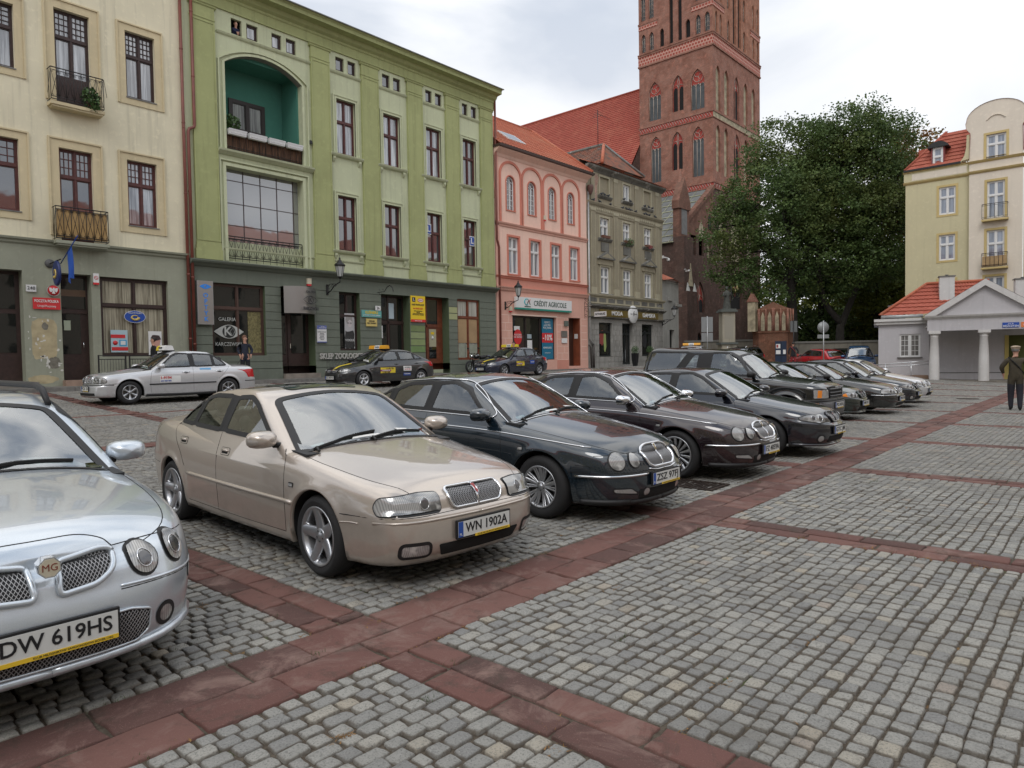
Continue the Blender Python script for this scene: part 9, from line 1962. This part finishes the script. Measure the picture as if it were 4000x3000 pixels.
def grate(x,y,rnd,label):
    o=thing('manhole_cover' if rnd else 'drain_grate',label,'manhole cover' if rnd else 'drain grate',(x,y,float(GZ(x,y))+.003));q=MB([CI,GAP])
    if rnd:q.lathe([(0,.004),(.28,.004),(.285,0),(.33,0),(.33,.006),(.29,.006)],28,mat=CI)
    else:
        q.box(-.32,.32,-.24,.24,-.004,.0,GAP);q.box(-.34,.34,-.26,-.235,0,.012,CI);q.box(-.34,.34,.235,.26,0,.012,CI);q.box(-.34,-.315,-.235,.235,0,.012,CI);q.box(.315,.34,-.235,.235,0,.012,CI)
        for k in range(13):q.box(-.30+k*.05-.009,-.30+k*.05+.009,-.235,.235,0,.010,CI)
    q.build('cover' if rnd else 'bars',parent=o)
grate(-4.06,7.98,False,'rusty iron drain grate in the setts between the teal and the maroon car');grate(-4.2,28.3,True,'dark round manhole cover in the far setts before the pavilion')
# ================================================================ people (one skinned body each, hair and cap as children)
def skinned(pts,edges,rad,sub=2):
    """continuous tapered surface grown round a skeleton"""
    me=D.meshes.new('s');me.from_pydata(pts,edges,[]);o=D.objects.new('s',me);COL.objects.link(o)
    sm_=o.modifiers.new('s','SKIN');sk=me.skin_vertices[0].data if me.skin_vertices else None
    if sk is None:
        me.attributes;
    for i,r in enumerate(rad):
        rr_=r if isinstance(r,tuple)else(r,r);sk[i].radius=rr_
    sk[0].use_root=True;sm_.branch_smoothing=.6;ss=o.modifiers.new('u','SUBSURF');ss.levels=sub;ss.render_levels=sub
    dg=bpy.context.evaluated_depsgraph_get();dg.update();m2=D.meshes.new_from_object(o.evaluated_get(dg));D.objects.remove(o);D.meshes.remove(me);return m2
SKN=M('skin',(.52,.29,.21),.55);HRD=M('dark hair',(.02,.014,.012),.6);HRB=M('fair brown hair',(.16,.09,.045),.6)
def person(label,loc,hd,top,legs,shoes=None,hair=HRD,H_=1.75,arms=((.20,.02,.86),(.20,.02,.86)),stride=0.,cap=None,bag=None,lean=0.,turn=0.,half=False,longhair=False,fat=1.,coat=.80):
    """faces +x in its own frame; arms = hand positions (side, forward, height fraction*H) for left and right"""
    k=H_/1.75;o=thing('person',label,'person',loc,hd);J=[];E_=[];Rd=[];Lb=[]
    def j(p,r,lab,par=None):
        J.append((p[0]*k+lean*max(0,p[2]-.95),p[1]*k,p[2]*k));fk=k*(fat if lab in 'tl' else 1);Rd.append(tuple(q*fk for q in r)if isinstance(r,tuple)else r*fk);Lb.append(lab)
        if par is not None:E_.append((par,len(J)-1))
        return len(J)-1
    pel=j((0,0,.96),(.16,.13),'t');wa=j((0,0,1.12),(.15,.115),'t',pel);ch=j((0,0,1.32),(.175,.125),'t',wa);nk=j((0,0,1.47),(.07,.07),'t',ch);n2=j((.01,0,1.535),(.052,.052),'s',nk);hd1=j((.015,0,1.60),(.07,.075),'s',n2);hd2=j((.01,0,1.68),(.078,.085),'s',hd1);j((.0,0,1.735),(.055,.06),'s',hd2)
    for sg,a in((1,arms[0]),(-1,arms[1])):
        sh=j((0,sg*.17,1.42),.068,'t',ch);hx,hz=a[1],a[2];el=j(((hx*.35-.05),sg*(a[0]+.06),1.42-(1.42-hz)*.52),.052,'t',sh);wr=j((hx*.85,sg*a[0],hz+.05),.036,'t',el);hb=j((hx*.97,sg*a[0],hz-.02),(.032,.02),'s',wr)
        for f in range(4):q=j((hx+.012+.012*(f-1.5),sg*(a[0]-.004),hz-.075),.0095,'s',hb);j((hx+.020+.012*(f-1.5),sg*(a[0]-.018),hz-.115-.006*(f in(1,2))),.008,'s',q)
        q=j((hx+.035,sg*(a[0]-.012),hz-.03),.010,'s',hb);j((hx+.045,sg*(a[0]-.02),hz-.062),.009,'s',q)
    if not half:
        for sg in(1,-1):
            fx=stride*sg;hp=j((0,sg*.09,.88),.098,'l',pel);kn=j((fx*.5+.02,sg*.10,.50),.068,'l',hp);an=j((fx-.02,sg*.10,.10),.047,'l',kn);hl=j((fx-.03,sg*.10,.045),.042,'f',an);j((fx+.12,sg*.115,.035),(.040,.032),'f',hl)
    me=skinned(J,E_,Rd);P=np.array(J);A=np.array([P[a]for a,b in E_]);B_=np.array([P[b]for a,b in E_]);lab=[Lb[b]for a,b in E_]
    mats={'t':top,'s':SKN,'l':legs,'f':shoes or RUB};order=['t','s','l','f']
    for q in order:me.materials.append(mats[q])
    mi=[]
    for p in me.polygons:
        c=np.array(p.center);d=B_-A;t=np.clip(((c-A)*d).sum(1)/(d*d).sum(1),0,1);n=np.argmin((((A+d*t[:,None])-c)**2).sum(1));l=lab[n]
        if not half and l in 'tl' and abs(c[1])<.24*k:l='t' if c[2]>coat*k else 'l'
        mi.append(order.index(l))
    me.polygons.foreach_set('material_index',mi);me.polygons.foreach_set('use_smooth',[True]*len(mi));b=D.objects.new('body',me);COL.objects.link(b);b.parent=o
    hx,hz=(.01*k+lean*.7*k),1.665*k;tn=Matrix.Translation((hx,0,0))@Matrix.Rotation(turn,4,'Z')
    q=MB([SKN,RUB,M('lips',(.35,.12,.10),.5)],xf=tn);q.tube([(.082*k,0,hz+.0),(.100*k,0,hz-.03*k),(.086*k,0,hz-.04*k)],[.008*k,.013*k,.009*k],6,SKN)
    for sg in(-1,1):q.ball((.076*k,sg*.03*k,hz+.008*k),(.006*k,.012*k,.006*k),RUB,8,5);q.ball((0,sg*.082*k,hz-.01*k),(.02*k,.010*k,.03*k),SKN,8,6)
    q.tube([(.083*k,-.02*k,hz-.065*k),(.088*k,0,hz-.066*k),(.083*k,.02*k,hz-.065*k)],.005*k,5,q.mats[2]);q.build('face',parent=o)
    q=MB([hair],xf=tn);vs=[]
    for i in range(10):
        for jn in range(22):
            a=2*math.pi*jn/22;f=math.cos(a);lo=-.02 if f>.35 else(-.10 if longhair else-.055);th=(math.pi/2)-(i/9)*(math.pi/2-math.asin(max(-.95,lo/.11))if lo<0 else math.pi/2);
            if f>.35:th=math.pi/2-(i/9)*(math.pi/2-.42)
            vs.append((-.008*k+.098*k*math.cos(th)*math.cos(a),.092*k*math.cos(th)*math.sin(a),hz+.02*k+.105*k*math.sin(th)))
    q.add(vs,[(i*22+jn,(i+1)*22+jn,(i+1)*22+(jn+1)%22,i*22+(jn+1)%22)for i in range(9)for jn in range(22)],hair,True)
    if longhair:q.ball((-.09*k,0,hz+.05*k),(.05*k,.05*k,.05*k),hair)
    q.build('hair',parent=o)
    if cap:q=MB([cap],xf=tn);q.ball((-.005*k,0,hz+.085*k),(.125*k,.118*k,.045*k),cap,18,8);q.lathe([(.098*k,0),(.104*k,.03*k),(.09*k,.06*k)],18,org=(-.005*k,0,hz+.035*k),mat=cap);q.ball((.10*k,0,hz+.05*k),(.05*k,.07*k,.010*k),cap,14,6);q.build('cap',parent=o)
    if bag:q=MB([bag]);q.tube([(-.02,-.24*k,.95*k),(-.145,-.05*k,1.22*k),(-.10,.15*k,1.46*k),(.05,.16*k,1.47*k)],.014,6);q.ball((-.02,-.25*k,.88*k),(.13,.05,.13));q.build('shoulder_bag',parent=o)
    return o
def jacket(name,c):return M(name,c,.9,var=.3,vscale=9,bmp=.6,bscale=18)
person('older man seen from behind in an olive jacket and beige cap at the right edge',(-2.36,23.3,0),R(100),jacket('olive jacket',(.060,.050,.032)),jacket('dark navy trousers',(.022,.022,.032)),hair=M('grey hair',(.18,.17,.16)),H_=1.72,arms=((.27,.10,.98),(.26,.0,.92)),cap=jacket('beige cap cloth',(.42,.33,.24)),bag=jacket('black bag',(.012,.012,.012)),turn=-.5,stride=.06,fat=1.28,coat=.74)
person('man with reddish hair in a dark blue jacket beside the silver taxi boot',(-25.6,13.32,.93),R(-20),jacket('dark blue jacket',(.018,.022,.038)),jacket('dark trousers',(.02,.02,.022)),hair=M('reddish short hair',(.16,.075,.045),.7),H_=1.76,arms=((.20,.14,1.0),(.20,.14,1.0)),turn=.9,fat=1.15)
person('woman with dark pinned hair and black coat walking past the curtained window',(-25.8,10.03,.93),R(-95),jacket('black coat',(.014,.014,.016)),jacket('black trousers',(.012,.012,.014)),H_=1.66,arms=((.22,.12,.9),(.22,-.1,.9)),stride=.16,longhair=True)
person('child in a navy sweater leaning out of the small attic window',(-26.70,13.86,13.70),R(0),jacket('navy sweater',(.015,.02,.06)),jacket('navy sweater',(.015,.02,.06)),hair=HRB,H_=1.40,arms=((.06,.26,1.20),(.02,.28,1.18)),lean=.16,half=True)
person('person with a red jacket walking by the brick chapel',(-16.0,44.8,.72),R(120),jacket('dark vest',(.02,.02,.025)),jacket('red trousers',(.30,.03,.035)),H_=1.7,arms=((.24,.05,.9),(.24,.0,.9)),stride=.1,bag=jacket('red bag',(.40,.04,.035)))
person('driver sitting behind the wheel of the dark blue taxi',(-23.6,26.75,.12+float(GZ(-23.6,26.7))),R(-90),jacket('driver grey shirt',(.10,.09,.09)),jacket('dark trousers',(.02,.02,.022)),hair=HRD,H_=1.62,arms=((.22,.38,1.12),(.20,.38,1.10)),half=True)
o=thing('motorcycle','dark motorcycle with round mirrors parked by the boarded window','motorcycle',(-25.75,26.3,.97),R(-85));q=MB([RUB,CHR,P_BLK])
def mw(nm,x):w_=MB([TYRE,ALU]);w_.lathe([(.24,-.05),(.30,-.04),(.315,0),(.30,.04),(.24,.05)],28,org=(x,0,.315),axis=1,mat=TYRE);w_.lathe([(.24,-.02),(.22,0),(.24,.02)],28,org=(x,0,.315),axis=1,mat=ALU);[w_.tube([(x,0,.315),(x+.23*math.cos(a),0,.315+.23*math.sin(a))],.008,4,ALU)for a in np.linspace(0,6.28,9)[:-1]];w_.build('wheel',parent=o)
mw('f',.68);mw('r',-.68);q=MB([P_BLK]);q.tube([(.25,0,.80),(.05,0,.86),(-.15,0,.80)],[.10,.15,.10],12);q.tube([(-.2,0,.78),(-.55,0,.80),(-.8,0,.88)],[.11,.10,.05],10,RUB);q.tube([(.35,0,.5),(-.3,0,.45)],[.17,.16],10,RUB);q.build('tank_and_seat',parent=o)
q=MB([IRON]);[q.tube([(.68,s_*.08,.315),(.42,s_*.08,.95),(.38,s_*.08,1.0)],.02,6)for s_ in(-1,1)];q.tube([(.30,-.36,1.02),(.40,0,1.0),(.30,.36,1.02)],.014,6);q.ball((.52,0,.85),(.08,.09,.09),CHR);q.build('fork_and_handlebar',parent=o)
for s_ in(-1,1):q=MB([IRON]);q.tube([(.34,s_*.25,1.02),(.36,s_*.34,1.22)],.008,5);q.ball((.36,s_*.36,1.27),(.02,.06,.045));q.build('mirror',parent=o)
